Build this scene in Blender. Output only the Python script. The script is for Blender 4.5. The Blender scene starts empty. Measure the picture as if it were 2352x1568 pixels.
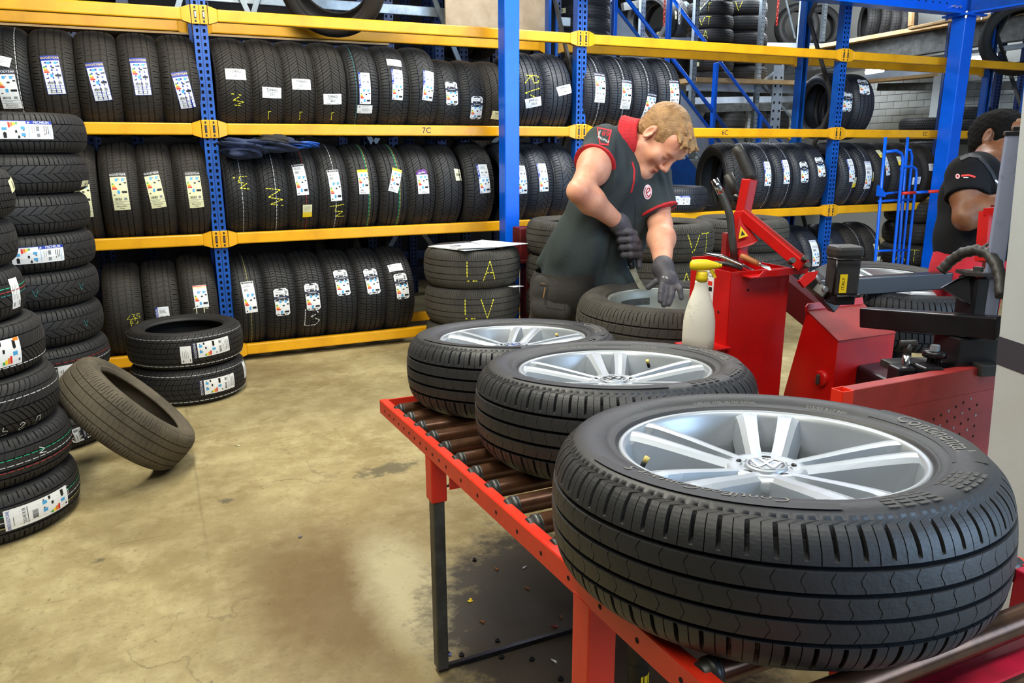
import bpy, bmesh, math, random
import numpy as np
from mathutils import Matrix, Vector, Euler

random.seed(7)
PI = math.pi
SC = bpy.context.scene
COL = SC.collection

# ------------------------------------------------------------------ camera
F_PX = 1770.5
PITCH, YAW, ROLL, CAM_H = math.radians(14.094), math.radians(65.357), math.radians(-0.151), 1.32
_f = Vector((math.cos(YAW) * math.cos(PITCH), math.sin(YAW) * math.cos(PITCH), -math.sin(PITCH)))
_r0 = Vector((math.sin(YAW), -math.cos(YAW), 0)); _u0 = _r0.cross(_f)
_r = _r0 * math.cos(ROLL) + _u0 * math.sin(ROLL); _u = -_r0 * math.sin(ROLL) + _u0 * math.cos(ROLL)
cam = bpy.data.cameras.new('camera'); camo = bpy.data.objects.new('camera', cam); COL.objects.link(camo)
camo.matrix_world = Matrix(((_r.x, _u.x, -_f.x, 0), (_r.y, _u.y, -_f.y, 0), (_r.z, _u.z, -_f.z, CAM_H), (0, 0, 0, 1)))
cam.sensor_width = 36; cam.lens = 36 * F_PX / 2352; cam.clip_start = 0.05; cam.clip_end = 100
SC.camera = camo

# ------------------------------------------------------------------ light
SC.view_settings.view_transform = 'Standard'; SC.view_settings.look = 'None'
SC.view_settings.gamma = 1; SC.view_settings.use_curve_mapping = False
SC.view_settings.exposure = 0.3
w = bpy.data.worlds.new('world'); SC.world = w; w.use_nodes = True
w.node_tree.nodes['Background'].inputs[0].default_value = (0.62, 0.74, 1.0, 1)
w.node_tree.nodes['Background'].inputs[1].default_value = 0.10

def area(name, loc, target, sx, sy, power, col):
    l = bpy.data.lights.new(name, 'AREA'); l.shape = 'RECTANGLE'; l.size = sx; l.size_y = sy
    l.energy = power; l.color = col
    o = bpy.data.objects.new(name, l); COL.objects.link(o); o.location = loc
    o.rotation_euler = (Vector(target) - Vector(loc)).to_track_quat('-Z', 'Y').to_euler()
    return o
# daylight through the open garage door behind the camera on the right
area('daylight_door', (4.2, -2.6, 1.9), (2.2, 3.2, 0.8), 3.6, 2.8, 250, (0.50, 0.72, 1.0))
# fluorescent battens of the workshop, over the aisle
area('aisle_light', (0.3, 2.9, 3.35), (0.4, 3.5, 0), 0.5, 3.0, 112, (1.0, 0.965, 0.82))
area('aisle_light_far', (3.4, 3.7, 3.35), (3.6, 4.0, 0), 3.0, 0.5, 125, (0.95, 0.97, 0.95))
area('aisle_light_front', (-0.6, 0.2, 3.2), (0.3, 3.4, 0.6), 2.4, 0.6, 42, (1.0, 0.95, 0.80))
area('bench_light', (1.3, 0.2, 3.2), (1.6, 1.7, 0.8), 1.6, 0.4, 26, (0.93, 0.97, 1.0))
area('store_light', (6.0, 8.3, 3.3), (6.0, 8.6, 0), 4.5, 0.5, 210, (0.85, 0.93, 1.0))
area('wall_fill_light', (8.0, 7.4, 3.6), (9.6, 8.6, 1.6), 2.4, 0.4, 90, (0.92, 0.97, 1.0))  # not a batten: fill added to brighten the block wall

# ------------------------------------------------------------------ helpers
def lin(c):
    return tuple(((v / 255) / 12.92 if v / 255 <= 0.04045 else ((v / 255 + 0.055) / 1.055) ** 2.4) for v in c)
MATS = {}
def mat(name, rgb, rough=0.5, metal=0.0, rgb2=None, scale=8.0, bump=0.0, bscale=None, spec=None, emit=0.0, sss=0.0, detail=4, coat=0.0, mixlo=0.35, mixhi=0.7):
    if name in MATS: return MATS[name]
    m = bpy.data.materials.new(name); m.use_nodes = True; nt = m.node_tree; n = nt.nodes; L = nt.links
    b = n['Principled BSDF']; c = lin(rgb)
    b.inputs['Base Color'].default_value = (*c, 1); b.inputs['Roughness'].default_value = rough; b.inputs['Metallic'].default_value = metal
    if spec is not None: b.inputs['Specular IOR Level'].default_value = spec
    if coat: b.inputs['Coat Weight'].default_value = coat; b.inputs['Coat Roughness'].default_value = 0.15
    if sss:
        b.inputs['Subsurface Weight'].default_value = sss; b.inputs['Subsurface Radius'].default_value = (0.012, 0.005, 0.003)
    if emit:
        b.inputs['Emission Color'].default_value = (*c, 1); b.inputs['Emission Strength'].default_value = emit
    if rgb2 or bump:
        tc = n.new('ShaderNodeTexCoord')
    if rgb2:
        no = n.new('ShaderNodeTexNoise'); no.inputs['Scale'].default_value = scale; no.inputs['Detail'].default_value = detail; no.inputs['Roughness'].default_value = 0.65
        L.new(tc.outputs['Object'], no.inputs['Vector'])
        mr = n.new('ShaderNodeMapRange'); mr.inputs[1].default_value = mixlo; mr.inputs[2].default_value = mixhi
        L.new(no.outputs['Fac'], mr.inputs[0])
        mx = n.new('ShaderNodeMix'); mx.data_type = 'RGBA'
        mx.inputs[6].default_value = (*c, 1); mx.inputs[7].default_value = (*lin(rgb2), 1)
        L.new(mr.outputs[0], mx.inputs[0]); L.new(mx.outputs[2], b.inputs['Base Color'])
    if bump:
        nb = n.new('ShaderNodeTexNoise'); nb.inputs['Scale'].default_value = bscale or scale * 6; nb.inputs['Detail'].default_value = 3
        L.new(tc.outputs['Object'], nb.inputs['Vector'])
        bp = n.new('ShaderNodeBump'); bp.inputs['Strength'].default_value = bump; bp.inputs['Distance'].default_value = 0.004
        L.new(nb.outputs['Fac'], bp.inputs['Height']); L.new(bp.outputs[0], b.inputs['Normal'])
    MATS[name] = m
    return m

M = {}
M['blue'] = mat('blue_enamel', (18, 88, 184), 0.38, 0, (13, 70, 152), 5)
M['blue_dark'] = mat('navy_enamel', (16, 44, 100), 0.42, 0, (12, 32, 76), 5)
M['blue_bright'] = mat('bright_blue_enamel', (3, 100, 236), 0.3, 0, (5, 88, 212), 4)
M['yellow'] = mat('yellow_enamel', (238, 172, 18), 0.36, 0, (206, 140, 14), 3.5, 0.0, mixlo=0.45, mixhi=0.8)
M['red'] = mat('red_enamel', (196, 12, 10), 0.4, 0, (150, 12, 12), 5, 0.03, mixlo=0.5, mixhi=0.85)
M['red_orange'] = mat('orange_red_enamel', (232, 50, 26), 0.42, 0, (205, 38, 24), 9, mixlo=0.5, mixhi=0.85)
M['red_dull'] = mat('dull_red_enamel', (164, 50, 50), 0.5, 0, (132, 34, 36), 8)
M['pink_red'] = mat('crimson_enamel', (206, 14, 62), 0.5, 0, (160, 16, 40), 14)
M['steel'] = mat('galvanised_steel', (170, 182, 192), 0.4, 0.6, (130, 142, 152), 9)
M['steel_dark'] = mat('dull_steel', (96, 98, 98), 0.45, 0.7, (66, 66, 64), 12)
M['chrome'] = mat('chrome', (205, 208, 212), 0.16, 1.0)
M['black'] = mat('black_enamel', (19, 19, 23), 0.3, 0, (28, 28, 32), 10)
M['plastic'] = mat('black_plastic', (42, 41, 40), 0.5, 0, (54, 52, 50), 20, 0.15, 160)
M['roller'] = mat('brown_roller_steel', (112, 76, 54), 0.3, 0.6, (70, 48, 36), 14)
M['wood'] = mat('pale_wood', (190, 160, 116), 0.7, 0, (164, 128, 84), 6)
M['ply'] = mat('plywood', (196, 176, 150), 0.75, 0, (168, 146, 118), 5, 0.05)
M['handle_wood'] = mat('worn_wood_handle', (176, 110, 58), 0.5, 0, (130, 76, 38), 14)
M['cabinet'] = mat('grey_cabinet_enamel', (176, 182, 184), 0.55, 0, (168, 172, 170), 3, 0.1, 260)
M['cab_dark'] = mat('charcoal_band', (52, 54, 62), 0.5)
M['white'] = mat('white_paper', (232, 234, 236), 0.5)
M['cream'] = mat('cream_paper', (224, 222, 180), 0.55)
M['lblue'] = mat('sticker_sky_blue', (70, 160, 215), 0.5)
M['sblue'] = mat('sticker_blue', (20, 52, 160), 0.45)
M['navy'] = mat('sticker_navy', (22, 28, 56), 0.45)
M['sblack'] = mat('sticker_black', (18, 18, 20), 0.5)
M['sred'] = mat('sticker_red', (214, 44, 28), 0.5)
M['sorange'] = mat('sticker_orange', (236, 130, 36), 0.5)
M['syellow'] = mat('sticker_yellow', (246, 212, 20), 0.5)
M['sgreen'] = mat('sticker_green', (60, 160, 70), 0.5)
M['sgrey'] = mat('sticker_grey', (130, 134, 140), 0.5)
M['spurple'] = mat('sticker_purple', (104, 30, 140), 0.5)
M['chalk_y'] = mat('yellow_chalk', (226, 220, 60), 0.9)
M['chalk_w'] = mat('white_chalk', (222, 226, 228), 0.9)
M['p_white'] = mat('white_paint_line', (206, 210, 214), 0.8)
M['p_green'] = mat('green_paint_line', (40, 180, 130), 0.8)
M['p_red'] = mat('red_paint_line', (170, 52, 48), 0.8)
M['p_teal'] = mat('teal_paint_line', (40, 120, 120), 0.8)
M['p_olive'] = mat('olive_paint_line', (170, 160, 80), 0.8)
RUB = [mat('rubber', (30, 30, 32), 0.6, 0, (38, 37, 37), 9, 0.12, 120, spec=0.4),
       mat('rubber_warm', (39, 36, 33), 0.66, 0, (49, 45, 41), 7, 0.12, 120, spec=0.35),
       mat('rubber_dusty', (72, 69, 63), 0.78, 0, (50, 48, 45), 5, 0.15, 140, spec=0.3),
       mat('rubber_brown_dust', (98, 90, 76), 0.85, 0, (70, 64, 55), 5, 0.15, 140, spec=0.25),
       mat('rubber_daylight_tint', (33, 36, 44), 0.5, 0, (42, 45, 53), 9, 0.12, 120, spec=0.5)]  # last rubber has the daylight's blue tint put into its colour
M['alloy'] = mat('silver_alloy', (178, 185, 192), 0.40, 0.5, (168, 175, 182), 6, coat=.25)
M['alloy_dull'] = mat('dull_grey_alloy', (164, 168, 162), 0.48, 0.45, (136, 140, 132), 6)
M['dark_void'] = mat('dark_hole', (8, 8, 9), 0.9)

def mesh_np(name, verts, faces, mats=None, fmat=None, smooth=False):
    me = bpy.data.meshes.new(name)
    me.from_pydata([tuple(map(float, v)) for v in verts], [], [tuple(int(i) for i in f) for f in faces])
    for m in (mats or []): me.materials.append(m)
    if fmat is not None: me.polygons.foreach_set('material_index', np.asarray(fmat, dtype=np.int32))
    if smooth: me.polygons.foreach_set('use_smooth', np.ones(len(me.polygons), dtype=bool))
    me.update(); return me

def link(name, me, parent=None, loc=None, rot=None):
    o = bpy.data.objects.new(name, me); COL.objects.link(o)
    if parent is not None: o.parent = parent
    if loc is not None: o.location = loc
    if rot is not None: o.rotation_euler = rot
    return o
def tag(o, label=None, cat=None, group=None, kind=None):
    if label: o['label'] = label
    if cat: o['category'] = cat
    if group: o['group'] = group
    if kind: o['kind'] = kind
    return o
def thing(name, label, cat, loc=(0, 0, 0), rot=(0, 0, 0), group=None):
    return tag(link(name, None, None, loc, rot), label, cat, group)

class MB:
    """collects shapes, links them as one mesh object"""
    def __init__(s): s.v = []; s.f = []; s.m = []; s.sm = []; s.mats = []
    def mi(s, m):
        if m not in s.mats: s.mats.append(m)
        return s.mats.index(m)
    def add(s, vs, fs, m, sm=False):
        k = len(s.v); s.v += [tuple(v) for v in vs]; i = s.mi(m)
        for f in fs: s.f.append([k + a for a in f]); s.m.append(i); s.sm.append(sm)
        return s
    def box(s, c, size, m, rot=None, bev=0.0):
        x, y, z = [a / 2 for a in size]
        if bev > 0:
            b = min(bev, x * .9, y * .9, z * .9); P = []
            bm = bmesh.new(); bmesh.ops.create_cube(bm, size=1); bmesh.ops.scale(bm, vec=size, verts=bm.verts)
            bmesh.ops.bevel(bm, geom=bm.edges[:], offset=b, segments=2, affect='EDGES', profile=0.5)
            vs = [v.co.copy() for v in bm.verts]; bm.verts.index_update(); fs = [[v.index for v in f.verts] for f in bm.faces]; bm.free()
        else:
            vs = [Vector((sx * x, sy * y, sz * z)) for sx in (-1, 1) for sy in (-1, 1) for sz in (-1, 1)]
            fs = [(0, 1, 3, 2), (4, 6, 7, 5), (0, 4, 5, 1), (2, 3, 7, 6), (0, 2, 6, 4), (1, 5, 7, 3)]
        R = Euler(rot).to_matrix() if rot is not None and not isinstance(rot, Matrix) else (rot if rot is not None else Matrix.Identity(3))
        return s.add([R @ v + Vector(c) for v in vs], fs, m)
    def beam(s, a, b, wd, ht, m, up=(0, 0, 1), bev=0.0):
        a = Vector(a); b = Vector(b); d = (b - a); L = d.length; x = d.normalized(); z = Vector(up); y = z.cross(x)
        if y.length < 1e-4: y = Vector((0, 1, 0)).cross(x)
        y.normalize(); z = x.cross(y)
        R = Matrix((x, y, z)).transposed()
        return s.box((a + b) / 2, (L, wd, ht), m, R, bev)
    def tube(s, pts, r, m, n=10, caps=True, closed=False, sm=True):
        pts = [Vector(p) for p in pts]; k = len(pts)
        rs = r if isinstance(r, (list, tuple)) else [r] * k
        vs = []; fs = []; prev = None
        for i, p in enumerate(pts):
            a = pts[(i - 1) % k] if (closed or i > 0) else p; b = pts[(i + 1) % k] if (closed or i < k - 1) else p
            t = (b - a).normalized()
            if prev is None:
                q = Vector((0, 0, 1)) if abs(t.z) < 0.9 else Vector((1, 0, 0)); nrm = (q - t * q.dot(t)).normalized()
            else: nrm = (prev - t * prev.dot(t)).normalized()
            prev = nrm; bi = t.cross(nrm)
            for j in range(n):
                an = 2 * PI * j / n; vs.append(p + (nrm * math.cos(an) + bi * math.sin(an)) * rs[i])
        for i in range(k if closed else k - 1):
            for j in range(n):
                a = i * n + j; b = i * n + (j + 1) % n; c = ((i + 1) % k) * n + (j + 1) % n; d = ((i + 1) % k) * n + j
                fs.append((a, b, c, d))
        s.add(vs, fs, m, sm)
        if caps and not closed:
            k0 = len(s.v) - len(vs)
            s.f.append([k0 + j for j in range(n)][::-1]); s.m.append(s.mi(m)); s.sm.append(False)
            s.f.append([k0 + (k - 1) * n + j for j in range(n)]); s.m.append(s.mi(m)); s.sm.append(False)
        return s
    def lathe(s, prof, m, n=32, c=(0, 0, 0), R=None, sm=True, sx=1.0, sy=1.0):
        vs = []; fs = []; k = len(prof); R = R or Matrix.Identity(3)
        for j in range(n):
            an = 2 * PI * j / n
            for (r, z) in prof: vs.append(R @ Vector((r * math.cos(an) * sx, r * math.sin(an) * sy, z)) + Vector(c))
        for j in range(n):
            for i in range(k - 1):
                a = j * k + i; b = ((j + 1) % n) * k + i
                fs.append((a, b, b + 1, a + 1))
        return s.add(vs, fs, m, sm)
    def prism(s, poly, d, m, sm=False):
        """poly: list of 3d points (planar), extruded by vector d"""
        n = len(poly); d = Vector(d); a = [Vector(p) for p in poly]; vs = a + [p + d for p in a]
        fs = [list(range(n))[::-1], [n + i for i in range(n)]] + [(i, (i + 1) % n, n + (i + 1) % n, n + i) for i in range(n)]
        return s.add(vs, fs, m, sm)
    def mesh(s, name):
        me = bpy.data.meshes.new(name)
        me.from_pydata([tuple(v) for v in s.v], [], s.f)
        for m in s.mats: me.materials.append(m)
        me.polygons.foreach_set('material_index', np.array(s.m, dtype=np.int32))
        me.polygons.foreach_set('use_smooth', np.array(s.sm, dtype=bool))
        bm = bmesh.new(); bm.from_mesh(me); bmesh.ops.recalc_face_normals(bm, faces=bm.faces); bm.to_mesh(me); bm.free()
        me.update(); return me
    def build(s, name, parent=None, loc=None, rot=None):
        return link(name, s.mesh(name), parent, loc, rot)

def survey(x, y, depth):
    """a point measured on the photograph (2352x1568) at a distance along the view axis -> world metres"""
    return Vector((0, 0, CAM_H)) + (_f + _r * ((x - 1176) / F_PX) + _u * ((784 - y) / F_PX)) * depth
def sv_y(x, y, Y):
    d = _f + _r * ((x - 1176) / F_PX) + _u * ((784 - y) / F_PX)
    return Vector((0, 0, CAM_H)) + d * (Y / d.y)
def sv_x(x, y, X):
    d = _f + _r * ((x - 1176) / F_PX) + _u * ((784 - y) / F_PX)
    return Vector((0, 0, CAM_H)) + d * (X / d.x)
def sv_z(x, y, Z):
    d = _f + _r * ((x - 1176) / F_PX) + _u * ((784 - y) / F_PX)
    return Vector((0, 0, CAM_H)) + d * ((Z - CAM_H) / d.z)

_TXT = {}
def text2d(s, size):
    """2-D triangles of a string, centred, cap height about 0.7*size"""
    if s not in _TXT:
        cu = bpy.data.curves.new('t', 'FONT'); cu.body = s; cu.size = 1; cu.align_x = 'CENTER'; cu.align_y = 'CENTER'; cu.resolution_u = 2
        o = bpy.data.objects.new('t', cu); COL.objects.link(o)
        dg = bpy.context.evaluated_depsgraph_get(); me = o.evaluated_get(dg).to_mesh()
        vs = [(v.co.x, v.co.y) for v in me.vertices]; fs = [tuple(p.vertices) for p in me.polygons]
        o.evaluated_get(dg).to_mesh_clear(); bpy.data.objects.remove(o); bpy.data.curves.remove(cu)
        _TXT[s] = (vs, fs)
    vs, fs = _TXT[s]
    return [(a * size, b * size) for a, b in vs], fs
def text_flat(mb, s, size, m, place, sx=1.0):
    """place(a,b) -> 3-D point"""
    vs, fs = text2d(s, size); mb.add([place(a * sx, b) for a, b in vs], fs, m)
# ------------------------------------------------------------------ structure
def floor_mat():
    m = bpy.data.materials.new('stained_concrete'); m.use_nodes = True; nt = m.node_tree; n = nt.nodes; L = nt.links
    b = n['Principled BSDF']; tc = n.new('ShaderNodeTexCoord'); V = tc.outputs['Object']
    def noise(scale, detail=5, rough=0.6, vec=None):
        o = n.new('ShaderNodeTexNoise'); o.inputs['Scale'].default_value = scale; o.inputs['Detail'].default_value = detail; o.inputs['Roughness'].default_value = rough
        L.new(vec or V, o.inputs['Vector']); return o.outputs['Fac']
    def rng(x, a, c, lo=0.0, hi=1.0):
        o = n.new('ShaderNodeMapRange'); o.inputs[1].default_value = a; o.inputs[2].default_value = c; o.inputs[3].default_value = lo; o.inputs[4].default_value = hi
        L.new(x, o.inputs[0]); return o.outputs[0]
    def math_(op, a, c):
        o = n.new('ShaderNodeMath'); o.operation = op
        for i, v in enumerate((a, c)):
            if isinstance(v, (int, float)): o.inputs[i].default_value = v
            else: L.new(v, o.inputs[i])
        return o.outputs[0]
    def mixc(fac, a, c):
        o = n.new('ShaderNodeMix'); o.data_type = 'RGBA'; L.new(fac, o.inputs[0])
        for i, v in ((6, a), (7, c)):
            if isinstance(v, tuple): o.inputs[i].default_value = (*lin(v), 1)
            else: L.new(v, o.inputs[i])
        return o.outputs[2]
    wob = noise(3.2, 8, .7); wob2 = noise(16, 8, .75)
    def blob(cx, cy, rx, ry, soft, rough=0.9):
        mp = n.new('ShaderNodeMapping'); mp.inputs['Location'].default_value = (-cx / rx, -cy / ry, 0); mp.inputs['Scale'].default_value = (1 / rx, 1 / ry, 0)
        L.new(V, mp.inputs['Vector'])
        ln = n.new('ShaderNodeVectorMath'); ln.operation = 'LENGTH'; L.new(mp.outputs[0], ln.inputs[0])
        d = math_('ADD', math_('ADD', ln.outputs['Value'], math_('MULTIPLY', math_('SUBTRACT', wob, 0.5), rough)), math_('MULTIPLY', math_('SUBTRACT', wob2, 0.5), rough * 1.3))
        return rng(d, 1.0 + soft, 1.0 - soft)
    base = mixc(rng(noise(1.3, 8, 0.68), 0.36, 0.64), (166, 151, 108), (134, 117, 76))
    base = mixc(rng(noise(7, 8, 0.75), 0.44, 0.68), base, (182, 168, 126))
    base = mixc(rng(noise(0.6, 5, .6), 0.48, 0.68), base, (116, 99, 63))
    base = mixc(math_('MULTIPLY', rng(noise(17, 8, 0.8), 0.54, 0.68), 0.55), base, (112, 98, 66))
    base = mixc(rng(noise(38, 5, 0.7), 0.6, 0.72, 0, .5), base, (96, 86, 62))
    # brown tyre scuffs and damp brown cloud, pale ring near the conveyor foot, black oil under the conveyor
    base = mixc(math_('MULTIPLY', blob(0.38, 2.08, 0.24, 0.46, 0.6), 0.85), base, (100, 76, 40))
    base = mixc(math_('MULTIPLY', blob(0.72, 2.55, 0.25, 0.55, 0.5), 0.35), base, (112, 88, 48))
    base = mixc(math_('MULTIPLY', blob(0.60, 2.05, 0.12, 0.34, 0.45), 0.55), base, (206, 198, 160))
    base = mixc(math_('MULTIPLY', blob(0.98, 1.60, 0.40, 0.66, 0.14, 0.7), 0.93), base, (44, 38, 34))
    base = mixc(math_('MULTIPLY', blob(0.80, 2.98, 0.10, 0.055, 0.3, 3.4), 0.8), base, (84, 78, 58))
    base = mixc(math_('MULTIPLY', blob(0.135, 2.955, 0.032, 0.022, 0.3, 3.0), 0.8), base, (84, 78, 60))
    base = mixc(math_('MULTIPLY', blob(-0.285, 2.66, 0.024, 0.018, 0.3, 3.0), 0.8), base, (84, 78, 60))
    base = mixc(math_('MULTIPLY', blob(1.0, 4.0, 0.9, 0.30, 0.5), 0.35), base, (110, 98, 66))
    # expansion joint running away from the camera and hair cracks
    sp = n.new('ShaderNodeSeparateXYZ'); L.new(V, sp.inputs[0])
    jx = math_('ABSOLUTE', math_('SUBTRACT', math_('ADD', sp.outputs['X'], math_('MULTIPLY', wob, 0.02)), 0.055), 0)
    base = mixc(math_('MULTIPLY', rng(jx, 0.008, 0.002), rng(sp.outputs['Y'], 2.2, 2.9, 0, 0.28)), base, (92, 78, 52))
    vo = n.new('ShaderNodeTexVoronoi'); vo.feature = 'DISTANCE_TO_EDGE'; vo.inputs['Scale'].default_value = 1.25
    wv = n.new('ShaderNodeVectorMath'); wv.operation = 'ADD'; L.new(V, wv.inputs[0])
    nz = n.new('ShaderNodeTexNoise'); nz.inputs['Scale'].default_value = 4.5; nz.inputs['Detail'].default_value = 5; L.new(V, nz.inputs['Vector'])
    sc_ = n.new('ShaderNodeVectorMath'); sc_.operation = 'SCALE'; sc_.inputs['Scale'].default_value = 0.35; L.new(nz.outputs['Color'], sc_.inputs[0]); L.new(sc_.outputs[0], wv.inputs[1])
    L.new(wv.outputs[0], vo.inputs['Vector'])
    base = mixc(math_('MULTIPLY', rng(vo.outputs['Distance'], 0.006, 0.001), math_('MULTIPLY', rng(noise(0.9), 0.45, 0.6), 0.55)), base, (88, 74, 48))
    for ang, sd in ((1.9, 0.0), (1.35, 3.7)):
        mp = n.new('ShaderNodeMapping'); mp.inputs['Rotation'].default_value = (0, 0, ang); mp.inputs['Scale'].default_value = (1.6, 60, 1); mp.inputs['Location'].default_value = (sd, sd, 0)
        L.new(V, mp.inputs['Vector']); base = mixc(math_('MULTIPLY', rng(noise(1.0, 2, .5, mp.outputs[0]), 0.70, 0.735), rng(noise(1.7, 2), .5, .6, 0, .6)), base, (84, 70, 46))
    base = mixc(rng(noise(70, 2, 0.5), 0.66, 0.74, 0, 0.5), base, (60, 54, 42))
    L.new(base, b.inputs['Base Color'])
    L.new(rng(noise(2.3), 0.3, 0.7, 0.45, 0.75), b.inputs['Roughness'])
    bp = n.new('ShaderNodeBump'); bp.inputs['Strength'].default_value = 0.3; bp.inputs['Distance'].default_value = 0.01
    L.new(noise(28, 6, 0.7), bp.inputs['Height']); L.new(bp.outputs[0], b.inputs['Normal'])
    return m
M['concrete'] = floor_mat()
M['wall_dark'] = mat('dark_wall_paint', (46, 46, 50), 0.8, 0, (36, 36, 40), 2)
M['ceil'] = mat('grey_ceiling_sheet', (92, 92, 88), 0.7, 0, (76, 76, 72), 2)
M['block'] = mat('pale_block', (206, 210, 210), 0.8, 0, (190, 192, 188), 2.2)
M['mortar'] = mat('grey_mortar', (150, 152, 150), 0.9)
WX = 10.0
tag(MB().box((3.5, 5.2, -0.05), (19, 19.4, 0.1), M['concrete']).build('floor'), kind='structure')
tag(MB().box((3.5, 5.2, 4.25), (19, 19.4, 0.1), M['ceil']).build('ceiling'), kind='structure')
tag(MB().box((3.5, 14.95, 2.1), (19, 0.1, 4.2), M['wall_dark']).build('wall_back'), kind='structure')
tag(MB().box((-5.95, 5.2, 2.1), (0.1, 19.4, 4.2), M['wall_dark']).build('wall_left'), kind='structure')
wr = tag(MB().box((WX + 0.06, 5.2, 2.1), (0.1, 19.4, 4.2), M['mortar']).build('wall_right'), kind='structure')
bh, bl = 0.098, 0.25
bme = MB().box((0, 0, 0), (0.02, bl - 0.007, bh - 0.007), M['block'], bev=0.002).mesh('block')
for r in range(9):
    for k in range(22):
        link('block', bme, wr, (WX + 0.004, 6.5 + (k + 0.5 * (r % 2)) * bl, 1.52 + r * bh))

# ------------------------------------------------------------------ tyre rack
X0, BAY, RY0, RY1 = 0.3507, 2.5144, 5.068, 5.530
LEV = (0.0738, 0.7826, 1.4322, 2.0629)
def post_mesh(m, H=3.3, wd=0.078, dp=0.065):
    mb = MB(); xs = [-wd / 2, -0.026, -0.012, 0.012, 0.026, wd / 2]; z = 0.0; pit = 0.0375; y = -dp / 2
    while z < H:
        for zz, h, hole in ((z, 0.018, False), (z + 0.018, 0.0195, True)):
            for i in range(5):
                if hole and i in (1, 3): continue
                mb.add([(xs[i], y, zz), (xs[i + 1], y, zz), (xs[i + 1], y, zz + h), (xs[i], y, zz + h)], [(0, 1, 2, 3)], m)
        z += pit
    for sx in (-1, 1): mb.box((sx * (wd / 2 - 0.0015), 0.001, H / 2), (0.003, dp - 0.004, H), m)
    mb.box((0, y + 0.016, H / 2), (wd - 0.01, 0.002, H), M['dark_void'])
    mb.box((0, y - 0.0006, H / 2), (0.0035, 0.001, H), M['blue_dark'])
    for sx in (-1, 1): mb.box((sx * 0.028, dp / 2, H / 2), (0.018, 0.003, H), m)
    return mb.mesh('upright')
def side_holes(m, H=3.3): ...
def beam_mesh(L):
    mb = MB(); m = M['yellow']; h, d = 0.068, 0.045; e = L / 2
    mb.box((0, 0, 0), (L - 0.19, d, h), m, bev=0.007)
    for s in (-1, 1):   # flared neck
        a = [(s * (e - 0.096), y, z) for y, z in ((-d / 2, -h / 2), (d / 2, -h / 2), (d / 2, h / 2), (-d / 2, h / 2))]
        b = [(s * (e - 0.048), y, z) for y, z in ((-d / 2 - 0.006, -0.05), (d / 2 - 0.012, -0.05), (d / 2 - 0.012, 0.05), (-d / 2 - 0.006, 0.05))]
        mb.add(a + b, [(0, 1, 5, 4), (1, 2, 6, 5), (2, 3, 7, 6), (3, 0, 4, 7), (0, 3, 2, 1), (4, 5, 6, 7)], m)
    return mb.mesh('beam')
def conn_mesh():
    mb = MB(); mb.box((0, -0.026, 0), (0.044, 0.007, 0.104), M['yellow'], bev=0.003)
    for z in (0.037, -0.037): mb.box((0, -0.0297, z), (0.010, 0.001, 0.013), M['sblack'])
    mb.box((0, -0.0299, 0), (0.013, 0.0012, 0.044), M['sblack']); mb.box((0.001, -0.031, 0), (0.008, 0.003, 0.03), M['chrome'])
    return mb.mesh('connector')
rack = thing('tire_rack', 'long blue and yellow tire rack with perforated uprights and four levels of yellow beams', 'rack', (X0 + BAY, 5.27, 0))
R0 = Vector((X0 + BAY, 5.27, 0))
pm, bmesh_, cm = post_mesh(M['blue']), beam_mesh(BAY), conn_mesh()
for i in range(-1, 4):
    x = X0 + i * BAY
    for y, rz in ((RY0 + 0.012, 0), (RY1 - 0.012, PI)): link('upright', pm, rack, Vector((x, y, 0)) - R0, (0, 0, rz))
    z = 0.25
    for k in range(4):
        a, b = (RY0 + .05, RY1 - .05) if k % 2 == 0 else (RY1 - .05, RY0 + .05)
        MB().beam((x, a, z + k * 0.72), (x, b, z + (k + 1) * 0.72), 0.02, 0.03, M['steel_dark']).build('brace', rack, -R0)
    if i < 3:
        for li, lz in enumerate(LEV):
            for y, s in ((RY0 - 0.008, 1), (RY1 + 0.008, -1)):
                b = link('beam', bmesh_, rack, Vector((x + BAY / 2, y, lz)) - R0, (0, 0, 0 if s > 0 else PI))
                for q in (-1, 1): link('connector', cm, b, (q * (BAY / 2 - 0.0225), 0, 0))
for px, s in ((980, '7C'), (1665, '6C'), (2125, '5C')):
    p = sv_y(px, 306, RY0 - 0.032); mb = MB(); text_flat(mb, s, 0.052, M['navy'], lambda a, b: (p.x + a, RY0 - 0.0318, LEV[2] + b))
    tag(mb.build('bay_number', rack, -R0), 'dark stencilled ' + s)

# second rack row standing back to back behind it
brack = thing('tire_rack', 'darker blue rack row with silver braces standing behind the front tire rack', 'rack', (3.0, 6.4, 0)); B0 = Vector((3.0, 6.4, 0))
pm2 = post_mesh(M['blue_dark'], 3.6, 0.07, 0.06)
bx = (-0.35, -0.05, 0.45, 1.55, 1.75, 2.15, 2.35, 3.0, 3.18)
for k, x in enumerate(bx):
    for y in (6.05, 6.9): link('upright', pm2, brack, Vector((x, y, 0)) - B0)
for (x, x2, z, z2) in ((0.15, 0.55, 1.9, 2.9), (0.62, 0.9, 1.8, 2.6), (0.75, 0.5, 2.2, 2.8), (1.45, 1.85, 1.15, 1.75), (1.7, 1.35, 1.1, 1.8), (2.4, 2.9, 1.1, 1.8), (2.35, 1.8, 1.85, 3.1), (1.5, 1.9, 0.3, 0.9), (2.2, 1.75, 0.3, 0.95)):
    MB().beam((x, 5.98, z), (x2, 5.98, z2), 0.02, 0.035, M['steel']).build('brace', brack, -B0)
for z in (0.35, 1.02, 1.70, 2.33):
    for y in (6.03, 6.92): MB().box((1.35, y, z), (3.9, 0.04, 0.07), M['blue_dark'] if z < 2 else M['steel'], bev=0.005).build('beam', brack, -B0)
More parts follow.
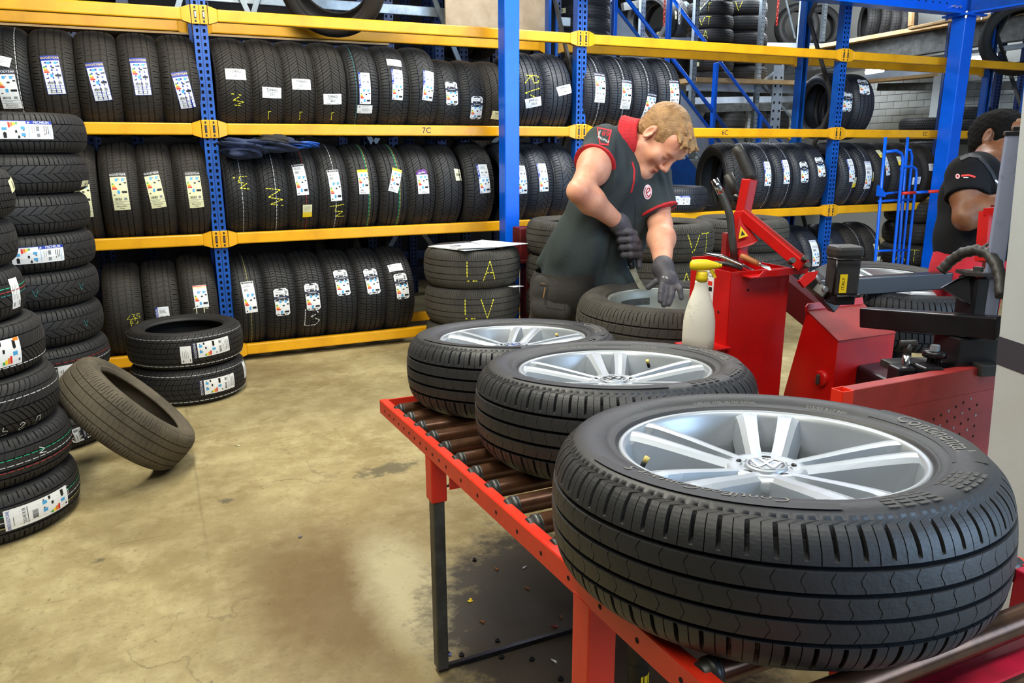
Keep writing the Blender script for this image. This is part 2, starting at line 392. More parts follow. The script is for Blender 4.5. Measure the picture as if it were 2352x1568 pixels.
MB().box((0.9, 5.62, 1.93), (1.5, 0.02, 0.14), M['blue']).build('panel', brack, -B0)
MB().box((0.1, 5.60, 2.018), (3.0, 0.16, 0.012), M['wood']).build('shelf_board', brack, -B0)
tag(MB().box((2.55, 5.80, 2.75), (0.86, 0.02, 1.3), M['ply']).build('plywood_sheet'), 'tall pale plywood sheet standing on the top level behind the blue column', 'board')
# back panels that close the second row to the dark
tag(MB().box((0.2, 7.6, 2.1), (6.6, 0.06, 4.2), M['wall_dark']).build('wall_partition'), kind='structure')
# ------------------------------------------------------------------ tyres
# local frame: axle along X, phi=0 faces -Y, phi grows upwards
def crown(v): return 0.013 * v * v + 0.011 * abs(v) ** 7
def tire_mesh(name, R, W, rim, zones, pitches, mats_, extra_side=True, cols=None, gd=0.008, tw=0.86):
    """zones: list of (v0, v1, lateral groove depth 0..1, sipe depth 0..1, phase shift f(v) in pitches) from v=-1..1;
    circumferential grooves lie in the gaps between zones"""
    rows = []   # x, r, lateral, sipe, shift
    half = W / 2 * tw
    def rr(v): return R - crown(v) * (R / 0.31)
    side = []   # right half sidewall, from tread edge down to bead
    h = R - rim
    for t, xf in ((0.05, 0.905), (0.13, 0.955), (0.25, 0.99), (0.4, 1.0), (0.55, 0.985), (0.7, 0.93), (0.8, 0.87), (0.825, 0.885), (0.86, 0.875), (0.885, 0.85), (0.95, 0.79), (1.0, 0.76)):
        side.append((W / 2 * xf, rr(1) - (rr(1) - rim) * t))
    inner = [(W / 2 * 0.68, rim + 0.002), (W / 2 * 0.72, rim + h * 0.12), (W / 2 * 0.90, rim + h * 0.45), (W / 2 * 0.84, rim + h * 0.75), (W / 2 * 0.6, R - 0.024), (W / 2 * 0.3, R - 0.019)]
    prof_in = [(-x, r) for x, r in inner[::-1]][0:]
    left = [(-x, r) for x, r in side[::-1]]
    for x, r in left: rows.append((x, r, 0, 0, 0))
    nz = len(zones)
    for zi, (v0, v1, lat, sip, sh) in enumerate(zones):
        n = max(2, int(round((v1 - v0) / (0.05 if 'eco' in name else 0.075))))
        first = zi == 0; last = zi == nz - 1
        for k in range(n + 1):
            v = v0 + (v1 - v0) * k / n
            l, s_ = lat(v) if callable(lat) else lat, sip
            if (first and k == 0) or (last and k == n): l, s_ = l * 0.9, s_ * 0.3
            rows.append((v * half, rr(v), l, s_, sh(v)))
        if not last:
            g1 = zones[zi + 1][0]; e = 0.012
            rows.append(((v1 + e) * half, rr(v1) - gd, 0, 0, sh(v1))); rows.append(((g1 - e) * half, rr(g1) - gd, 0, 0, zones[zi + 1][4](g1)))
    for x, r in side: rows.append((x, r, 0, 0, 0))
    for x, r in inner: rows.append((x, r, 0, 0, 0))
    for x, r in prof_in: rows.append((x, r, 0, 0, 0))
    rows = np.array(rows); K = len(rows)
    cols = cols or [(0.0, 0, 0), (0.02, 1, 0), (0.13, 1, 0), (0.15, 0, 0), (0.55, 0, 0), (0.565, 0, 1), (0.595, 0, 1), (0.61, 0, 0)]
    C = np.array(cols); nc = len(C); N = pitches * nc
    th = ((np.arange(pitches)[:, None] + C[:, 0][None]) / pitches).ravel()
    ld = np.tile(C[:, 1], pitches); sd = np.tile(C[:, 2], pitches)
    x = np.broadcast_to(rows[:, 0][None], (N, K)); r = rows[:, 1][None] - gd * np.maximum(ld[:, None] * rows[:, 2][None], 0.6 * sd[:, None] * rows[:, 3][None])
    ph = 2 * PI * (th[:, None] + rows[:, 4][None] / pitches)
    V = np.stack([x, -r * np.cos(ph), r * np.sin(ph)], -1).reshape(-1, 3)
    i = np.arange(N)[:, None]; k = np.arange(K)[None]; i2 = (i + 1) % N; k2 = (k + 1) % K
    Fq = np.stack([i * K + k, i * K + k2, i2 * K + k2, i2 * K + k], -1).reshape(-1, 4)
    me = bpy.data.meshes.new(name); me.vertices.add(len(V)); me.vertices.foreach_set('co', V.ravel())
    me.loops.add(len(Fq) * 4); me.loops.foreach_set('vertex_index', Fq.ravel().astype(np.int32))
    me.polygons.add(len(Fq)); me.polygons.foreach_set('loop_start', np.arange(0, len(Fq) * 4, 4, dtype=np.int32)); 
    me.update(calc_edges=True); me.validate()
    for m in mats_: me.materials.append(m)
    # tread flat shaded, the rest smooth
    nl = len(left); nt = nl + sum(1 for _ in range(0)); 
    tread = np.ones(K, bool); tread[:nl - 1] = False; tread[K - len(side) - len(inner) - len(prof_in):] = False
    me.polygons.foreach_set('use_smooth', np.tile(~tread, N))
    me['R'] = R; me['W'] = W; me['half'] = half
    me.flip_normals()
    return me
Z0 = lambda v: 0.0
def zones_rib(sh=0.0):
    s = lambda v: sh
    return [(-1, -0.60, lambda v: 1.0 if v < -0.68 else 0.0, 1, s), (-0.53, -0.27, 0, 0.4, lambda v: 0.3 + v), (-0.19, 0.19, 0, 0.4, lambda v: v), (0.27, 0.53, 0, 0.4, lambda v: .6 - v), (0.60, 1, lambda v: 1.0 if v > 0.68 else 0.0, 1, s)]
def zones_v(k=1.6):
    f = lambda v: -k * abs(v) ** 0.8
    return [(-1, -0.62, 1, 1, f), (-0.57, -0.03, 0.9, 0.8, f), (0.03, 0.57, 0.9, 0.8, lambda v: f(v) + 0.5), (0.62, 1, 1, 1, lambda v: f(v) + .5)]
def zones_alpin(k=2.2):
    f = lambda v: -k * abs(v)
    return [(-1, -0.50, 1, 1, lambda v: -1.2 - 0.2 * abs(v)), (-0.46, 0.0, 1, 0, lambda v: f(v)), (0.015, 0.46, 1, 0, lambda v: f(v) + 0.5), (0.50, 1, 1, 1, lambda v: -1.2 - 0.2 * abs(v) + .5)]
def zones_block():
    return [(-1, -0.62, 1, 1, lambda v: 0.3 * abs(v)), (-0.55, -0.22, 1, 1, lambda v: 0.4 + 0.5 * v), (-0.15, 0.15, 1, 1, lambda v: -0.6 * v), (0.22, 0.55, 1, 1, lambda v: 0.1 - 0.5 * v), (0.62, 1, 1, 1, lambda v: 0.5 + 0.3 * abs(v))]
def zones_net():
    f = lambda v: -1.5 * abs(v) ** 1.5
    return [(-1, -0.66, 1, 0.4, f), (-0.62, -0.34, 1, 0.4, f), (-0.30, -0.02, 1, 0.4, f), (0.02, 0.30, 1, 0.4, f), (0.34, 0.62, 1, 0.4, f), (0.66, 1, 1, 0.4, f)]
def zones_eco():   # the used tyres on the conveyor
    wob = lambda c: (lambda v: c + .09 * math.sin(22 * v))
    sl = lambda a: min(1.15, .10 + max(0, 1.0 - a) / .20) if a > .605 else 0.0
    return [(-1, -0.575, lambda v: sl(-v), .6, lambda v: 0.22 * max(0, -.70 - v)), (-0.495, -0.225, 0, 0.16, wob(.2)), (-0.145, 0.125, 0, 0.16, wob(.5)), (0.205, 0.475, 0, 0.16, wob(.1)), (0.555, 1, lambda v: sl(v), .6, lambda v: 0.5 + 0.22 * max(0, v - .70))]
ECO_COLS = [(0.0, 0, 0), (0.02, 1, 0), (0.17, 1, 0), (0.19, 0, 0), (0.575, 0, 0), (0.585, 0, 1), (0.61, 0, 1), (0.62, 0, 0)]
FINE = [(0.0, 0, 0), (0.02, 1, 0), (0.10, 1, 0), (0.12, 0, 0), (0.5, 0, 0), (0.52, 0, 1), (0.58, 0, 1), (0.60, 0, 0)]
_TM = {}
WCLASS = {'rib': (.2,), 'van': (.2,), 'v': (.2,), 'alpin': (.165, .2), 'block': (.2,), 'net': (.2,), 'worn': (.175, .215)}
def tmesh(style, W=0.2):
    wc = min(WCLASS[style], key=lambda w_: abs(w_ - W)); key = (style, wc)
    if key not in _TM:
        a = dict(rib=(zones_rib(), 58, None), van=(zones_rib(0.4), 84, FINE), v=(zones_v(), 44, FINE), alpin=(zones_alpin(), 46, FINE), block=(zones_block(), 50, FINE), net=(zones_net(), 56, FINE), worn=(zones_rib(0.2), 72, FINE))[style]
        _TM[key] = tire_mesh('tire_' + style, .31, wc, .203, a[0], a[1], [RUB[0]], cols=a[2], gd=0.0085 if style != 'worn' else 0.0055, tw=0.88)
    return _TM[key], wc
def tire_body(name, style, R, W, m, parent=None, loc=None, rot=None):
    me, wc = tmesh(style, W); o = link(name, me, parent, loc, rot); o.scale = (W / wc, R / .31, R / .31)
    o.material_slots[0].link = 'OBJECT'; o.material_slots[0].material = RUB[m]; return o, wc

# ---- things printed, stuck or chalked on a tread: (p,q) in metres -> surface
def surf(R, W, phi0, x0=0.0, ang=0.0, h=0.0016):
    ca, sa = math.cos(ang), math.sin(ang); half = W / 2 * 0.88
    def f(a, b, lift=0.0):
        p = x0 + a * ca - b * sa; q = a * sa + b * ca; v = p / half
        r = R - crown(max(-1.15, min(1.15, v))) * (R / 0.31) + h + lift; ph = phi0 + q / R
        return (p, -r * math.cos(ph), r * math.sin(ph))
    return f
class Sticker:
    def __init__(s): s.it = []
    def r(s, x0, y0, x1, y1, m, lv=1): s.it.append(('r', x0, y0, x1, y1, m, lv)); return s
    def p(s, poly, m, lv=0): s.it.append(('p', poly, m, lv)); return s
    def t(s, txt, x, y, size, m, rot=0, sx=1.0, lv=2): s.it.append(('t', txt, x, y, size, m, rot, sx, lv)); return s
    def mesh(s, name, f):
        mb = MB(); LIFT = 0.0004
        for it in s.it:
            if it[0] == 'r':
                _, x0, y0, x1, y1, m, lv = it
                nx = max(1, int(abs(x1 - x0) / 0.02)); ny = max(1, int(abs(y1 - y0) / 0.02))
                vs = [f(x0 + (x1 - x0) * i / nx, y0 + (y1 - y0) * j / ny, lv * LIFT) for j in range(ny + 1) for i in range(nx + 1)]
                fs = [(j * (nx + 1) + i, j * (nx + 1) + i + 1, (j + 1) * (nx + 1) + i + 1, (j + 1) * (nx + 1) + i) for j in range(ny) for i in range(nx)]
                mb.add(vs, fs, m)
            elif it[0] == 'p':
                _, poly, m, lv = it; mb.add([f(a, b, lv * LIFT) for a, b in poly], [list(range(len(poly)))], m)
            else:
                _, txt, x, y, size, m, rot, sx, lv = it; c, s_ = math.cos(rot), math.sin(rot)
                text_flat(mb, txt, size, m, lambda a, b: f(x + a * c - b * s_, y + a * s_ + b * c, lv * LIFT), sx)
        me = bpy.data.meshes.new(name); me.from_pydata(mb.v, [], mb.f)
        for m in mb.mats: me.materials.append(m)
        me.polygons.foreach_set('material_index', np.array(mb.m, dtype=np.int32)); me.update()
        return me
def eu(s, x, y, w, h):
    """tyre label artwork: lower left x,y"""
    for k, c in enumerate(('sgreen', 'syellow', 'sorange', 'sred')):
        s.r(x + .04 * w, y + h * (.62 - .09 * k), x + w * (.16 + .06 * k), y + h * (.70 - .09 * k), M[c])
    for q in (.28, .68): s.r(x + w * q, y + h * .80, x + w * (q + .17), y + h * .95, M['lblue']); s.r(x + w * (q + .19), y + h * .88, x + w * (q + .25), y + h * .93, M['sblack'])
    for q, yy in ((.48, .58), (.80, .66)): s.p([(x + w * q, y + h * (yy + .04)), (x + w * (q + .05), y + h * yy), (x + w * (q + .18), y + h * yy), (x + w * (q + .18), y + h * (yy + .08)), (x + w * (q + .05), y + h * (yy + .08))], M['sblack'], 1)
    s.r(x + w * .34, y + h * .12, x + w * .50, y + h * .30, M['lblue'])
    s.p([(x + w * .60, y + h * .21), (x + w * .66, y + h * .15), (x + w * .96, y + h * .15), (x + w * .96, y + h * .27), (x + w * .66, y + h * .27)], M['sblack'], 1)
    s.r(x + w * .08, y + h * .04, x + w * .18, y + h * .10, M['navy'])
    return s
def barcode(s, x, y, w, h):
    q = 0
    while q < 0.92:
        t = random.choice((.03, .05, .08)); s.r(x + w * q, y, x + w * (q + t), y + h, M['sblack']); q += t + random.choice((.04, .06))
def lines(s, x, y, w, n, dy, m='sgrey', th=.0018):
    for k in range(n): s.r(x, y - k * dy, x + w * random.uniform(.6, 1), y - k * dy + th, M[m])
_ST = {}
def sticker(kind):
    s = Sticker()
    if kind in ('goodyear', 'goodyear_cream', 'goodyear_dark'):
        base = {'goodyear': 'white', 'goodyear_cream': 'cream', 'goodyear_dark': 'white'}[kind]; hd = {'goodyear': 'sblue', 'goodyear_cream': 'sblack', 'goodyear_dark': 'navy'}[kind]
        w, h = .082, .215; s.r(-w / 2, -h / 2, w / 2, h / 2, M['sblue' if kind == 'goodyear' else base], 0)
        if kind == 'goodyear': s.r(-w / 2 + .002, -h / 2 + .002, w / 2 - .002, h / 2 - .03, M['white'], .5)
        s.r(-w / 2, h / 2 - .027, w / 2, h / 2, M[hd]); s.t('GOODYEAR', 0, h / 2 - .0135, .0165, M['syellow' if kind == 'goodyear' else 'white'], 0, .92)
        eu(s, -w / 2 + .002, -.028, w - .004, .105)
        barcode(s, -w * .38, -.052, w * .45, .014); s.r(w * .2, -.052, w * .38, -.038, M['sgrey'])
        s.r(-w / 2, -.0605, w / 2, -.0585, M['sblue' if kind == 'goodyear' else 'sgrey']); lines(s, -w * .35, -.068, w * .7, 1, .006, 'sblack')
        s.r(-w / 2, -.0765, w / 2, -.0745, M['sblue' if kind == 'goodyear' else 'sgrey'])
        s.t('EfficientGrip', 0, -.085, .0115, M['sblack'], 0, .9); s.t('Performance' if kind != 'goodyear_cream' else 'Cargo', 0, -.097, .0115, M['sblack'], 0, .9)
    elif kind == 'michelin':
        w, h = .072, .20; s.r(-w / 2, -h / 2, w / 2, h / 2, M['white'], 0); s.r(-w / 2, 0, -w / 2 + .013, h / 2, M['sblue']); s.r(-w / 2, -h / 2, -w / 2 + .002, 0, M['sblue'])
        s.t('MICHELIN', -w / 2 + .0065, .058, .0155, M['white'], PI / 2, .9); s.p([(-w / 2 + .002, .008), (-w / 2 + .011, .003), (-w / 2 + .009, .014)], M['white'], 2)
        s.r(-.02, .006, .03, .0075, M['lblue']); s.r(-.02, .088, .03, .0895, M['lblue']); lines(s, -.016, .080, .04, 3, .008, 'sblack', .0026); barcode(s, -.016, .034, .022, .012); s.r(.014, .034, .028, .046, M['sgrey']); lines(s, -.016, .026, .04, 2, .008)
        eu(s, -w / 2 + .004, -h / 2 + .002, w - .006, h / 2 - .004)
    elif kind == 'pirelli':
        w, h = .10, .20; s.r(-w / 2, -h / 2, w / 2, h / 2, M['white'], 0); s.r(-w / 2, h / 2 - .045, w / 2, h / 2, M['syellow']); s.t('PIRELLI', 0, h / 2 - .021, .026, M['sred'], 0, .9)
        lines(s, -w * .4, .045, w * .8, 3, .012, 'sblack', .003); eu(s, -w / 2 + .004, -h / 2 + .004, w - .008, .10); s.r(w / 2 - .012, -h / 2 + .004, w / 2, -h / 2 + .025, M['sorange'])
    elif kind == 'bridgestone':
        w, h = .078, .24; s.r(-w / 2, -h / 2, w / 2, h / 2, M['white'], 0); s.t('BRIDGESTONE', 0, h / 2 - .012, .0155, M['sblue'], 0, .72); lines(s, -w * .3, .092, w * .6, 1, .01, 'sblack')
        s.t('225/45 R18', 0, .058, .016, M['sblack'], 0, .8); s.r(-w * .4, .046, w * .4, .048, M['sblack']); barcode(s, -w * .3, .012, w * .4, .02); eu(s, -w / 2 + .002, -h / 2 + .004, w - .004, .115)
    elif kind == 'wiltec':    # rounded two-part winter label
        w, h = .088, .175
        def rd(y0, y1, top, bot):
            c = .012; P = [(-w / 2, y0 + (c if bot else 0)), (-w / 2 + (c if bot else 0), y0), (w / 2 - (c if bot else 0), y0), (w / 2, y0 + (c if bot else 0)), (w / 2, y1 - (c if top else 0)), (w / 2 - (c if top else 0), y1), (-w / 2 + (c if top else 0), y1), (-w / 2, y1 - (c if top else 0))]
            yy = [y0 + (y1 - y0) * k / 6 for k in range(7)]; s.p(P, M['white'], 0.2)
            s.r(-w / 2 + .001, y0 + c, w / 2 - .001, y1 - c, M['white'], .4)
        rd(h / 2 - .05, h / 2, True, False); rd(-h / 2, h / 2 - .068, False, True)
        s.r(-w / 2, h / 2 - .068, w / 2, h / 2 - .05, M['navy'], .3); s.t('Vredestein', 0, h / 2 - .059, .013, M['white'], 0, .9)
        lines(s, -w * .4, h / 2 - .014, w * .6, 3, .011, 'sgrey', .003); s.r(w * .25, h / 2 - .036, w * .42, h / 2 - .016, M['sgrey']); eu(s, -w / 2 + .003, -h / 2 + .003, w - .006, .10)
    elif kind == 'plain':
        w, h = .074, .20; s.r(-w / 2, -h / 2, w / 2, h / 2, M['white'], 0); s.r(-w / 2 + .003, h / 2 - .014, w / 2 - .003, h / 2 - .003, M['sblack']); s.t('SPORTSTAR', 0, h / 2 - .0085, .009, M['white']); lines(s, -w * .38, .072, w * .7, 2, .008, 'sblack', .0022); barcode(s, -w * .36, .036, w * .35, .016); eu(s, -w / 2 + .002, -h / 2 + .004, w - .004, .12)
    elif kind == 'yellowhead':
        w, h = .066, .16; s.r(-w / 2, -h / 2, w / 2, h / 2, M['white'], 0); s.r(-w / 2, h / 2 - .018, w / 2, h / 2, M['syellow']); s.t('UNIROYAL', 0, h / 2 - .009, .010, M['sblack']); eu(s, -w / 2 + .002, -.045, w - .004, .10); barcode(s, -w * .35, -.06, w * .3, .010); lines(s, -w * .4, -.068, w * .8, 2, .006, 'sblack')
    elif kind == 'apollo':
        w, h = .078, .165; s.p([(-w / 2, .045), (w / 2, .045), (w / 2 - .004, .07), (w / 2 - .012, .083), (-.01, .08), (-w / 2 + .006, .066)], M['spurple'], .3); s.r(-w / 2, -h / 2, w / 2, .046, M['white'], 0); s.t('apollo', 0, .060, .02, M['white'], .08); eu(s, -w / 2 + .004, -.062, w - .008, .105); lines(s, -w * .2, -.070, w * .5, 2, .006, 'sblack')
    elif kind in ('tj', 'jp', 'nj', 'rl'):
        w, h = .112, .066; s.r(-w / 2, -h / 2, w / 2, h / 2, M['cream'] if kind == 'nj' else M['white'], 0); a, b = {'tj': ('TJ986D', '23-I'), 'jp': ('JP983G', '106-E'), 'nj': ('NJ652G', '71-D-2'), 'rl': ('RL485G', '21-E-5')}[kind]
        s.t(a, 0, .016, .021, M['sblack']); s.r(-w * .33, .0015, w * .33, .003, M['sgrey']); s.t(b, 0, -.010, .019, M['sblack']); s.r(-w * .35, -.027, -w * .1, -.0255, M['sgrey']); s.r(w * .2, -.027, w * .34, -.0255, M['sgrey'])
    elif kind == 'paper':
        w, h = .095, .055; s.r(-w / 2, -h / 2, w / 2, h / 2, M['white'], 0); s.r(-w * .42, .012, -w * .3, .020, M['sgrey']); lines(s, -w * .2, .016, w * .6, 4, .009, 'sgrey'); s.r(-w * .42, -.02, -w * .25, -.017, M['sblack'])
    elif kind == 'cream_tall':
        w, h = .085, .13; s.p([(-w / 2, -h / 2), (w / 2 - .01, -h / 2 - .002), (w / 2 - .002, -.02), (w / 2, h / 2), (-w / 2 + .002, h / 2)], M['cream'], 0); barcode(s, 0, -.01, w * .45, .045); lines(s, -w * .42, .03, w * .16, 6, .012); lines(s, .005, -.018, w * .4, 4, .007, 'sblack')
    elif kind == 'tag_yellow':
        w, h = .06, .085; s.r(-w / 2, -h / 2, w / 2, h / 2, M['cream'], 0); s.r(-w / 2, -h / 2, w / 2, -h / 2 + .034, M['syellow']); lines(s, -w * .4, .03, w * .8, 4, .008, 'sgrey')
    elif kind == 'slip':
        w, h = .05, .085; s.r(-w / 2, -h / 2, w / 2, h / 2, M['cream'], 0); barcode(s, -w * .3, -.01, w * .6, .02)
    elif kind == 'euonly':
        w, h = .078, .135; s.r(-w / 2, -h / 2, w / 2, h / 2, M['white'], 0); s.r(-w / 2, h / 2 - .02, w / 2, h / 2 - .002, M['sred']); s.r(-w / 2, h / 2 - .02, w / 2, h / 2 - .008, M['cream']); s.t('AUTO', 0, h / 2 - .014, .010, M['sred']); eu(s, -w / 2 + .002, -h / 2 + .004, w - .004, .10)
    return s
STROKE = {'L': [[(0, 1), (0, 0), (.6, 0)]], 'A': [[(0, 0), (.4, 1), (.7, 0)], [(.18, .4), (.6, .4)]], 'V': [[(0, 1), (.35, 0), (.75, 1)]], 'T': [[(0, 1), (.75, 1)], [(.4, 1), (.4, 0)]],
          'R': [[(0, 0), (0, 1), (.5, .95), (.55, .65), (0, .5), (.6, 0)]], 'B': [[(0, 0), (.05, 1)], [(.05, 1), (.55, .95), (.7, .7), (.3, .55), (.75, .3), (.55, .02), (0, 0)]], 'E': [[(.6, 1), (0, 1), (0, 0), (.6, 0)], [(0, .5), (.5, .5)]],
          '7': [[(0, 1), (.65, 1), (.2, 0)]], '2': [[(0, .8), (.3, 1), (.6, .8), (0, 0), (.65, 0)]], '3': [[(0, 1), (.6, .9), (.25, .55), (.65, .3), (.3, 0), (0, .1)]], '5': [[(.6, 1), (.1, 1), (.05, .55), (.55, .5), (.5, .05), (0, 0)]], '6': [[(.5, 1), (.05, .5), (.1, 0), (.55, .1), (.5, .45), (.05, .4)]], '1': [[(.2, 1), (.2, 0)]],
          'Z': [[(0, 1), (.8, .9), (.1, .5)], [(.1, .5), (.9, .35), (.2, .1), (.95, 0)]], 'S': [[(.75, .95), (.1, .8), (.7, .45), (0, .15), (.8, 0)]], 'F': [[(0, .9), (.9, 1)], [(.4, .95), (.3, .6), (.8, .55), (.35, .25), (.95, .2)]], '0': [[(.1, 0), (0, .5), (.1, 1), (.5, 1), (.6, .5), (.5, 0), (.1, 0)]], '8': [[(.3, .5), (0, .75), (.3, 1), (.6, .75), (.3, .5), (0, .25), (.3, 0), (.6, .25), (.3, .5)]], '9': [[(.55, .5), (.1, .6), (.15, .95), (.5, 1), (.55, .5), (.45, 0)]]}
def chalk_mesh(txt, size, f, m, wd=None, gap=0.25):
    wd = wd or min(.0058, .0012 + size * .045)
    """chalk catches only the raised tread: dashes along each stroke"""
    mb = MB(); rnd = random.Random(len(txt) * 31 + int(size * 1000)); x = -sum(0.9 for _ in txt) * size / 2
    for ch in txt:
        for st in STROKE.get(ch, []):
            for (a, b), (c, d) in zip(st[:-1], st[1:]):
                L = math.hypot(c - a, d - b) * size; n = max(1, int(L / 0.016))
                for k in range(n):
                    if rnd.random() < gap * .4: continue
                    t0, t1 = k / n, (k + 1 - (gap if n > 1 else 0)) / n
                    p0 = (x + (a + (c - a) * t0) * size, (b + (d - b) * t0 - .5) * size); p1 = (x + (a + (c - a) * t1) * size, (b + (d - b) * t1 - .5) * size)
                    dx, dy = p1[0] - p0[0], p1[1] - p0[1]; l = math.hypot(dx, dy) or 1; ww = wd * rnd.uniform(.7, 1.2) / 2; nx, ny = -dy / l * ww, dx / l * ww
                    mb.add([f(p0[0] + nx, p0[1] + ny), f(p1[0] + nx, p1[1] + ny), f(p1[0] - nx, p1[1] - ny), f(p0[0] - nx, p0[1] - ny)], [(0, 1, 2, 3)], m)
        x += 0.9 * size
    return mb.mesh('chalk_mark')
_LM = {}
def paint_line(R, W, v, m, n=70, fill=0.8, wd=0.003):
    k = (R, W, v, m.name)
    if k not in _LM:
        mb = MB(); half = W / 2 * .88; r = R - crown(v) * R / .31 + .0012
        for i in range(n):
            a0, a1 = 2 * PI * i / n, 2 * PI * (i + fill) / n; am = (a0 + a1) / 2
            vs = [(v * half + s * wd / 2, -r * math.cos(a), r * math.sin(a)) for a in (a0, am, a1) for s in (-1, 1)]
            mb.add(vs, [(0, 1, 3, 2), (2, 3, 5, 4)], m)
        _LM[k] = mb.mesh('paint_line')
    return _LM[k]
_SM = {}
def tire(style, loc, rot, label, R=0.31, W=0.215, m=0, st=(), chalk=(), lines_=(), group=None, name='tire', cat='tire'):
    """st: (kind, phi, x0, ang)   chalk: (text, size, phi, x0, ang, material)   lines_: (v, material)"""
    o, wc = tire_body(name, style, R, W, m, None, loc, rot); tag(o, label, cat, group); R, W = .31, wc
    for (kind, phi, x0, ang) in st:
        key = (kind, W, round(phi, 3), round(x0, 3), round(ang, 3))
        if key not in _SM:
            if kind not in _ST: _ST[kind] = sticker(kind)
            _SM[key] = _ST[kind].mesh('sticker', surf(R, W, phi, x0, ang))
        link('sticker', _SM[key], o)
    for (txt, size, phi, x0, ang, cm_) in chalk:
        link('chalk_mark', chalk_mesh(txt, size, surf(R, W, phi, x0, ang, 0.0008), cm_), o)
    for (v, lm) in lines_: link('paint_line', paint_line(R, W, v, lm), o)
    return o
LIE = (0, -PI / 2, 0)

# ---- tyres standing on the rack: (x, style, R, W, material, turn, stickers, chalk, lines, look)
def zc(level, R): return LEV[level] + 0.034 + math.sqrt(R * R - 0.206 ** 2) + 0.002
ORD = ['first', 'second', 'third', 'fourth', 'fifth', 'sixth', 'seventh', 'eighth', 'ninth', 'tenth', 'eleventh', 'twelfth']
def shelf(level, place, items, group, Y=5.295):
    for k, it in enumerate(items):
        x, style, R, W, m, turn, st, ch, ln, look = it
        tire(style, (x, Y, zc(level, R)), (0, 0, turn), '%s, %s along %s' % (look, ORD[k], place), R, W, m, st, ch, ln, group)
GY = M['chalk_y']; GW = M['chalk_w']; PW = M['p_white']
J = lambda a: random.uniform(-a, a)
shelf(2, 'upper row, nearest bay', [
    (-0.640, 'v', .295, .215, 0, .02, [('paper', .32, -.02, -.25), ('goodyear_dark', -.18, .0, .05)], [], [(.55, PW)], 'tire with white dashed line and torn paper sheet'),
    (-0.424, 'rib', .295, .215, 1, .02, [('goodyear', .10, .0, .07)], [], [], 'ribbed tire with a high blue headed sticker'),
    (-0.208, 'rib', .295, .215, 1, .02, [('goodyear', .0, .0, .12)], [], [], 'ribbed tire with a blue headed tilted sticker'),
    (0.004, 'rib', .295, .21, 1, .02, [('goodyear', .12, .0, .05)], [], [], 'ribbed tire with a blue headed upright sticker'),
    (0.212, 'rib', .295, .21, 1, .02, [('goodyear', -.12, .01, .16)], [], [], 'ribbed tire with a blue headed low leaning sticker')], 'tires on the second shelf from the top')
TJ = 'V tread tire with TJ986D slip'
shelf(2, 'upper row, second bay', [
    (0.500, 'v', .295, .205, 1, .03, [('tj', .22, .01, .0)], [('Z', .075, -.28, .01, 0, GY)], [], TJ + ' and yellow chalk scrawl'),
    (0.688, 'v', .295, .2, 1, .03, [('tj', -.12, .02, -.03)], [('T', .06, -.6, 0, 0, GY)], [], TJ + ' set low'),
    (0.875, 'v', .295, .2, 1, .03, [('tj', .06, .01, .0)], [('T', .06, -.6, 0, 0, GY)], [], TJ + ' at mid height'),
    (1.070, 'v', .295, .2, 1, .03, [('tj', -.22, .0, .03)], [('T', .06, -.6, 0, 0, GY)], [], TJ + ' near the bottom'),
    (1.272, 'alpin', .295, .205, 0, .04, [('michelin', .02, .0, 0), ('paper', -.42, .0, 0)], [], [(-.6, M['p_teal'])], 'herringbone tire with sticker over a white slip'),
    (1.475, 'alpin', .295, .205, 0, .04, [('michelin', .12, .01, -.05), ('paper', .62, .01, -.08)], [], [], 'herringbone tire with sticker under a white slip'),
    (1.672, 'alpin', .295, .205, 0, .04, [('michelin', .12, .02, -.12)], [], [], 'herringbone tire with a bent blue edged sticker'),
    (1.855, 'alpin', .268, .195, 0, .04, [('wiltec', .12, .01, 0)], [], [], 'smaller zigzag tire with a rounded white label high up'),
    (2.030, 'alpin', .268, .195, 0, .05, [('wiltec', -.22, .01, 0)], [], [], 'smaller zigzag tire with a rounded white label low down'),
    (2.200, 'v', .268, .2, 1, .05, [('nj', -.4, .01, -.08)], [], [], 'smaller tire with a cream NJ652G slip'),
    (2.445, 'rib', .298, .225, 4, .03, [('jp', -.2, .01, .22)], [('RV', .10, .12, 0, -1.57, GY)], [], 'wide ribbed tire chalked RV'),
    (2.665, 'rib', .298, .225, 4, .03, [('jp', .1, .03, .28)], [], [], 'wide ribbed tire with a tilted JP983G slip')], 'tires on the second shelf from the top')
GD = 'white lined tire with strip sticker'
shelf(2, 'upper row, third bay', [
    (2.985, 'block', .303, .21, 4, .0, [('goodyear_dark', .16, .01, -.05)], [], [(.0, PW)], GD + ' set high'),
    (3.195, 'block', .303, .21, 4, .0, [('goodyear_dark', .02, .02, -.05)], [], [(.0, PW)], GD + ' at mid height'),
    (3.405, 'block', .303, .21, 4, .0, [('goodyear_dark', -.28, .02, -.12)], [], [(.0, PW)], GD + ' hanging low'),
    (3.620, 'block', .303, .21, 4, .0, [('goodyear_dark', .06, .02, .03)], [], [(.0, PW)], GD + ' ending the row')], 'tires on the second shelf from the top')
shelf(2, 'upper row, last bay', [
    (5.60, 'rib', .290, .225, 4, -.22, [('wiltec', .10, .035, -.05)], [], [], 'large tire turned sideways with a blank white label'),
    (5.86, 'rib', .290, .225, 4, -.20, [('wiltec', .62, .0, -.1)], [], [], 'large tire turned sideways with high label')], 'tires on the second shelf from the top', 5.43)
CG = 'narrow ribbed tire with a cream sticker'
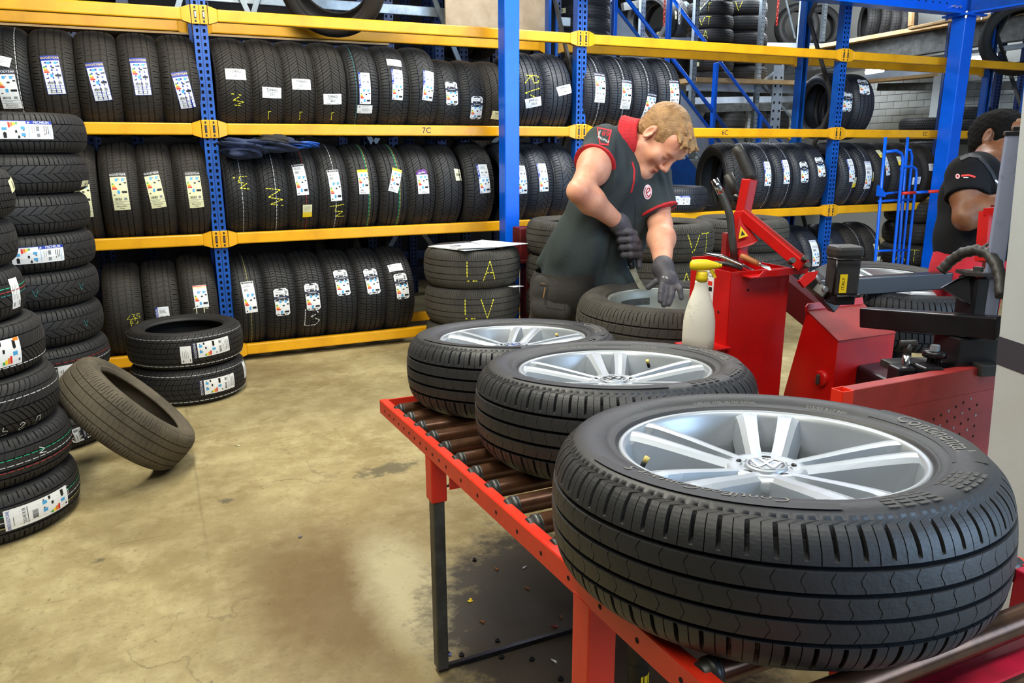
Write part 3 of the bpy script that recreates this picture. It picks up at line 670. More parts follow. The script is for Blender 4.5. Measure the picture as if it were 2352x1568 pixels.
shelf(1, 'middle row, nearest bay', [
    (-0.375, 'van', .31, .2, 1, 0, [('goodyear_cream', .0, .02, 0)], [], [], 'narrow ribbed tire half hidden by the pile'),
    (-0.165, 'van', .31, .205, 1, 0, [('goodyear_cream', .12, .0, .03)], [], [], CG + ' standing straight'),
    (0.025, 'van', .31, .195, 1, .01, [('goodyear_cream', .14, -.01, .12)], [], [], CG + ' leaning'),
    (0.218, 'van', .31, .195, 1, .01, [('goodyear_cream', .12, .01, .04)], [], [], CG + ' by the upright')], 'tires on the third shelf from the top')
shelf(1, 'middle row, second bay', [
    (0.487, 'net', .306, .195, 0, .03, [], [('F', .10, .22, 0, 0, GY)], [(.0, PW)], 'net patterned tire with yellow chalk ticks'),
    (0.672, 'net', .306, .195, 0, .04, [], [('Z', .11, -.05, 0, 0, GY)], [(.1, PW)], 'net patterned tire with a long yellow scrawl'),
    (0.856, 'net', .306, .195, 0, .05, [('plain', .3, -.02, .06), ('tag_yellow', -.36, .01, 0)], [], [(.05, M['p_red'])], 'net patterned tire with sticker and yellow tag'),
    (1.045, 'net', .306, .195, 0, .05, [('plain', .16, .0, .05)], [('F', .11, -.42, .01, 0, GY)], [(.0, PW)], 'net patterned tire with sticker over chalk ticks'),
    (1.240, 'rib', .306, .2, 0, .05, [('yellowhead', .22, -.01, 0)], [], [(.22, M['p_green']), (.30, M['p_olive'])], 'green lined tire with upright yellow headed sticker'),
    (1.440, 'rib', .306, .2, 0, .06, [('yellowhead', .24, .0, -.3)], [], [(.22, M['p_green']), (.30, M['p_olive'])], 'green lined tire with slanted yellow headed sticker'),
    (1.635, 'v', .306, .2, 0, .03, [('apollo', .20, .0, .03)], [], [], 'tire with a purple headed sticker'),
    (1.825, 'v', .306, .2, 0, .06, [('slip', .34, .06, .03)], [], [], 'tire with a cream slip on its shoulder'),
    (2.075, 'alpin', .31, .22, 0, -.05, [('michelin', .22, .02, .06)], [], [], 'tire turned to show its empty inside')], 'tires on the third shelf from the top')
shelf(1, 'middle row past blue column', [
    (2.335, 'alpin', .31, .205, 4, .03, [('michelin', .18, .03, .02)], [], [], 'herringbone tire half hidden by the blue column'),
    (2.530, 'alpin', .31, .205, 4, .03, [('michelin', .22, .0, .03)], [], [], 'herringbone tire with a whole blue edged sticker'),
    (2.730, 'alpin', .31, .205, 4, .03, [], [], [], 'bare herringbone tire partly behind the mechanic')], 'tires on the third shelf from the top')
shelf(1, 'middle row, third bay', [
    (4.37, 'alpin', .31, .205, 0, -.20, [], [], [], 'tire turned to show its dark open middle'),
    (4.60, 'alpin', .31, .19, 4, .0, [('michelin', .2, .0, .0)], [], [(.3, PW)], 'dash lined bluish tire with blue edged sticker'),
    (4.80, 'alpin', .31, .19, 4, .0, [('michelin', .24, .0, .02)], [], [(.3, PW)], 'bluish tire with a blue edged sticker'),
    (5.00, 'net', .31, .19, 4, .0, [('wiltec', .22, .0, .02)], [], [], 'bluish tire with a rounded label'),
    (5.19, 'net', .31, .19, 4, .0, [('wiltec', .36, .0, .05)], [], [], 'bluish tire with a rounded label set high')], 'tires on the third shelf from the top')
shelf(1, 'middle row, last bay', [
    (5.54, 'alpin', .31, .19, 4, .0, [('michelin', .25, .0, .05), ('tag_yellow', -.1, .05, .05)], [], [(.2, PW)], 'tire with a strip sticker and a yellow tag'),
    (5.745, 'alpin', .31, .19, 4, .0, [('bridgestone', .1, .0, .0), ('tag_yellow', .05, .085, .0)], [], [(-.2, PW)], 'tire with a tall white sticker'),
    (5.95, 'rib', .31, .19, 0, .0, [('tag_yellow', .75, .0, .1), ('plain', .4, .04, .05)], [], [], 'tire with a yellow tag on its top'),
    (6.155, 'rib', .31, .19, 0, .0, [('tag_yellow', .5, .0, .0)], [], [], 'tire seen through the hand truck'),
    (6.36, 'v', .31, .19, 1, .0, [('rl', -.1, .0, .05)], [], [], 'tire with a low RL485G slip'),
    (6.57, 'v', .31, .19, 1, .0, [('rl', .28, .0, -.05)], [], [], 'tire with a high RL485G slip')], 'tires on the third shelf from the top')
shelf(0, 'lowest row, nearest bay', [
    (-0.225, 'worn', .308, .21, 1, 0, [], [('235', .03, .06, .055, 0, GY), ('65', .03, -.03, .055, 0, GY), ('16', .03, -.12, .055, 0, GY)], [], 'worn tire chalked 235 65 16'),
    (-0.015, 'rib', .308, .205, 1, 0, [('michelin', -.12, .0, .03)], [], [], 'ribbed tire with a strip sticker'),
    (0.195, 'worn', .318, .215, 1, 0, [('euonly', .308, .01, .03), ('cream_tall', -.12, .0, -.05)], [], [], 'worn tire with a torn cream sheet')], 'tires on the bottom shelf')
VL = 'van tire with rounded label'
shelf(0, 'lowest row, second bay', [
    (0.478, 'rib', .31, .2, 0, .03, [('plain', .26, .0, .05)], [], [(.0, M['p_olive'])], 'tire with a straight white strip sticker'),
    (0.668, 'block', .31, .205, 0, .04, [('wiltec', .1, .0, .02)], [], [], VL + ' at mid height'),
    (0.862, 'block', .31, .205, 0, .04, [('wiltec', .16, .0, .03)], [('B', .125, -.28, .0, 0, GW)], [], VL + ' over a white chalk B'),
    (1.060, 'block', .31, .205, 0, .05, [('wiltec', .42, .0, .03)], [], [], VL + ' high on the tread'),
    (1.260, 'block', .31, .205, 0, .05, [('wiltec', .40, .0, .05)], [], [], VL + ' high and tilted'),
    (1.455, 'block', .31, .205, 0, .06, [('wiltec', .24, .0, .05), ('paper', .68, -.02, .06)], [], [], VL + ' under a paper slip')], 'tires on the bottom shelf')
shelf(0, 'lowest row, last bay', [
    (5.0, 'net', .305, .205, 4, .0, [('wiltec', .02, .0, .0)], [], [], 'net patterned tire with a rounded label'),
    (5.22, 'rib', .305, .205, 4, .0, [('bridgestone', .3, .0, .0), ('paper', -.35, .02, 0)], [], [], 'ribbed tire with a tall sticker and a slip'),
    (5.52, 'rib', .305, .205, 4, .0, [], [], [], 'bare ribbed tire'),
    (5.74, 'rib', .305, .205, 1, .0, [], [('V', .06, .1, .04, 0, GY)], [(.2, PW)], 'tire with a dashed line and a chalk tick'),
    (5.96, 'rib', .305, .205, 1, .0, [('tag_yellow', .3, .0, .05), ('slip', -.1, .03, .1)], [], [(.1, PW)], 'tire with a yellow tag')], 'tires on the bottom shelf')
# tyre leaning through the top beams and a few on top
tire('alpin', (1.16, 5.20, 2.33), (0.0, 0, math.radians(62)), 'large bare tire tilted between the top yellow beams', .33, .23, 1, name='tire').rotation_euler = Euler((math.radians(0), math.radians(-28), math.radians(68)))
# ------------------------------------------------------------------ stacks on the floor
def face(cx, cy, frac=0.0): return math.atan2(cx, cy) - math.asin(frac)
# front pile at the picture's edge
A_Z = [0.098, 0.285, 0.472, 0.659, 0.84, 0.975, 1.145]
A_W = [0.19, 0.183, 0.19, 0.183, 0.18, 0.16, 0.17]
zz = 0.0; A_X = (-.676, -.680, -.697, -.720, -.757, -.757, -.742)
spec = [('rib', 0, [('bridgestone', .50, 0, .0)], [(.22, M['p_green']), (-.05, M['p_white']), (-.3, M['p_olive'])], [('5', .03, .80, .2, GW)], 'ribbed tire with green lines and a long white sticker, bottom of the front pile'),
        ('rib', 0, [], [(.22, M['p_green']), (-.05, M['p_white']), (-.3, M['p_red'])], [('S', .035, .62, .25, GW)], 'ribbed tire with green and white lines but no sticker, second up in the front pile'),
        ('v', 0, [], [(.4, M['p_white'])], [('0', .035, .72, -.9, GW), ('8', .035, .55, -.9, GW), ('5', .035, .38, -.9, GW)], 'winter tire with one thick white line and stamped digits, third up in the front pile'),
        ('v', 0, [('pirelli', .42, 0, .0)], [(-.62, M['p_white'])], [('0', .04, .05, .85, GW), ('7', .04, .22, .85, GW)], 'tire with a yellow headed white sticker, fourth up in the front pile'),
        ('alpin', 0, [('paper', .86, .0, -1.5)], [(.3, M['p_green']), (.15, M['p_red']), (.0, M['p_teal'])], [], 'tire with a small slip over coloured lines, fifth up in the front pile'),
        ('alpin', 0, [], [], [], 'bare herringbone tire second from the top of the front pile'),
        ('net', 0, [('slip', .97, .03, .2)], [], [], 'net patterned tire on top of the front pile')]
for i, (stl, m, st, ln, ch, lab) in enumerate(spec):
    Wd = A_W[i]; cx, cy = A_X[i], 3.18 + 0.01 * (i % 2); z = zz + Wd / 2; zz += Wd + .001
    tire(stl, (cx, cy, z), LIE, lab, .31, Wd, m, [(k, face(cx, cy, f), x0, a if k != 'paper' else 0) for k, f, x0, a in st],
         [(t, sz, face(cx, cy, f), v * Wd * .44, -PI / 2, c) for t, sz, f, v, c in ch], ln, 'tires in the front pile')
# pile behind it
B = [(-.575, .155), (-.575, .155), (-.570, .165), (-.578, .17), (-.577, .16), (-.573, .16), (-.575, .165), (-.560, .165), (-.548, .165)]
specB = [([('wiltec', .55, .0, .15)], [], 'tire with a rounded white label, bottom of the rear pile'), ([], [], 'bare tire second up in the rear pile'),
         ([('plain', .50, -.03, 0)], [(.25, M['p_red']), (0, PW)], 'tire with red and white lines and a long label, third up in the rear pile'),
         ([], [], 'tire with faint green flecks, fourth up in the rear pile'), ([], [], 'tire with a V tread and pale flecks, fifth up in the rear pile'),
         ([('michelin', .24, .0, PI)], [], 'herringbone tire with a short blue headed sticker, middle of the rear pile'), ([], [], 'plain herringbone tire third from the top of the rear pile'),
         ([('slip', .93, -.06, 0)], [], 'plain herringbone tire second from the top of the rear pile'), ([('michelin', .24, .01, PI)], [], 'herringbone tire with a large blue headed sticker, top of the rear pile')]
zz = 0
for i, (cx, Wd) in enumerate(B):
    st, ln, lab = specB[i]; z = zz + Wd / 2; zz += Wd + .001
    ch = [('V', .03, face(cx, 4.05, f), 0, -PI / 2, M['p_teal']) for f in ((.15, .72) if i in (3, 4) else ())]
    tire('alpin' if i not in (0, 2) else 'rib', (cx, 4.05, z), LIE, lab, .31, Wd, 0, [(k, face(cx, 4.05, f), x0, a) for k, f, x0, a in st], ch, ln, 'tires in the rear pile')
# low pile in front of the rack
for i, (st, lab) in enumerate((([('goodyear_dark', .46, .0, .0), ('paper', .96, .02, 0)], 'lower one of the two white lined tires lying before the rack'),
                               ([('goodyear_dark', .42, .01, .03), ('paper', -.02, -.01, 0)], 'upper one of the two white lined tires lying before the rack'))):
    tire('net', (.085, 4.5, .0985 + .197 * i), LIE, lab, .30, .195, 0, [(k, face(.085, 4.5, f), x0, a) for k, f, x0, a in st], [], [(.82, PW), (-.82, PW)], 'two tires lying before the rack')
# leaning tyre
_d = (survey(292, 937, 3.2) - Vector((0, 0, CAM_H))).normalized(); ax = _r * 0.66 + _u * 0.72; ax = (ax - _d * ax.dot(_d)).normalized(); ax = (ax - _d * 0.20).normalized()
def rot_to(axv, spin=0.0):
    q = Vector((1, 0, 0)).rotation_difference(Vector(axv)); return (q.to_matrix() @ Matrix.Rotation(spin, 3, 'X')).to_euler()
LT_R, LT_W = .288, .195
c = survey(292, 937, 3.2); need = LT_R * math.sqrt(1 - ax.z ** 2) + LT_W / 2 * .86 * abs(ax.z)
c = survey(292, 937, 3.2); c.z = need - .012
tire('worn', c, rot_to(ax, 0.4), 'dusty worn tire leaning askew on the concrete against the piles', LT_R, LT_W, 3, [], [('F', .06, 1.95, -.06, .2, GY)], [])
# LA / LV pile with a flattened carton on top
for i, (tx, lab) in enumerate((('', 'dusty tire at the bottom of the pile under the carton'), ('LV', 'dusty tire chalked LV, middle of the pile under the carton'), ('LA', 'dusty tire chalked LA, top of the pile under the carton'))):
    tire('worn', (1.84, 4.63, .118 + .236 * i), (0, -PI / 2, 0.1 * i), lab, .312, .235, 2, [], [(tx, .11, face(1.84, 4.63, .02 + .05 * (i == 1)) - 0.1 * i * 0, .0, -PI / 2, GY)] if tx else [], [], 'tires in the pile under the carton')
cb = thing('cardboard', 'flattened white printed carton lying on the LA tire pile', 'carton', (1.84, 4.55, .712))
mb = MB()
for poly, dz in (([(-.29, .10), (.02, .16), (.06, -.16), (-.16, -.20)], .004), ([(.02, .14), (.12, .20), (.22, .05), (.30, -.10), (.06, -.14)], .010), ([(-.20, -.17), (.06, -.21), (.30, -.13), (.24, -.06), (-.14, -.06)], .016)):
    mb.prism([(a, b, dz + .02 * max(0, a) * (b > .1)) for a, b in poly], (0, 0, .004), M['white'])
mb.build('sheet', cb)
mb = MB(); text_flat(mb, 'BRIDGESTONE', .05, M['sblue'], lambda a, b: (.0 + a * .8 + b * .3, .02 + b * .9 - a * .1, .0225)); mb.add([(-.2, -.05, .0212), (-.13, -.06, .0212), (-.14, -.09, .0212), (-.21, -.08, .0212)], [(0, 1, 2, 3)], M['sblack']); mb.build('print', cb)
tag(MB().box((2.03, 4.36, .472), (.10, .05, .002), M['white'], (0, .08, .5)).build('paper_slip'), 'small white slip sticking out between the LA and LV tires', 'paper')

# lying tyres behind the mechanic, under and on the rack
pA, pB, pC = survey(1515, 560, 4.75), survey(1697, 560, 5.35), survey(1318, 560, 5.0)
for (x, y, Wd, R_, tx, grp, lab) in ((pA.x, pA.y, .222, .325, {3: ('VT', .74), 2: ('A', .52)}, 'dusty tires piled behind the mechanic', 'dusty tire of the pile right behind the working mechanic'), (pB.x, pB.y, .214, .325, {2: ('L', .5)}, 'dusty tires piled behind the red lever', 'dusty tire of the pile right behind the red lever'), (pC.x, pC.y, .220, .31, {}, 'dusty tires piled between column and mechanic', 'dusty tire of the pile between blue column and mechanic')):
    for i in range(4):
        tire('worn', (x, y, Wd * (i + .5)), (0, -PI / 2, .7 * i), lab + ', ' + ('lowest', 'second up', 'third up', 'topmost')[i] + ' one', R_, Wd - .002, 2, [], [(tx[i][0], .11, face(x, y, tx[i][1]) + .7 * i, .0, -PI / 2, GY)] if tx.get(i) else [], [], grp)
rj = thing('trolley_jack', 'dark red metal jack half hidden beside the blue column', 'jack', survey(1222, 570, 5.2)); rj.location.z = 0; M['jack_red'] = mat('dark_red_enamel', (104, 22, 26), .45, 0, (70, 16, 20), 8)
MB().box((0, 0, .70), (.24, .12, .22), M['jack_red'], bev=.01).build('body', rj); MB().box((0, 0, .30), (.14, .10, .60), M['jack_red'], bev=.01).build('leg', rj); MB().tube([(-.05, -.065, .66), (-.05, -.07, .66)], .02, M['dark_void'], 10, sm=False).build('hole', rj); MB().box((0, -.02, .59), (.26, .16, .02), M['jack_red'], bev=.004).build('flange', rj)
tire('alpin', (3.88, 5.27, LEV[1] + .034 + .1), LIE, 'tire lying flat on the shelf with a white blue-edged sticker', .27, .195, 4, [('michelin', face(3.88, 5.27, .16), 0, PI)], [], [])
for i in range(4):
    tire('worn', (6.75, 5.2, .1 + .2 * i + .02), LIE, 'tire of the pile behind the hand truck, ' + ('lowest', 'second up chalked AT', 'third up', 'topmost')[i] + ' one', .33, .198, 1, [], [('AT', .12, face(6.75, 5.2, -.2), 0, -PI / 2, GY)] if i == 1 else [], [], 'tires piled behind the hand truck')

# bundled jacket on the shelf
jk = thing('jacket', 'crumpled navy work jacket stuffed on top of net patterned tires', 'jacket', (.68, 5.05, 1.335))
random.seed(3)
def cloth_lump(name, cx, cy, cz, sx, sy, sz, m, parent, seed, amp=.35):
    rnd = random.Random(seed); ph = [(rnd.uniform(0, 6), rnd.uniform(2, 7), rnd.uniform(2, 7), rnd.uniform(2, 6)) for _ in range(6)]
    n, k = 36, 18; V = []
    for j in range(k + 1):
        t = PI * j / k
        for i in range(n):
            p = 2 * PI * i / n; d = Vector((math.sin(t) * math.cos(p), math.sin(t) * math.sin(p), math.cos(t)))
            a = 1 + amp * sum(math.sin(q[0] + q[1] * d.x + q[2] * d.y + q[3] * d.z * 2) for q in ph) / 3
            V.append((cx + sx * d.x * a, cy + sy * d.y * a, cz + sz * d.z * a))
    Fc = [(j * n + i, j * n + (i + 1) % n, (j + 1) * n + (i + 1) % n, (j + 1) * n + i) for j in range(k) for i in range(n)]
    return link(name, mesh_np(name, V, Fc, [m], None, True), parent)
M['navy_cloth'] = mat('navy_cloth', (44, 58, 92), 0.75, 0, (24, 32, 54), 7, 0.3, 90)
M['dark_cloth'] = mat('dark_cloth', (44, 42, 42), 0.85, 0, (34, 33, 34), 9, 0.3, 120)
cloth_lump('sleeve', -.14, -.055, -.012, .13, .075, .050, M['navy_cloth'], jk, 5, .42)
cloth_lump('body', .04, -.04, .004, .15, .085, .046, M['navy_cloth'], jk, 9, .42)
cloth_lump('hood', .02, -.075, .030, .10, .06, .032, M['dark_cloth'], jk, 14, .3)
cloth_lump('lining', .20, -.05, .004, .085, .05, .020, M['blue'], jk, 21)

# litter on the floor
deb = [(690, 1231, 'metal_clip', 'silver scrap of foil lying alone on the open floor', 'chrome'), (548, 1022, 'tag', 'small pale paper dot on the concrete by the leaning tire', 'cream'),
       (1090, 1285, 'rubber_plug', 'black rubber plug at the edge of the oily patch', 'sblack'), (1140, 1306, 'valve', 'brass tire valve near the black plug', 'handle_wood'), (1210, 1350, 'valve', 'brass tire valve in the middle of the oily patch', 'handle_wood'),
       (1080, 1378, 'leaf', 'tiny yellow leaf scrap on the oily floor', 'syellow'), (1143, 1470, 'nut', 'black nut above the floor bar', 'sblack'), (1060, 1503, 'nut', 'black nut beside the grey conveyor foot', 'sblack'),
       (1032, 1500, 'foil', 'crushed silver foil beside the grey conveyor foot', 'chrome'), (1152, 1508, 'nut', 'black nut just below the floor bar', 'sblack'), (1222, 1513, 'nut', 'larger black nut below the floor bar near the red leg', 'sblack'),
       (1288, 1415, 'valve', 'brass tire valve beside the red leg', 'handle_wood'), (1273, 1438, 'valve', 'copper tire valve above the floor bar', 'red_dull'), (1288, 1558, 'nut', 'black nut at the bottom of the picture', 'sblack'), (1272, 1517, 'valve', 'pale valve stem below the floor bar', 'white'), (1205, 1302, 'valve', 'pale valve stem at the top of the oily patch', 'white'), (1107, 1427, 'valve', 'brass valve on the scratched floor', 'handle_wood')]
for x, y, nm, lab, mk in deb:
    p = sv_z(x, y, 0.004); mb = MB(); a = random.uniform(0, 3)
    if nm == 'valve': mb.tube([(-.009, 0, 0), (-.002, 0, 0), (0, 0, 0), (.009, 0, 0)], [.0032, .0032, .002, .002], M[mk], 8)
    elif nm in ('nut', 'rubber_plug'): mb.lathe([(.0, .007), (.004, .007), (.0045, .0035), (.0075, .003), (.0078, -.004), (0, -.004)], M[mk], 6, sm=False)
    else: mb.box((0, 0, -.002), (.016, .011, .002), M[mk], (.1, .15, .3), .0008); mb.box((.004, .004, 0), (.008, .007, .0015), M[mk], (.3, -.2, .9))
    tag(mb.build(nm, None, p, (0, 0, a)), lab, 'litter')
# ------------------------------------------------------------------ roller conveyor
CV_Y0 = 0.96
def cp(x, y, dz=0.0): return Vector((x + .013 * (y - CV_Y0), y, .690 - .0728 * (y - CV_Y0) + dz))
XL, XR, YA, YB = .528, 1.150, 0.30, 2.115
cv = thing('roller_conveyor', 'red roller conveyor table with brown steel rollers carrying the car wheels', 'conveyor', (.84, 1.2, 0)); c0 = Vector((.84, 1.2, 0))
def rail(x, s):
    mb = MB(); m = M['red_orange']
    sec = [(0, -.040), (.0035, -.040), (.0035, -.004), (.022, -.004), (.022, 0), (.002, 0), (0, -.002)]
    a = [cp(x + s * u, YA, v) for u, v in sec]; b = [cp(x + s * u, YB, v) for u, v in sec]; n = len(sec)
    mb.add(a + b, [(i, (i + 1) % n, n + (i + 1) % n, n + i) for i in range(n)] + [list(range(n)), list(range(n, 2 * n))[::-1]], m)
    y = 0.36
    while y < 2.08:
        p = cp(x - s * .0006, y, -.022); mb.tube([p, p + Vector((s * .001, 0, 0))], .0042, M['dark_void'], 8, sm=False); y += .0485 if y > 1.5 else .097
    return mb
rail(XL, 1).build('side_rail', cv, -c0); rail(XR, -1).build('side_rail', cv, -c0)
rl = MB(); mr = M['roller']
prof = [(.004, -.008), (.004, 0), (.0105, 0), (.0125, .002), (.0125, .012), (.0155, .0125), (.0155, .022), (.0145, .023), (.0145, .025), (.0155, .026), (.0155, .569), (.0145, .57), (.0155, .572), (.0155, .582), (.0125, .583), (.0125, .594), (.004, .594), (.004, .602)]
rl.lathe([(r, z) for r, z in prof if z <= .027], M['steel_dark'], 16, R=Matrix(((0, 0, 1), (0, 1, 0), (-1, 0, 0)))); rl.lathe([(.0155, .026), (.0155, .569)], mr, 16, R=Matrix(((0, 0, 1), (0, 1, 0), (-1, 0, 0)))); rl.lathe([(r, z) for r, z in prof if z >= .569], M['steel_dark'], 16, R=Matrix(((0, 0, 1), (0, 1, 0), (-1, 0, 0))))
rme = rl.mesh('roller'); y = 0.44
while y < 2.07:
    link('roller', rme, cv, cp(XL + .013, y, -.0095) - c0, (random.uniform(0, 6), 0, 0)).scale = (1, 1.22, 1.22); y += .0975
def cross(y, z, m=M['red_orange'], h=.04): return MB().beam(cp(XL + .004, y, z), cp(XR - .004, y, z), .004, h, m)
cross(YB - .004, -.022).build('end_rail', cv, -c0); cross(1.515, -.06, h=.03).build('cross_member', cv, -c0)
MB().beam(cp(XL, .52, -.075), cp(XR, .52, -.075), .05, .06, M['pink_red'], bev=.004).build('cross_member', cv, -c0)
# legs: far pair grey in red sleeves with a floor bar, near pair red
for x, s in ((XL + .020, 1), (XR - .02, -1)):
    p = cp(x, 1.66, -.04); lg = MB().beam((p.x, p.y, .012), (p.x, p.y, p.z - .03), .030, .034, M['steel_dark'], up=(0, 1, 0), bev=.003).build('leg', cv, -c0)
    MB().beam((p.x, p.y, p.z - .115), (p.x, p.y, p.z), .04, .044, M['red_orange'], up=(0, 1, 0), bev=.003).build('sleeve', lg)
    kb = MB(); kb.tube([(p.x + .02, p.y, p.z - .085), (p.x + .04, p.y, p.z - .085)], .0035, M['steel_dark'], 8); kb.tube([(p.x + .034, p.y, p.z - .085), (p.x + .042, p.y, p.z - .085)], .008, M['steel_dark'], 6, sm=False); kb.build('knob', lg)
    q = cp(x + .004 * s, .90, -.035); MB().beam((q.x, q.y, 0), (q.x, q.y, q.z), .05, .05, M['red_orange'], up=(0, 1, 0), bev=.003).build('leg', cv, -c0)
MB().beam((XL + .02, 1.66, .008), (XR, 1.66, .008), .012, .012, M['black']).build('floor_bar', cv, -c0)
rp = cp(XR - .03, .60, -.1); MB().beam((rp.x, rp.y, .2), (rp.x, rp.y, rp.z + .1), .03, .04, M['pink_red'], up=(0, 1, 0), bev=.003).build('post', cv, -c0)
cy = thing('pneumatic_cylinder', 'grey pneumatic lift cylinder with yellow black warning label under conveyor', 'cylinder', (.82, 1.16, 0))
MB().lathe([(0, .0), (.022, 0), (.022, .34), (.026, .345), (.026, .36), (.012, .362), (.012, .50), (0, .50)], M['steel_dark'], 20).build('tube', cy)
MB().lathe([(.0224, .15), (.0224, .28)], M['sblack'], 20).build('label_band', cy)
mb = MB(); mb.add([(-.0232 * math.sin(t), -.0232 * math.cos(t), z) for t in (-.9, -.3, .3) for z in (.19, .26)], [(0, 2, 3, 1), (2, 4, 5, 3)], M['syellow']); mb.build('warning_label', cy)

# ------------------------------------------------------------------ wheels
M['eco_rubber'] = mat('used_tread_rubber', (48, 49, 52), 0.5, 0, (40, 41, 43), 6, 0.12, 150, spec=0.5)
M['lettering'] = mat('raised_sidewall_rubber', (118, 116, 112), 0.75)
RUB.append(M['eco_rubber'])
WR, WW, RIMR = .335, .212, .229
def side_z(r):
    h = WR - .222; t = (WR - .010 * WR / .31 - r) / h
    pts = [(0.05, 0.905), (0.13, 0.955), (0.25, 0.99), (0.4, 1.0), (0.55, 0.985), (0.7, 0.93), (0.8, 0.87)]
    return WW / 2 * float(np.interp(t, [p[0] for p in pts], [p[1] for p in pts]))
eco_me = tire_mesh('tire_eco', WR, WW, .222, zones_eco(), 62, [M['eco_rubber']], cols=ECO_COLS, gd=.013, tw=.86)
def ring_text(mb, s, r, ang, size, m, lift=.0012, sx=1.0):
    vs, fs = text2d(s, size)
    mb.add([((r + b) * math.cos(ang - a * sx / r), (r + b) * math.sin(ang - a * sx / r), side_z(r + b) + lift) for a, b in vs], fs, m)
def ring_patch(mb, r0, r1, a0, a1, m, lift=.0006, n=10):
    vs = []
    for i in range(n + 1):
        a = a0 + (a1 - a0) * i / n
        for k in range(4): r = r0 + (r1 - r0) * k / 3; vs.append((r * math.cos(a), r * math.sin(a), side_z(r) + lift))
    mb.add(vs, [(i * 4 + k, i * 4 + k + 1, (i + 1) * 4 + k + 1, (i + 1) * 4 + k) for i in range(n) for k in range(3)], m, True)
let = MB(); ML = M['lettering']; MD = mat('smooth_sidewall_patch', (38, 38, 40), 0.55); MRb = mat('sidewall_rib_rubber', (74, 73, 71), .75)
for base in (0.0,):
    patches = []
    for a0, hw in ((.34, .52), (-1.89, .62)): pm_ = MB(); ring_patch(pm_, .250, .294, a0 - hw, a0 + hw, MD, .0002, 24); patches.append(pm_.mesh('sidewall_patch'))
    ribs = MB()
    letters = []
    for s_, r_, a_, z_ in (('Continental', .270, .34, .040), ('ContiEcoContact 5', .268, -1.89, .029), ('215/55 R17 94V', .243, 1.15, .011), ('TUBELESS  STEEL BELTED RADIAL', .243, 1.9, .008)):
        lm_ = MB(); ring_text(lm_, s_, r_, a_, z_, ML, .0012); letters.append(lm_.mesh('lettering'))
    for k in range(4):
        for q in range(5):
            for b0 in (-.36, -.80):
                a = base + b0 - .075 * k; ring_patch(ribs, .254 + .009 * q, .259 + .009 * q, a, a - .055, MRb, .0007, 2)
ribs_me = ribs.mesh('sidewall_ribs')
rb = MB(); MA = M['alloy']
rb.lathe([(.226, -.016), (.2295, -.012), (.2295, -.004), (.227, -.0005), (.2235, -.0005), (.219, -.004), (.2165, -.012), (.213, -.024), (.206, -.05), (.202, -.095), (.204, -.14), (.214, -.155), (.228, -.158), (.228, -.166), (.212, -.164), (.199, -.145), (.197, -.095), (.199, -.06)], MA, 96)
rb.lathe([(.0, -.036), (.032, -.034), (.05, -.028), (.060, -.030), (.066, -.04), (.068, -.075), (0, -.08)], MA, 40)
for k in range(5):
    a = 2 * PI * k / 5 + PI / 2
    p = Vector((.0475 * math.cos(a), .0475 * math.sin(a), -.0292)); rb.tube([p - Vector((0, 0, .004)), p], .0078, M['dark_void'], 14, sm=False); rb.tube([p - Vector((0, 0, .004)), p + Vector((0, 0, .0004))], .0045, M['steel_dark'], 6, sm=False)
rb.lathe([(.0, -.125), (.197, -.120), (.197, -.126), (0, -.131)], M['dark_void'], 40)  # added black disc stands in for the shade between the spokes
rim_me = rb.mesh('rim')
def spoke_mesh():
    mb = MB()
    for s in (-1, 1):
        st = []
        for r, t, hw, zt, zb in ((.036, .0165, .0130, -.0295, -.07), (.060, .0200, .0122, -.0262, -.078), (.095, .0240, .0128, -.0205, -.075), (.135, .0282, .0142, -.0135, -.068), (.170, .0318, .0155, -.0080, -.060), (.200, .0350, .0172, -.0040, -.05), (.2175, .0370, .0200, -.0030, -.03)):
            t *= s; w2 = hw * 1.42
            st.append([(r, t - w2, zb), (r, t - hw, zt - (.0075 if s < 0 else .002)), (r, t - hw * .35, zt - (.002 if s < 0 else 0)), (r, t + hw * .35, zt - (.002 if s > 0 else 0)), (r, t + hw, zt - (.0075 if s > 0 else .002)), (r, t + w2, zb)])
        vs = [p for q in st for p in q]; k = 6; fs = []
        for i in range(len(st) - 1):
            for j in range(k): fs.append((i * k + j, i * k + (j + 1) % k, (i + 1) * k + (j + 1) % k, (i + 1) * k + j))
        fs += [list(range(k)), list(range(len(vs) - k, len(vs)))[::-1]]
        mb.add(vs, fs, MA)
    # web joining the pair near the hub
    mb.add([(.045, -.03, -.032), (.045, .03, -.032), (.082, .012, -.034), (.082, -.012, -.034), (.045, -.03, -.07), (.045, .03, -.07), (.086, .012, -.07), (.086, -.012, -.07)], [(0, 1, 2, 3), (4, 7, 6, 5), (0, 3, 7, 4), (1, 5, 6, 2), (2, 6, 7, 3)], MA)
    return mb.mesh('spoke')
sp_me = spoke_mesh()
cb_ = MB(); cb_.lathe([(0, -.0275), (.0275, -.0275), (.0305, -.028), (.0320, -.030), (.033, -.036)], MA, 40)
cb_.lathe([(.0245, -.0275), (.0245, -.0258), (.0275, -.0258), (.0275, -.0275)], M['chrome'], 40)
def ribbon(mb, pts, wd, z0, z1, m):
    for (a, b), (c, d) in zip(pts[:-1], pts[1:]):
        dx, dy = c - a, d - b; l = math.hypot(dx, dy); nx, ny = -dy / l * wd / 2, dx / l * wd / 2; ex, ey = dx / l * wd * .3, dy / l * wd * .3
        mb.prism([(a + nx - ex, b + ny - ey, z0), (c + nx + ex, d + ny + ey, z0), (c - nx + ex, d - ny + ey, z0), (a - nx - ex, b - ny - ey, z0)], (0, 0, z1 - z0), m)
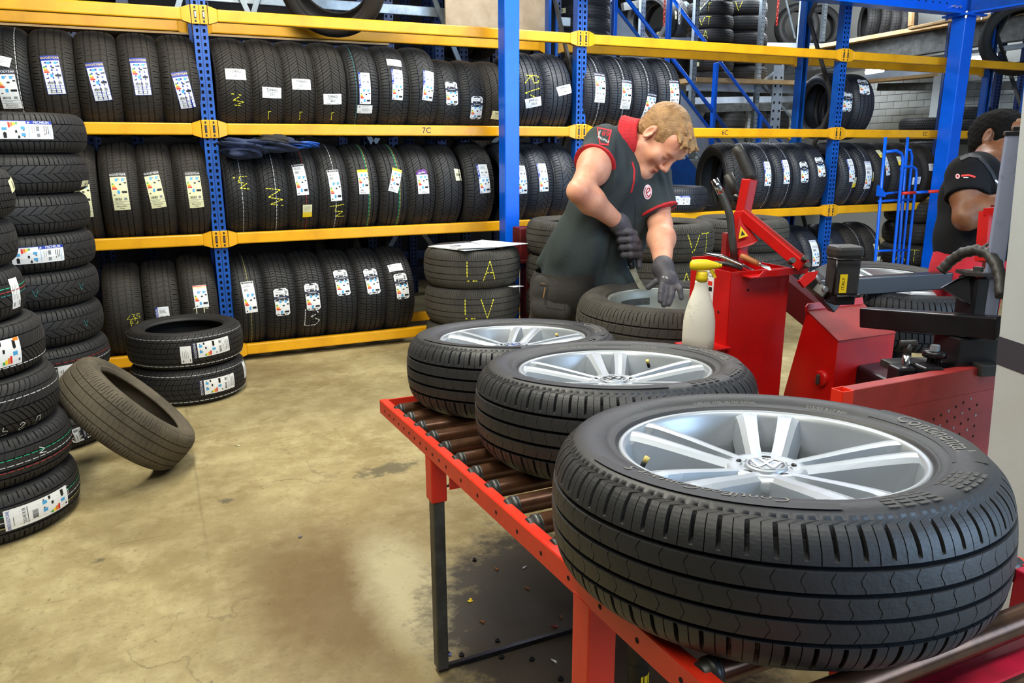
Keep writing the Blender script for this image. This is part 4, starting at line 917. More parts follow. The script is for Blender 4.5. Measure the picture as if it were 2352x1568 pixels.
ribbon(cb_, [(-.010, .0215), (0, .0025), (.010, .0215)], .0045, -.0275, -.0258, M['chrome'])
ribbon(cb_, [(-.0215, .010), (-.0105, -.019), (0, -.001), (.0105, -.019), (.0215, .010)], .0045, -.0275, -.0256, M['chrome'])
cap_me = cb_.mesh('hub_cap')
vm = MB(); vm.tube([(0, 0, 0), (0, 0, .018)], .0042, M['sblack'], 10); vm.tube([(0, 0, .014), (0, 0, .023)], .0045, mat('brass_cap', (206, 182, 96), .5), 10); val_me = vm.mesh('valve')
M['valve_yellow'] = M['syellow']
def wheel(loc, spin, sc, label, tilt=(.020, .0755), group='car wheels on the conveyor', val=2.9):
    nrm = Vector((tilt[0], tilt[1], 1)).normalized()
    q = Vector((0, 0, 1)).rotation_difference(nrm).to_matrix().to_4x4() @ Matrix.Rotation(spin, 4, 'Z')
    o = thing('wheel', label, 'wheel', group=group); o.matrix_world = Matrix.Translation(loc) @ q @ Matrix.Scale(sc, 4)
    t = link('tire', eco_me, o, (0, 0, -.089), (0, -PI / 2, 0)); 
    for lme in letters: link('lettering', lme, t, None, (0, PI / 2, 0))
    for pme in patches: link('sidewall_patch', pme, t, None, (0, PI / 2, 0))
    tag(link('sidewall_ribs', ribs_me, t, None, (0, PI / 2, 0)), kind='stuff')
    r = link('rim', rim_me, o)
    for k in range(5): link('spoke', sp_me, r, (0, 0, 0), (0, 0, 2 * PI * k / 5 + PI / 2))
    link('hub_cap', cap_me, r); link('valve', val_me, r, (.196 * math.cos(val), .196 * math.sin(val), -.034), (0, .5, val + PI))
    return o
# the wheel's +Y spoke pair points away from the camera in the photograph
toward = math.atan2(.875, .848) - PI / 2
wheel(Vector((.784, .810, .892)), toward + .02, .946, 'silver alloy wheel nearest the camera with its whole rim in view', val=3.45)
wheel(Vector((.896, 1.408, .845)), toward + .30, .932, 'silver alloy wheel in the middle of the conveyor row', val=1.0)
wheel(Vector((.892, 1.939, .800)), toward + .12, .903, 'silver alloy wheel at the far end of the conveyor row', val=.9)
# ------------------------------------------------------------------ tyre changing machine
S = survey
def square_tube(mb, a, b, w_, m, bev=.003): return mb.beam(a, b, w_, w_, m, bev=bev)
tc = thing('tire_changer', 'red and black tire changing machine standing beside the roller conveyor', 'machine', (1.75, 1.8, 0)); T0 = Vector((1.75, 1.8, 0))
RD = M['red']; M['maroon_beam'] = mat('maroon_beam', (74, 16, 18), .4); M['steel_worn'] = mat('worn_bright_steel', (128, 122, 116), .35, .7, (70, 66, 62), 30)
bx0, by0, bz = 1.399, 1.628, .993; bx1 = sv_y(1813, 616, by0).x; by1 = by0 + .172; KS = .867; S2 = lambda x, y, d: survey(x, y, d * .867)
mb = MB(); t = .004; zb = .45
for c, s in ((((bx0 + bx1) / 2, by0, (bz + zb) / 2), (bx1 - bx0, t, bz - zb)), (((bx0 + bx1) / 2, by1, (bz + zb) / 2 + .01), (bx1 - bx0, t, bz - zb + .02)), ((bx0, (by0 + by1) / 2, (bz + zb) / 2), (t, by1 - by0, bz - zb)), ((bx1, (by0 + by1) / 2, (bz + zb) / 2), (t, by1 - by0, bz - zb)), (((bx0 + bx1) / 2, (by0 + by1) / 2, bz - .055), (bx1 - bx0, by1 - by0, t))): mb.box(c, s, RD)
tool_col = mb.build('tool_column', tc, -T0)
mb = MB(); mb.box(((bx0 + bx1) / 2 + .03, by0 - .02, bz - .012), (bx1 - bx0 - .01, .04, .003), RD); mb.prism([(bx0 + .055, by0 - .041, bz - .013), (bx0 + .075, by0 - .041, bz + .004), (bx1 + .03, by0 - .041, bz + .006), (bx1 + .03, by0 - .041, bz - .013)], (0, .003, 0), RD); mb.build('front_lip', tc, -T0)
mb = MB(); mb.tube([(bx0 - .003, by0 + .04, .876), (bx0 - .0025, by0 + .04, .876)], .004, M['dark_void'], 8, sm=False); mb.tube([(bx0 + .06, by0 - .0026, .94), (bx0 + .06, by0 - .0022, .94)], .004, M['dark_void'], 8, sm=False); mb.build('bolt_hole', tool_col)
def lab_left(y, z, s, size, m, mb): text_flat(mb, s, size, m, lambda a, b: (bx0 - .0034, y - a, z + b))
lp = sv_x(1628, 657, bx0); ly, lz = lp.y + .012, lp.z
mb = MB(); mb.box((bx0 - .0026, ly, lz), (.0012, .072, .100), M['white'])
for z, m in ((-.006, 'sblack'), (.010, 'sred')): mb.box((bx0 - .0033, ly, lz + z), (.0006, .06, .012), M[m])
lab_left(ly, lz + .034, 'SERVICE', .0185, M['sblack'], mb); text_flat(mb, 'STOP', .015, M['white'], lambda a, b: (bx0 - .0038, ly - a, lz - .006 + b)); text_flat(mb, 'AIR', .011, M['white'], lambda a, b: (bx0 - .0038, ly - a, lz + .010 + b))
lab_left(ly, lz - .034, 'BEST', .015, M['sblack'], mb); lab_left(ly, lz + .020, 'THERMA', .007, M['sblack'], mb); mb.build('service_sticker', tool_col)
MB().box((1.35, 1.67, .784), (.11, .11, .006), RD, bev=.002).build('bottle_ledge', tc, -T0)
MB().box(((bx0 + bx1) / 2, (by0 + by1) / 2, .225), (.16, .14, .45), RD, bev=.01).build('pedestal', tc, -T0)
# sloped hood
hx0, hx1 = 1.735, sv_y(2055, 772, 1.551).x
a, b_, c_ = (hx0, 1.551, .781), (hx0, 1.676, .845), sv_x(1800, 905, hx0)
d_ = sv_x(1915, 1000, hx0); poly = [a, b_, (hx0, c_.y, c_.z), (hx0, c_.y, d_.z), (hx0, 1.551, d_.z)]
MB().prism(poly, (hx1 - hx0, 0, 0), RD).build('hood', tc, -T0)
MB().box(((hx0 + hx1) / 2, (1.551 + c_.y) / 2, d_.z / 2), (hx1 - hx0 - .03, abs(c_.y - 1.551) - .03, d_.z), M['black'], bev=.006).build('hood_base', tc, -T0)
mb = MB(); mb.prism([(hx0 - .004, 1.671, .838), (hx1, 1.671, .838), (hx1, 1.679, .868), (hx0 + .008, 1.679, .868), (hx0 - .004, 1.678, .860)], (0, .004, 0), RD)
nx = hx1 - hx0
mb.prism([(hx0 - .002, 1.548, .782), (hx1, 1.548, .782), (hx1, 1.676, .8475), (hx0 - .002, 1.676, .8475)], (0, -.001, .003), M['red_dull']); mb.build('hood_roof', tc, -T0)  # lighter, duller roof sheet: its glare is put into the colour
kp = sv_x(1888, 868, hx0); mb = MB(); RX = Matrix(((0, 0, -1), (0, 1, 0), (1, 0, 0)))
mb.lathe([(0, .012), (.020, .012), (.024, .009), (.024, 0)], RD, 24, c=kp, R=RX); mb.box(kp + Vector((-.016, 0, -.002)), (.010, .011, .032), M['steel_dark'], bev=.004); mb.build('latch_boss', tc, -T0)
# perforated red panel with an open square post
px0 = sv_z(1960, 902, .785); mb = MB(); q = .032
pc = Vector((px0.x + .0, px0.y + .03, 0)); zt, zbm = .785, .30
for dx, dy, sx, sy in ((-q / 2, 0, .003, q), (q / 2, 0, .003, q), (0, -q / 2, q, .003), (0, q / 2, q, .003)): mb.box((pc.x + dx, pc.y + dy, (zt + zbm) / 2), (sx, sy, zt - zbm), M['red_orange'])
mb.box((pc.x, pc.y, zt - .04), (q, q, .002), RD); mb.build('post', tc, -T0)
pa = Vector((pc.x + q / 2, pc.y, 0)); pb = Vector((sv_y(2275, 835, pc.y).x + .02, pc.y, 0)); L = (pb - pa).length
pn = MB(); pn.box(((pa.x + pb.x) / 2, pc.y, .783), (L, q, .004), M['red_dull']); pn.box(((pa.x + pb.x) / 2, pc.y - q / 2, .65), (L, .003, .27), M['red_dull']); pn.box(((pa.x + pb.x) / 2, pc.y - q / 2 - .001, .722), (L, .001, .002), RD); panel = pn.build('perforated_panel', tc, -T0)
mb = MB()
for r in range(5):
    for k in range(9):
        x, y_ = 2128 + k * 17 - r * 3, 972 - k * 9.5 + r * 24
        if x > 2245: continue
        p = sv_y(x, y_, pc.y - q / 2 - .002); mb.box(p, (.005, .0008, .006), M['dark_void'] if (r + k) % 3 else M['steel'])
tag(mb.build('punched_holes', panel), kind='stuff')
# lever tower
mb = MB(); mb.beam(S2(1695, 590, 2.56), S2(1707, 486, 2.56), .035, .040, RD, up=(0, 1, 0), bev=.003); mb.beam(S2(1706, 492, 2.56), S2(1722, 412, 2.54), .031, .035, RD, up=(0, 1, 0), bev=.003); mb.build('lever_arm', tc, -T0)
mb = MB(); mb.prism([S2(1699, 495, 2.53), S2(1742, 552, 2.52), S2(1728, 562, 2.52), S2(1688, 572, 2.53)], _f * .016, RD); gus = mb.build('gusset', tc, -T0)
mb = MB(); P3 = [S2(1700, 520, 2.522), S2(1717, 542, 2.518), S2(1695, 549, 2.522)]; mb.prism([p - _f * .006 for p in P3], _f * .001, M['syellow']); g0 = (P3[0] + P3[1] + P3[2]) / 3; mb.prism([g0 + (p - g0) * .4 - _f * .0075 for p in P3], _f * .001, M['sblack']); mb.build('warning_label', gus)
mb = MB(); mb.beam(S2(1706, 492, 2.54), S2(1848, 612, 2.42), .030, .031, RD, bev=.003); mb.beam(S2(1706, 489, 2.535), S2(1848, 606, 2.415), .005, .035, M['red_dull'], bev=.001); mb.build('diagonal_arm', tc, -T0)
mb = MB(); mb.tube([S2(1725, 412, 2.54), S2(1722, 402, 2.54), S2(1700, 352, 2.54), S2(1692, 336, 2.54)], [.0175, .017, .0152, .0143], M['plastic'], 16); mb.build('grip', tc, -T0)
mb = MB(); mb.tube([S2(1641, 413, 2.5), S2(1660, 452, 2.5), S2(1672, 480, 2.5), S2(1677, 498, 2.5), S2(1683, 560, 2.52), S2(1688, 603, 2.53)], .0108, M['steel_dark'], 14); mb.tube([S2(1640.5, 412, 2.4998), S2(1656, 444, 2.4998)], .0111, M['chrome'], 14); mb.build('bent_lever', tc, -T0)
mb = MB(); mb.tube([S2(1672, 400, 2.62), S2(1694, 452, 2.62)], .0143, M['plastic'], 14); mb.tube([S2(1692, 446, 2.62), S2(1697, 462, 2.62)], .016, M['black'], 14); mb.tube([S2(1697, 462, 2.62), S2(1715, 520, 2.62)], .010, M['steel_dark'], 10); mb.build('short_grip', tc, -T0)
for u, v in ((1815, 602), (1845, 596), (1850, 612)): MB().tube([S2(u, v, 2.40), S2(u + 7, v - 5, 2.38)], .008, M['steel_dark'], 8).build('pivot_bolt', tc, -T0)
MB().box(S2(1668, 570, 2.6), (.02, .02, .09), M['red_dull']).build('side_bar', tc, -T0)
mb = MB(); mb.beam(S(1790, 655, 2.52), S(1925, 765, 2.44), .07, .085, M['maroon_beam'], bev=.003); mb.beam(S(1790, 634, 2.52), S(1925, 738, 2.44), .066, .010, M['steel_worn'], bev=.002); mb.build('slide_beam', tc, -T0)
mb = MB(); mb.beam(S(1846, 632, 2.2), S(1918, 706, 2.26), .026, .034, M['steel_dark'], bev=.003); mb.box(S(1888, 668, 2.2), (.024, .045, .034), M['steel_dark'], (0.5, .5, .4), .004); mb.tube([S(1866, 622, 2.16), S(1886, 652, 2.15)], .0055, M['steel'], 10); mb.tube([S(1892, 664, 2.16), S(1898, 664, 2.15)], .008, M['steel'], 8); mb.build('link_rod', tc, -T0)
mb = MB(); mb.prism([S2(1836, 645, 2.36), S2(1858, 625, 2.36), S2(1880, 622, 2.36), S2(1872, 640, 2.36), S2(1848, 660, 2.36)], _f * .016, RD); mb.build('bracket', tc, -T0)
# bead device
bd = S(1936, 622, 2.15); Rb = Matrix((_r.to_3d(), Vector((_f.x, _f.y, 0)).normalized(), Vector((0, 0, 1)))).transposed(); Rb = Matrix.Rotation(YAW - PI / 2 + .12, 3, 'Z')
mb = MB(); mb.box(bd + Vector((0, 0, -.008)), (.070, .062, .112), M['plastic'], Rb, .006); mb.box(bd + Vector((0, 0, .055)), (.080, .070, .034), M['plastic'], Rb, .010); mb.box(bd + Vector((0, 0, -.077)), (.06, .055, .03), M['black'], Rb, .004); head = mb.build('bead_tool', tc, -T0)
mb = MB(); fx, fy = Rb @ Vector((1, 0, 0)), Rb @ Vector((0, 1, 0))
cA = bd + Vector((0, 0, .038)) - fy * .036; mb.tube([cA - fx * .052 + fy * .03, cA - fx * .040 - fy * .004, cA - fx * .03 - fy * .008, cA + fx * .042 - fy * .008], .0038, M['black'], 8)
mb.tube([cA - fx * .041 - fy * .002, cA - fx * .043 - fy * .004 - Vector((0, 0, .03)), cA - fx * .044 - Vector((0, 0, .10))], .0036, M['black'], 8)
cB = bd + Vector((0, 0, -.066)) - fy * .034; mb.tube([cB - fx * .03, cB + fx * .036, cB + fx * .042 + fy * .02], .004, M['black'], 8); mb.build('guard_wire', head)
mb = MB(); pp = bd - fy * .0318 + Vector((0, 0, -.03)) - fx * .012
mb.add([pp + fx * x - fy * .0006 + Vector((0, 0, z)) for x, z in ((-.013, -.026), (.009, -.026), (.009, .026), (-.013, .026))], [(0, 1, 2, 3)], M['syellow']); text_flat(mb, 'ITALY', .013, M['sblack'], lambda a, b: pp + fx * (-.002 - b) + Vector((0, 0, a)) - fy * .0010); mb.build('yellow_label', head)
# swing arms in black
ua0, ua1 = sv_y(1872, 662, 2.02), sv_y(2215, 640, 1.90)
mb = MB(); mb.beam(ua0, ua1, .05, .062, M['black'], bev=.004); mb.build('swing_arm', tc, -T0)
mb = MB(); la0, la1 = S(1985, 728, 2.18), S(2300, 753, 1.86); mb.beam(la0, la1, .045, .055, M['black'], bev=.004); mb.build('swing_arm', tc, -T0)
pp = S(2245, 690, 1.98); mb = MB(); mb.box((pp.x, pp.y, .86), (.075, .07, .28), M['black'], Rb, .006); mb.prism([S(2200, 640, 1.95), S(2240, 630, 1.95), S(2230, 700, 1.95), S(2165, 660, 1.97)], _f * .012, M['black']); mb.build('pivot_post', tc, -T0)
mb = MB(); p = Vector((pp.x, pp.y, 1.006)); mb.prism([p + fx * a_ + fy * b for a_, b in ((-.06, -.02), (-.03, -.045), (.04, -.045), (.045, .03), (-.05, .03))], (0, 0, .008), M['steel_dark']); mb.lathe([(0, .018), (.012, .018), (.012, .008)], M['steel_dark'], 6, c=p - fx * .01, sm=False); mb.build('pivot_plate', tc, -T0)
hp = [S(2162, 622, 2.05), S(2185, 598, 2.03), S(2212, 580, 2.0), S(2242, 574, 1.97), S(2270, 582, 1.94), S(2288, 605, 1.9), S(2298, 640, 1.88), S(2300, 690, 1.86)]
mb = MB(); hs = []
for i in range(len(hp) - 1):
    for k in range(6): hs.append(hp[i].lerp(hp[i + 1], k / 6))
mb.tube(hs, [.0135 + .0018 * (k % 3 == 0) for k in range(len(hs))], M['plastic'], 10); mb.tube([S(2228, 588, 1.99), S(2262, 565, 1.97), S(2290, 548, 1.95)], .004, M['plastic'], 8); mb.build('hose', tc, -T0)
# clamps in the pit behind the red panel
mb = MB(); k0 = S(2082, 828, 1.95); mb.tube([k0 + Vector((0, 0, -.04)), k0 + Vector((0, 0, .015))], .010, M['chrome'], 14); mb.tube([k0 + Vector((0, 0, .014)), k0 + Vector((0, 0, .045))], .009, M['steel_dark'], 8); mb.box(k0 + Vector((0, 0, .046)), (.045, .016, .014), M['steel_dark'], Rb, .004); mb.build('clamp_screw', tc, -T0)
mb = MB(); k1 = S(2146, 815, 1.95); mb.lathe([(0, .012), (.026, .012), (.028, .006), (.028, -.004), (.016, -.006), (.014, -.05)], M['black'], 24, c=k1); mb.lathe([(0, .026), (.011, .026), (.012, .012)], M['steel'], 6, c=k1, sm=False); mb.build('clamp_bolt', tc, -T0)
mb = MB(); k2 = S(2215, 806, 1.98); mb.box(k2, (.11, .10, .09), M['black'], Rb, .004); mb.box(k2 + Vector((.0, -.06, -.03)), (.06, .05, .03), M['steel_dark'], Rb, .003); mb.box(S(2100, 835, 2.0), (.16, .05, .02), M['steel_dark'], Rb, .003); mb.box(S(2070, 862, 1.95), (.05, .05, .05), M['black'], Rb, .006); mb.box(S(2130, 865, 1.93), (.05, .05, .06), M['black'], Rb, .005); mb.tube([S(2238, 775, 1.93), S(2242, 779, 1.93)], .006, M['syellow'], 8); mb.build('clamp_block', tc, -T0)
mb = MB(); k3 = S(2140, 775, 2.15); mb.box((k3.x, k3.y, .35), (.3, .35, .7), M['black'], Rb, .01); mb.build('machine_base', tc, -T0)
# red frame beyond the grey post, grey post and grey cabinet
mb = MB(); mb.beam(S(2268, 486, 2.15), S(2258, 600, 2.15), .03, .03, M['red'], up=(0, 1, 0)); mb.beam(S(2262, 486, 2.15), S(2330, 482, 2.1), .03, .02, M['red']); mb.box(S(2287, 560, 2.2), (.05, .02, .22), mat('maroon', (96, 30, 34), .5), Rb); mb.build('red_frame', tc, -T0)
gp = thing('grey_column', 'scuffed blue-grey square column with a black cap behind the grey cabinet', 'post', (0, 0, 0))
g0 = S(2330, 310, 1.86); mb = MB(); Rg = Matrix.Rotation(YAW - PI / 2 - .45, 3, 'Z')
mb.box((g0.x, g0.y, g0.z / 2), (.036, .04, g0.z), mat('blue_grey_enamel', (136, 146, 172), .55, 0, (104, 112, 140), 14, mixlo=.5), Rg, .003); gp.location = (g0.x, g0.y, 0); mb.build('shaft', gp, Vector((-g0.x, -g0.y, 0)))
mb = MB(); mb.box((0, 0, g0.z + .004), (.043, .047, .010), M['black'], Rg, .002); mb.box((.01, 0, g0.z + .014), (.022, .025, .012), M['black'], Rg, .002); mb.build('cap', gp)
cabn = thing('machine_cabinet', 'tall pale grey machine cabinet with a charcoal band at the picture edge', 'cabinet', (1.9, .9, 0))
e0 = S(2346, 262, 1.74); e1 = S(2243, 1300, 1.74 * .98); dirn = Vector((-.32, -.947, 0)); nrm = Vector((.947, -.32, 0))
e1 = e1 + (e0 - e1) * 0
slope = (e1 - e0) / (e1.z - e0.z)
top = e0 + slope * (1.55 - e0.z); botm = e0 + slope * (0.0 - e0.z)
mb = MB(); V = []
for p in (botm, top):
    for q in (Vector((0, 0, 0)), dirn * .62, dirn * .62 + nrm * .4, nrm * .4): V.append(p + q)
mb.add(V, [(0, 1, 5, 4), (1, 2, 6, 5), (2, 3, 7, 6), (3, 0, 4, 7), (4, 5, 6, 7), (0, 3, 2, 1)], M['cabinet']); mb.build('body', cabn, Vector((-1.9, -.9, 0)))
zb1, zb0 = S(2258, 775, 1.71).z, S(2258, 838, 1.71).z
mb = MB(); A = [e0 + slope * (z - e0.z) - nrm * .0015 + dirn * d for z in (zb0, zb1) for d in (-.001, .6)]; mb.add(A, [(0, 1, 3, 2)], M['cab_dark']); mb.build('band', cabn, Vector((-1.9, -.9, 0)))

# wheel lying on the turntable
w5 = thing('wheel', 'silver alloy wheel with winter tread lying flat on the turntable behind the black arms', 'wheel')
p5 = S(2062, 650, 3.05); w5.matrix_world = Matrix.Translation(p5) @ Matrix.Rotation(.10, 4, 'X') @ Matrix.Scale(1.0, 4)
tire_body('tire', 'block', .335, .215, 0, w5, (0, 0, -.085), LIE); r5 = link('rim', rim_me, w5, (0, 0, .006))
for k in range(5): link('spoke', sp_me, r5, (0, 0, 0), (0, 0, 2 * PI * k / 5 + .3))
MB().lathe([(0, 0), (.2, 0), (.2, -.03), (.08, -.04), (.08, -p5.z + .2), (.3, -p5.z + .2), (.3, -p5.z + .005), (0, -p5.z + .005)], M['black'], 32).build('turntable', tc, Vector((p5.x, p5.y, p5.z - .20)) - T0)

# wheel under repair, inside up
w4 = thing('wheel', 'alloy wheel lying inside up with a hollow grey barrel under the mechanic', 'wheel')
P4 = Vector((1.60, 2.15, .808)); w4.location = P4
tire_body('tire', 'worn', .335, .21, 2, w4, (0, 0, -.082), LIE)
mb = MB(); MDu = M['alloy_dull']
mb.lathe([(.224, -.010), (.2285, -.008), (.230, -.003), (.229, .001), (.225, .002), (.219, .000), (.2155, -.006), (.212, -.014), (.207, -.03), (.2065, -.15), (.19, -.158), (.10, -.162), (0, -.162)], MDu, 96); r4 = mb.build('rim', w4)
mb = MB(); a0 = math.atan2(.87, .30)
mb.add([(r_ * math.cos(t), r_ * math.sin(t), z) for t in np.linspace(a0 + .12, a0 + .80, 9) for r_, z in ((.2050, -.030), (.2045, -.055))], [(2 * i, 2 * i + 1, 2 * i + 3, 2 * i + 2) for i in range(8)], M['steel_dark']); mb.build('weight_strip', r4)
stand = thing('wheel_stand', 'low black stand carrying the wheel the mechanic works on', 'stand', (1.60, 2.15, 0))
MB().lathe([(0, .612), (.22, .612), (.22, .59), (.06, .58), (.06, .06), (.2, .04), (.2, .0), (0, 0)], M['black'], 32).build('column', stand)

# spray bottle on the ledge
sb = thing('spray_bottle', 'dirty white spray bottle with a yellow trigger head beside the red machine', 'bottle', (1.310, 1.640, .787))
sb.scale = (.90, .90, .90)
M['bottle'] = mat('cloudy_white_plastic', (226, 222, 208), .5, 0, (186, 178, 158), 16, mixlo=.58, mixhi=.72)
M['trigger'] = mat('yellow_trigger_plastic', (236, 206, 20), .45, 0, (150, 128, 24), 24, mixlo=.6, mixhi=.72)
mb = MB(); mb.lathe([(0, 0), (.044, 0), (.048, .004), (.0485, .04), (.0475, .085), (.043, .115), (.035, .145), (.027, .168), (.0205, .188), (.019, .2), (.0195, .206), (.018, .209), (0, .209)], M['bottle'], 32, sx=1.0, sy=.8, R=Matrix.Rotation(YAW - PI / 2, 3, 'Z')); mb.build('body', sb)
mb = MB(); mb.lathe([(0, .207), (.0175, .207), (.0175, .222), (.0155, .226), (.0155, .236), (0, .236)], M['trigger'], 20)
r_h, f_h = Vector((_r.x, _r.y, 0)).normalized(), Vector((_f.x, _f.y, 0)).normalized()
sec = [(-.036, .012, .010, .253), (-.030, .018, .013, .253), (-.012, .020, .016, .253), (.010, .019, .016, .253), (.030, .014, .011, .253), (.046, .010, .009, .252), (.050, .008, .008, .252)]
V = []; n = 14
for (x, hz, hy, z) in sec:
    for k in range(n): an = 2 * PI * k / n; V.append(r_h * x + f_h * (hy * math.sin(an)) + Vector((0, 0, z + hz * math.cos(an) * (1 if math.cos(an) > 0 else .75))))
Fc = [(i * n + k, i * n + (k + 1) % n, (i + 1) * n + (k + 1) % n, (i + 1) * n + k) for i in range(len(sec) - 1) for k in range(n)] + [list(range(n)), list(range(len(V) - n, len(V)))[::-1]]
mb.add(V, Fc, M['trigger'], True); mb.tube([r_h * .047 + Vector((0, 0, .253)), r_h * .057 + Vector((0, 0, .253))], .006, M['trigger'], 10)
mb.prism([r_h * .020 + Vector((0, 0, .243)) - f_h * .006, r_h * .034 + Vector((0, 0, .241)) - f_h * .006, r_h * .042 + Vector((0, 0, .218)) - f_h * .006, r_h * .036 + Vector((0, 0, .217)) - f_h * .006], f_h * .012, M['trigger']); mb.build('trigger_head', sb)

# tools in the tray
mb = MB(); mb.tube([S2(1702, 587, 2.46), S2(1712, 592, 2.45), S2(1735, 603, 2.44), S2(1744, 607, 2.435)], [.007, .009, .0082, .0056], M['handle_wood'], 12)
kt = thing('scraper', 'wooden handled scraper with a pale blade lying in the red tray', 'tool', S2(1735, 600, 2.44)); k0 = Vector(kt.location); mb.build('handle', kt, -k0)
mb = MB(); mb.tube([S2(1743, 606, 2.435), S2(1747, 608, 2.434)], .0074, M['chrome'], 12); mb.build('ferrule', kt, -k0)
mb = MB(); mb.prism([S2(1745, 605, 2.434), S2(1768, 612, 2.425), S2(1774, 624, 2.42), S2(1748, 612, 2.433)], _f * .002, M['steel']); mb.build('blade', kt, -k0)
mb = MB(); mb.tube([S2(1615, 582, 2.52), S2(1660, 590, 2.5), S2(1700, 608, 2.48), S2(1730, 622, 2.46)], [.0035, .0065, .007, .005], M['chrome'], 10); tag(mb.build('tire_lever'), 'polished steel tire lever resting across the red tray', 'tool')
mb = MB(); mb.tube([S2(1640, 603, 2.50), S2(1670, 606, 2.49), S2(1705, 618, 2.47)], [.006, .007, .005], M['plastic'], 10); tag(mb.build('tire_lever'), 'short dark tire lever under the polished one in the red tray', 'tool')

# ------------------------------------------------------------------ hand truck
ht = thing('hand_truck', 'tall blue tubular hand truck with a red handle parked before the rack', 'hand truck', (5.7, 4.72, 0)); H0 = Vector((5.7, 4.72, 0)); BL = M['blue_bright']
Yh = 4.72
def hp_(x, y, Y=Yh): return sv_y(x, y, Y)
def tube_to_floor(pts, Y, r=.014):
    P = [hp_(x, y, Y) for x, y in pts]; d = P[-1] - P[-2]; k = (0.02 - P[-1].z) / d.z if d.z < -1e-3 else 0; P.append(P[-1] + d * max(0, k)); return P
mb = MB(); mb.tube(tube_to_floor([(2034, 315), (2010, 600)], Yh), .013, BL, 10); mb.build('upright', ht, -H0)
mb = MB(); mb.tube(tube_to_floor([(2032, 349), (2058, 346), (2070, 352), (2074, 366), (2052, 600)], Yh), .013, BL, 10); mb.build('loop_bar', ht, -H0)
mb = MB(); mb.tube(tube_to_floor([(2085, 315), (2063, 600)], Yh + .25), .013, BL, 10); mb.build('upright', ht, -H0)
mb = MB(); mb.tube(tube_to_floor([(2085, 343), (2091, 345), (2095, 360), (2072, 600)], Yh + .25), .012, BL, 10); mb.build('loop_bar', ht, -H0)
mb = MB(); mb.tube(tube_to_floor([(2068, 390), (2072, 384), (2095, 382), (2104, 388), (2105, 402), (2085, 600)], Yh + .1), .012, BL, 10); mb.build('loop_bar', ht, -H0)
for a_, b in (((2022, 446), (2075, 440)), ((2018, 462), (2096, 458)), ((2010, 576), (2088, 574))): MB().tube([hp_(*a_, Yh), hp_(*b, Yh + .12)], .010, BL, 10).build('cross_bar', ht, -H0)
mb = MB(); A, B = hp_(2072, 444, Yh), hp_(2172, 438, Yh - .05); D = B - A
for t0, t1, m in ((0, .30, 'sred'), (.30, .58, 'blue_bright'), (.58, 1, 'sred')): mb.tube([A + D * t0, A + D * t1], .013, M[m], 10)
mb.build('handle', ht, -H0)
mb = MB(); mb.prism([hp_(2019, 425, Yh - .02), hp_(2036, 445, Yh - .02), hp_(2034, 452, Yh - .02), hp_(2016, 450, Yh - .02)], (0, .02, 0), BL); mb.build('gusset', ht, -H0)
lo = tube_to_floor([(2034, 315), (2010, 600)], Yh)[-1]
MB().box((lo.x + .2, lo.y - .05, .012), (.45, .25, .012), BL).build('toe_plate', ht, -H0)
for dx in (0, .4):
    mb = MB(); mb.lathe([(.02, -.025), (.10, -.025), (.11, -.01), (.11, .01), (.10, .025), (.02, .025)], RUB[0], 24, c=(lo.x + dx, lo.y + .16, .112), R=RX); mb.build('wheel', ht, -H0)

# ------------------------------------------------------------------ blue mezzanine columns and beams
def column(x0, x1, Y, z1, label):
    t = thing('steel_column', label, 'column', ((x0 + x1) / 2, Y + (x1 - x0) / 2, 0)); s = x1 - x0
    MB().box((0, 0, z1 / 2), (s, s, z1), M['blue_bright'], bev=.006).build('shaft', t); MB().box((0, 0, .006), (s + .1, s + .1, .012), M['blue_bright']).build('base_plate', t); return t
column(2.155, 2.262, 4.80, 3.9, 'thick bright blue steel column in front of the rack')
cA, cB = sv_y(2177, 200, 4.80).x, sv_y(2221, 200, 4.80).x
zc2 = sv_y(2240, 38, 4.80).z
c2 = column(sv_y(2201, 178, 4.80).x, sv_y(2201, 178, 4.80).x + .135, 4.80, zc2, 'bright blue steel column beside the man in red bib trousers')
cx2, cy2 = c2.location.x, c2.location.y
MB().box((0, 0, zc2 + .008), (.26, .24, .016), M['blue_bright'], bev=.002).build('head_plate', c2)
for dx in (-.1, .1):
    for dy in (-.09, .09): MB().tube([(dx, dy, zc2 - .025), (dx, dy, zc2 + .03)], .012, M['chrome'], 6, sm=False).build('bolt', c2)
hb = thing('steel_beam', 'bright blue overhead steel beam running along the rack to the column', 'beam', (cx2 - 2.0, cy2, zc2)); z0 = .016
mb = MB(); mb.box((.15, 0, z0 + .007), (3.9, .13, .014), M['blue_bright']); mb.box((.15, 0, z0 + .14), (3.9, .012, .26), M['blue_bright']); mb.box((.15, 0, z0 + .277), (3.9, .13, .014), M['blue_bright']); mb.build('web', hb)
mb = MB()
for k in range(10): mb.tube([(1.75 - k * .085, -.0075, z0 + .08), (1.75 - k * .085, -.006, z0 + .08)], .008, M['dark_void'], 8, sm=False)
mb.build('bolt_hole', hb)
for k in range(2): MB().tube([(1.83 + .07 * k, -.03, z0 + .06), (1.83 + .07 * k, .03, z0 + .06)], .014, M['chrome'], 6, sm=False).build('bolt', hb)
hb2 = thing('steel_beam', 'blue overhead steel beam running from the column toward the camera', 'beam', (cx2, cy2, zc2))
mb = MB(); mb.box((0, -1.3, z0 + .007), (.13, 2.5, .014), M['blue_bright']); mb.box((0, -1.3, z0 + .12), (.012, 2.5, .22), M['blue']); mb.build('web', hb2)
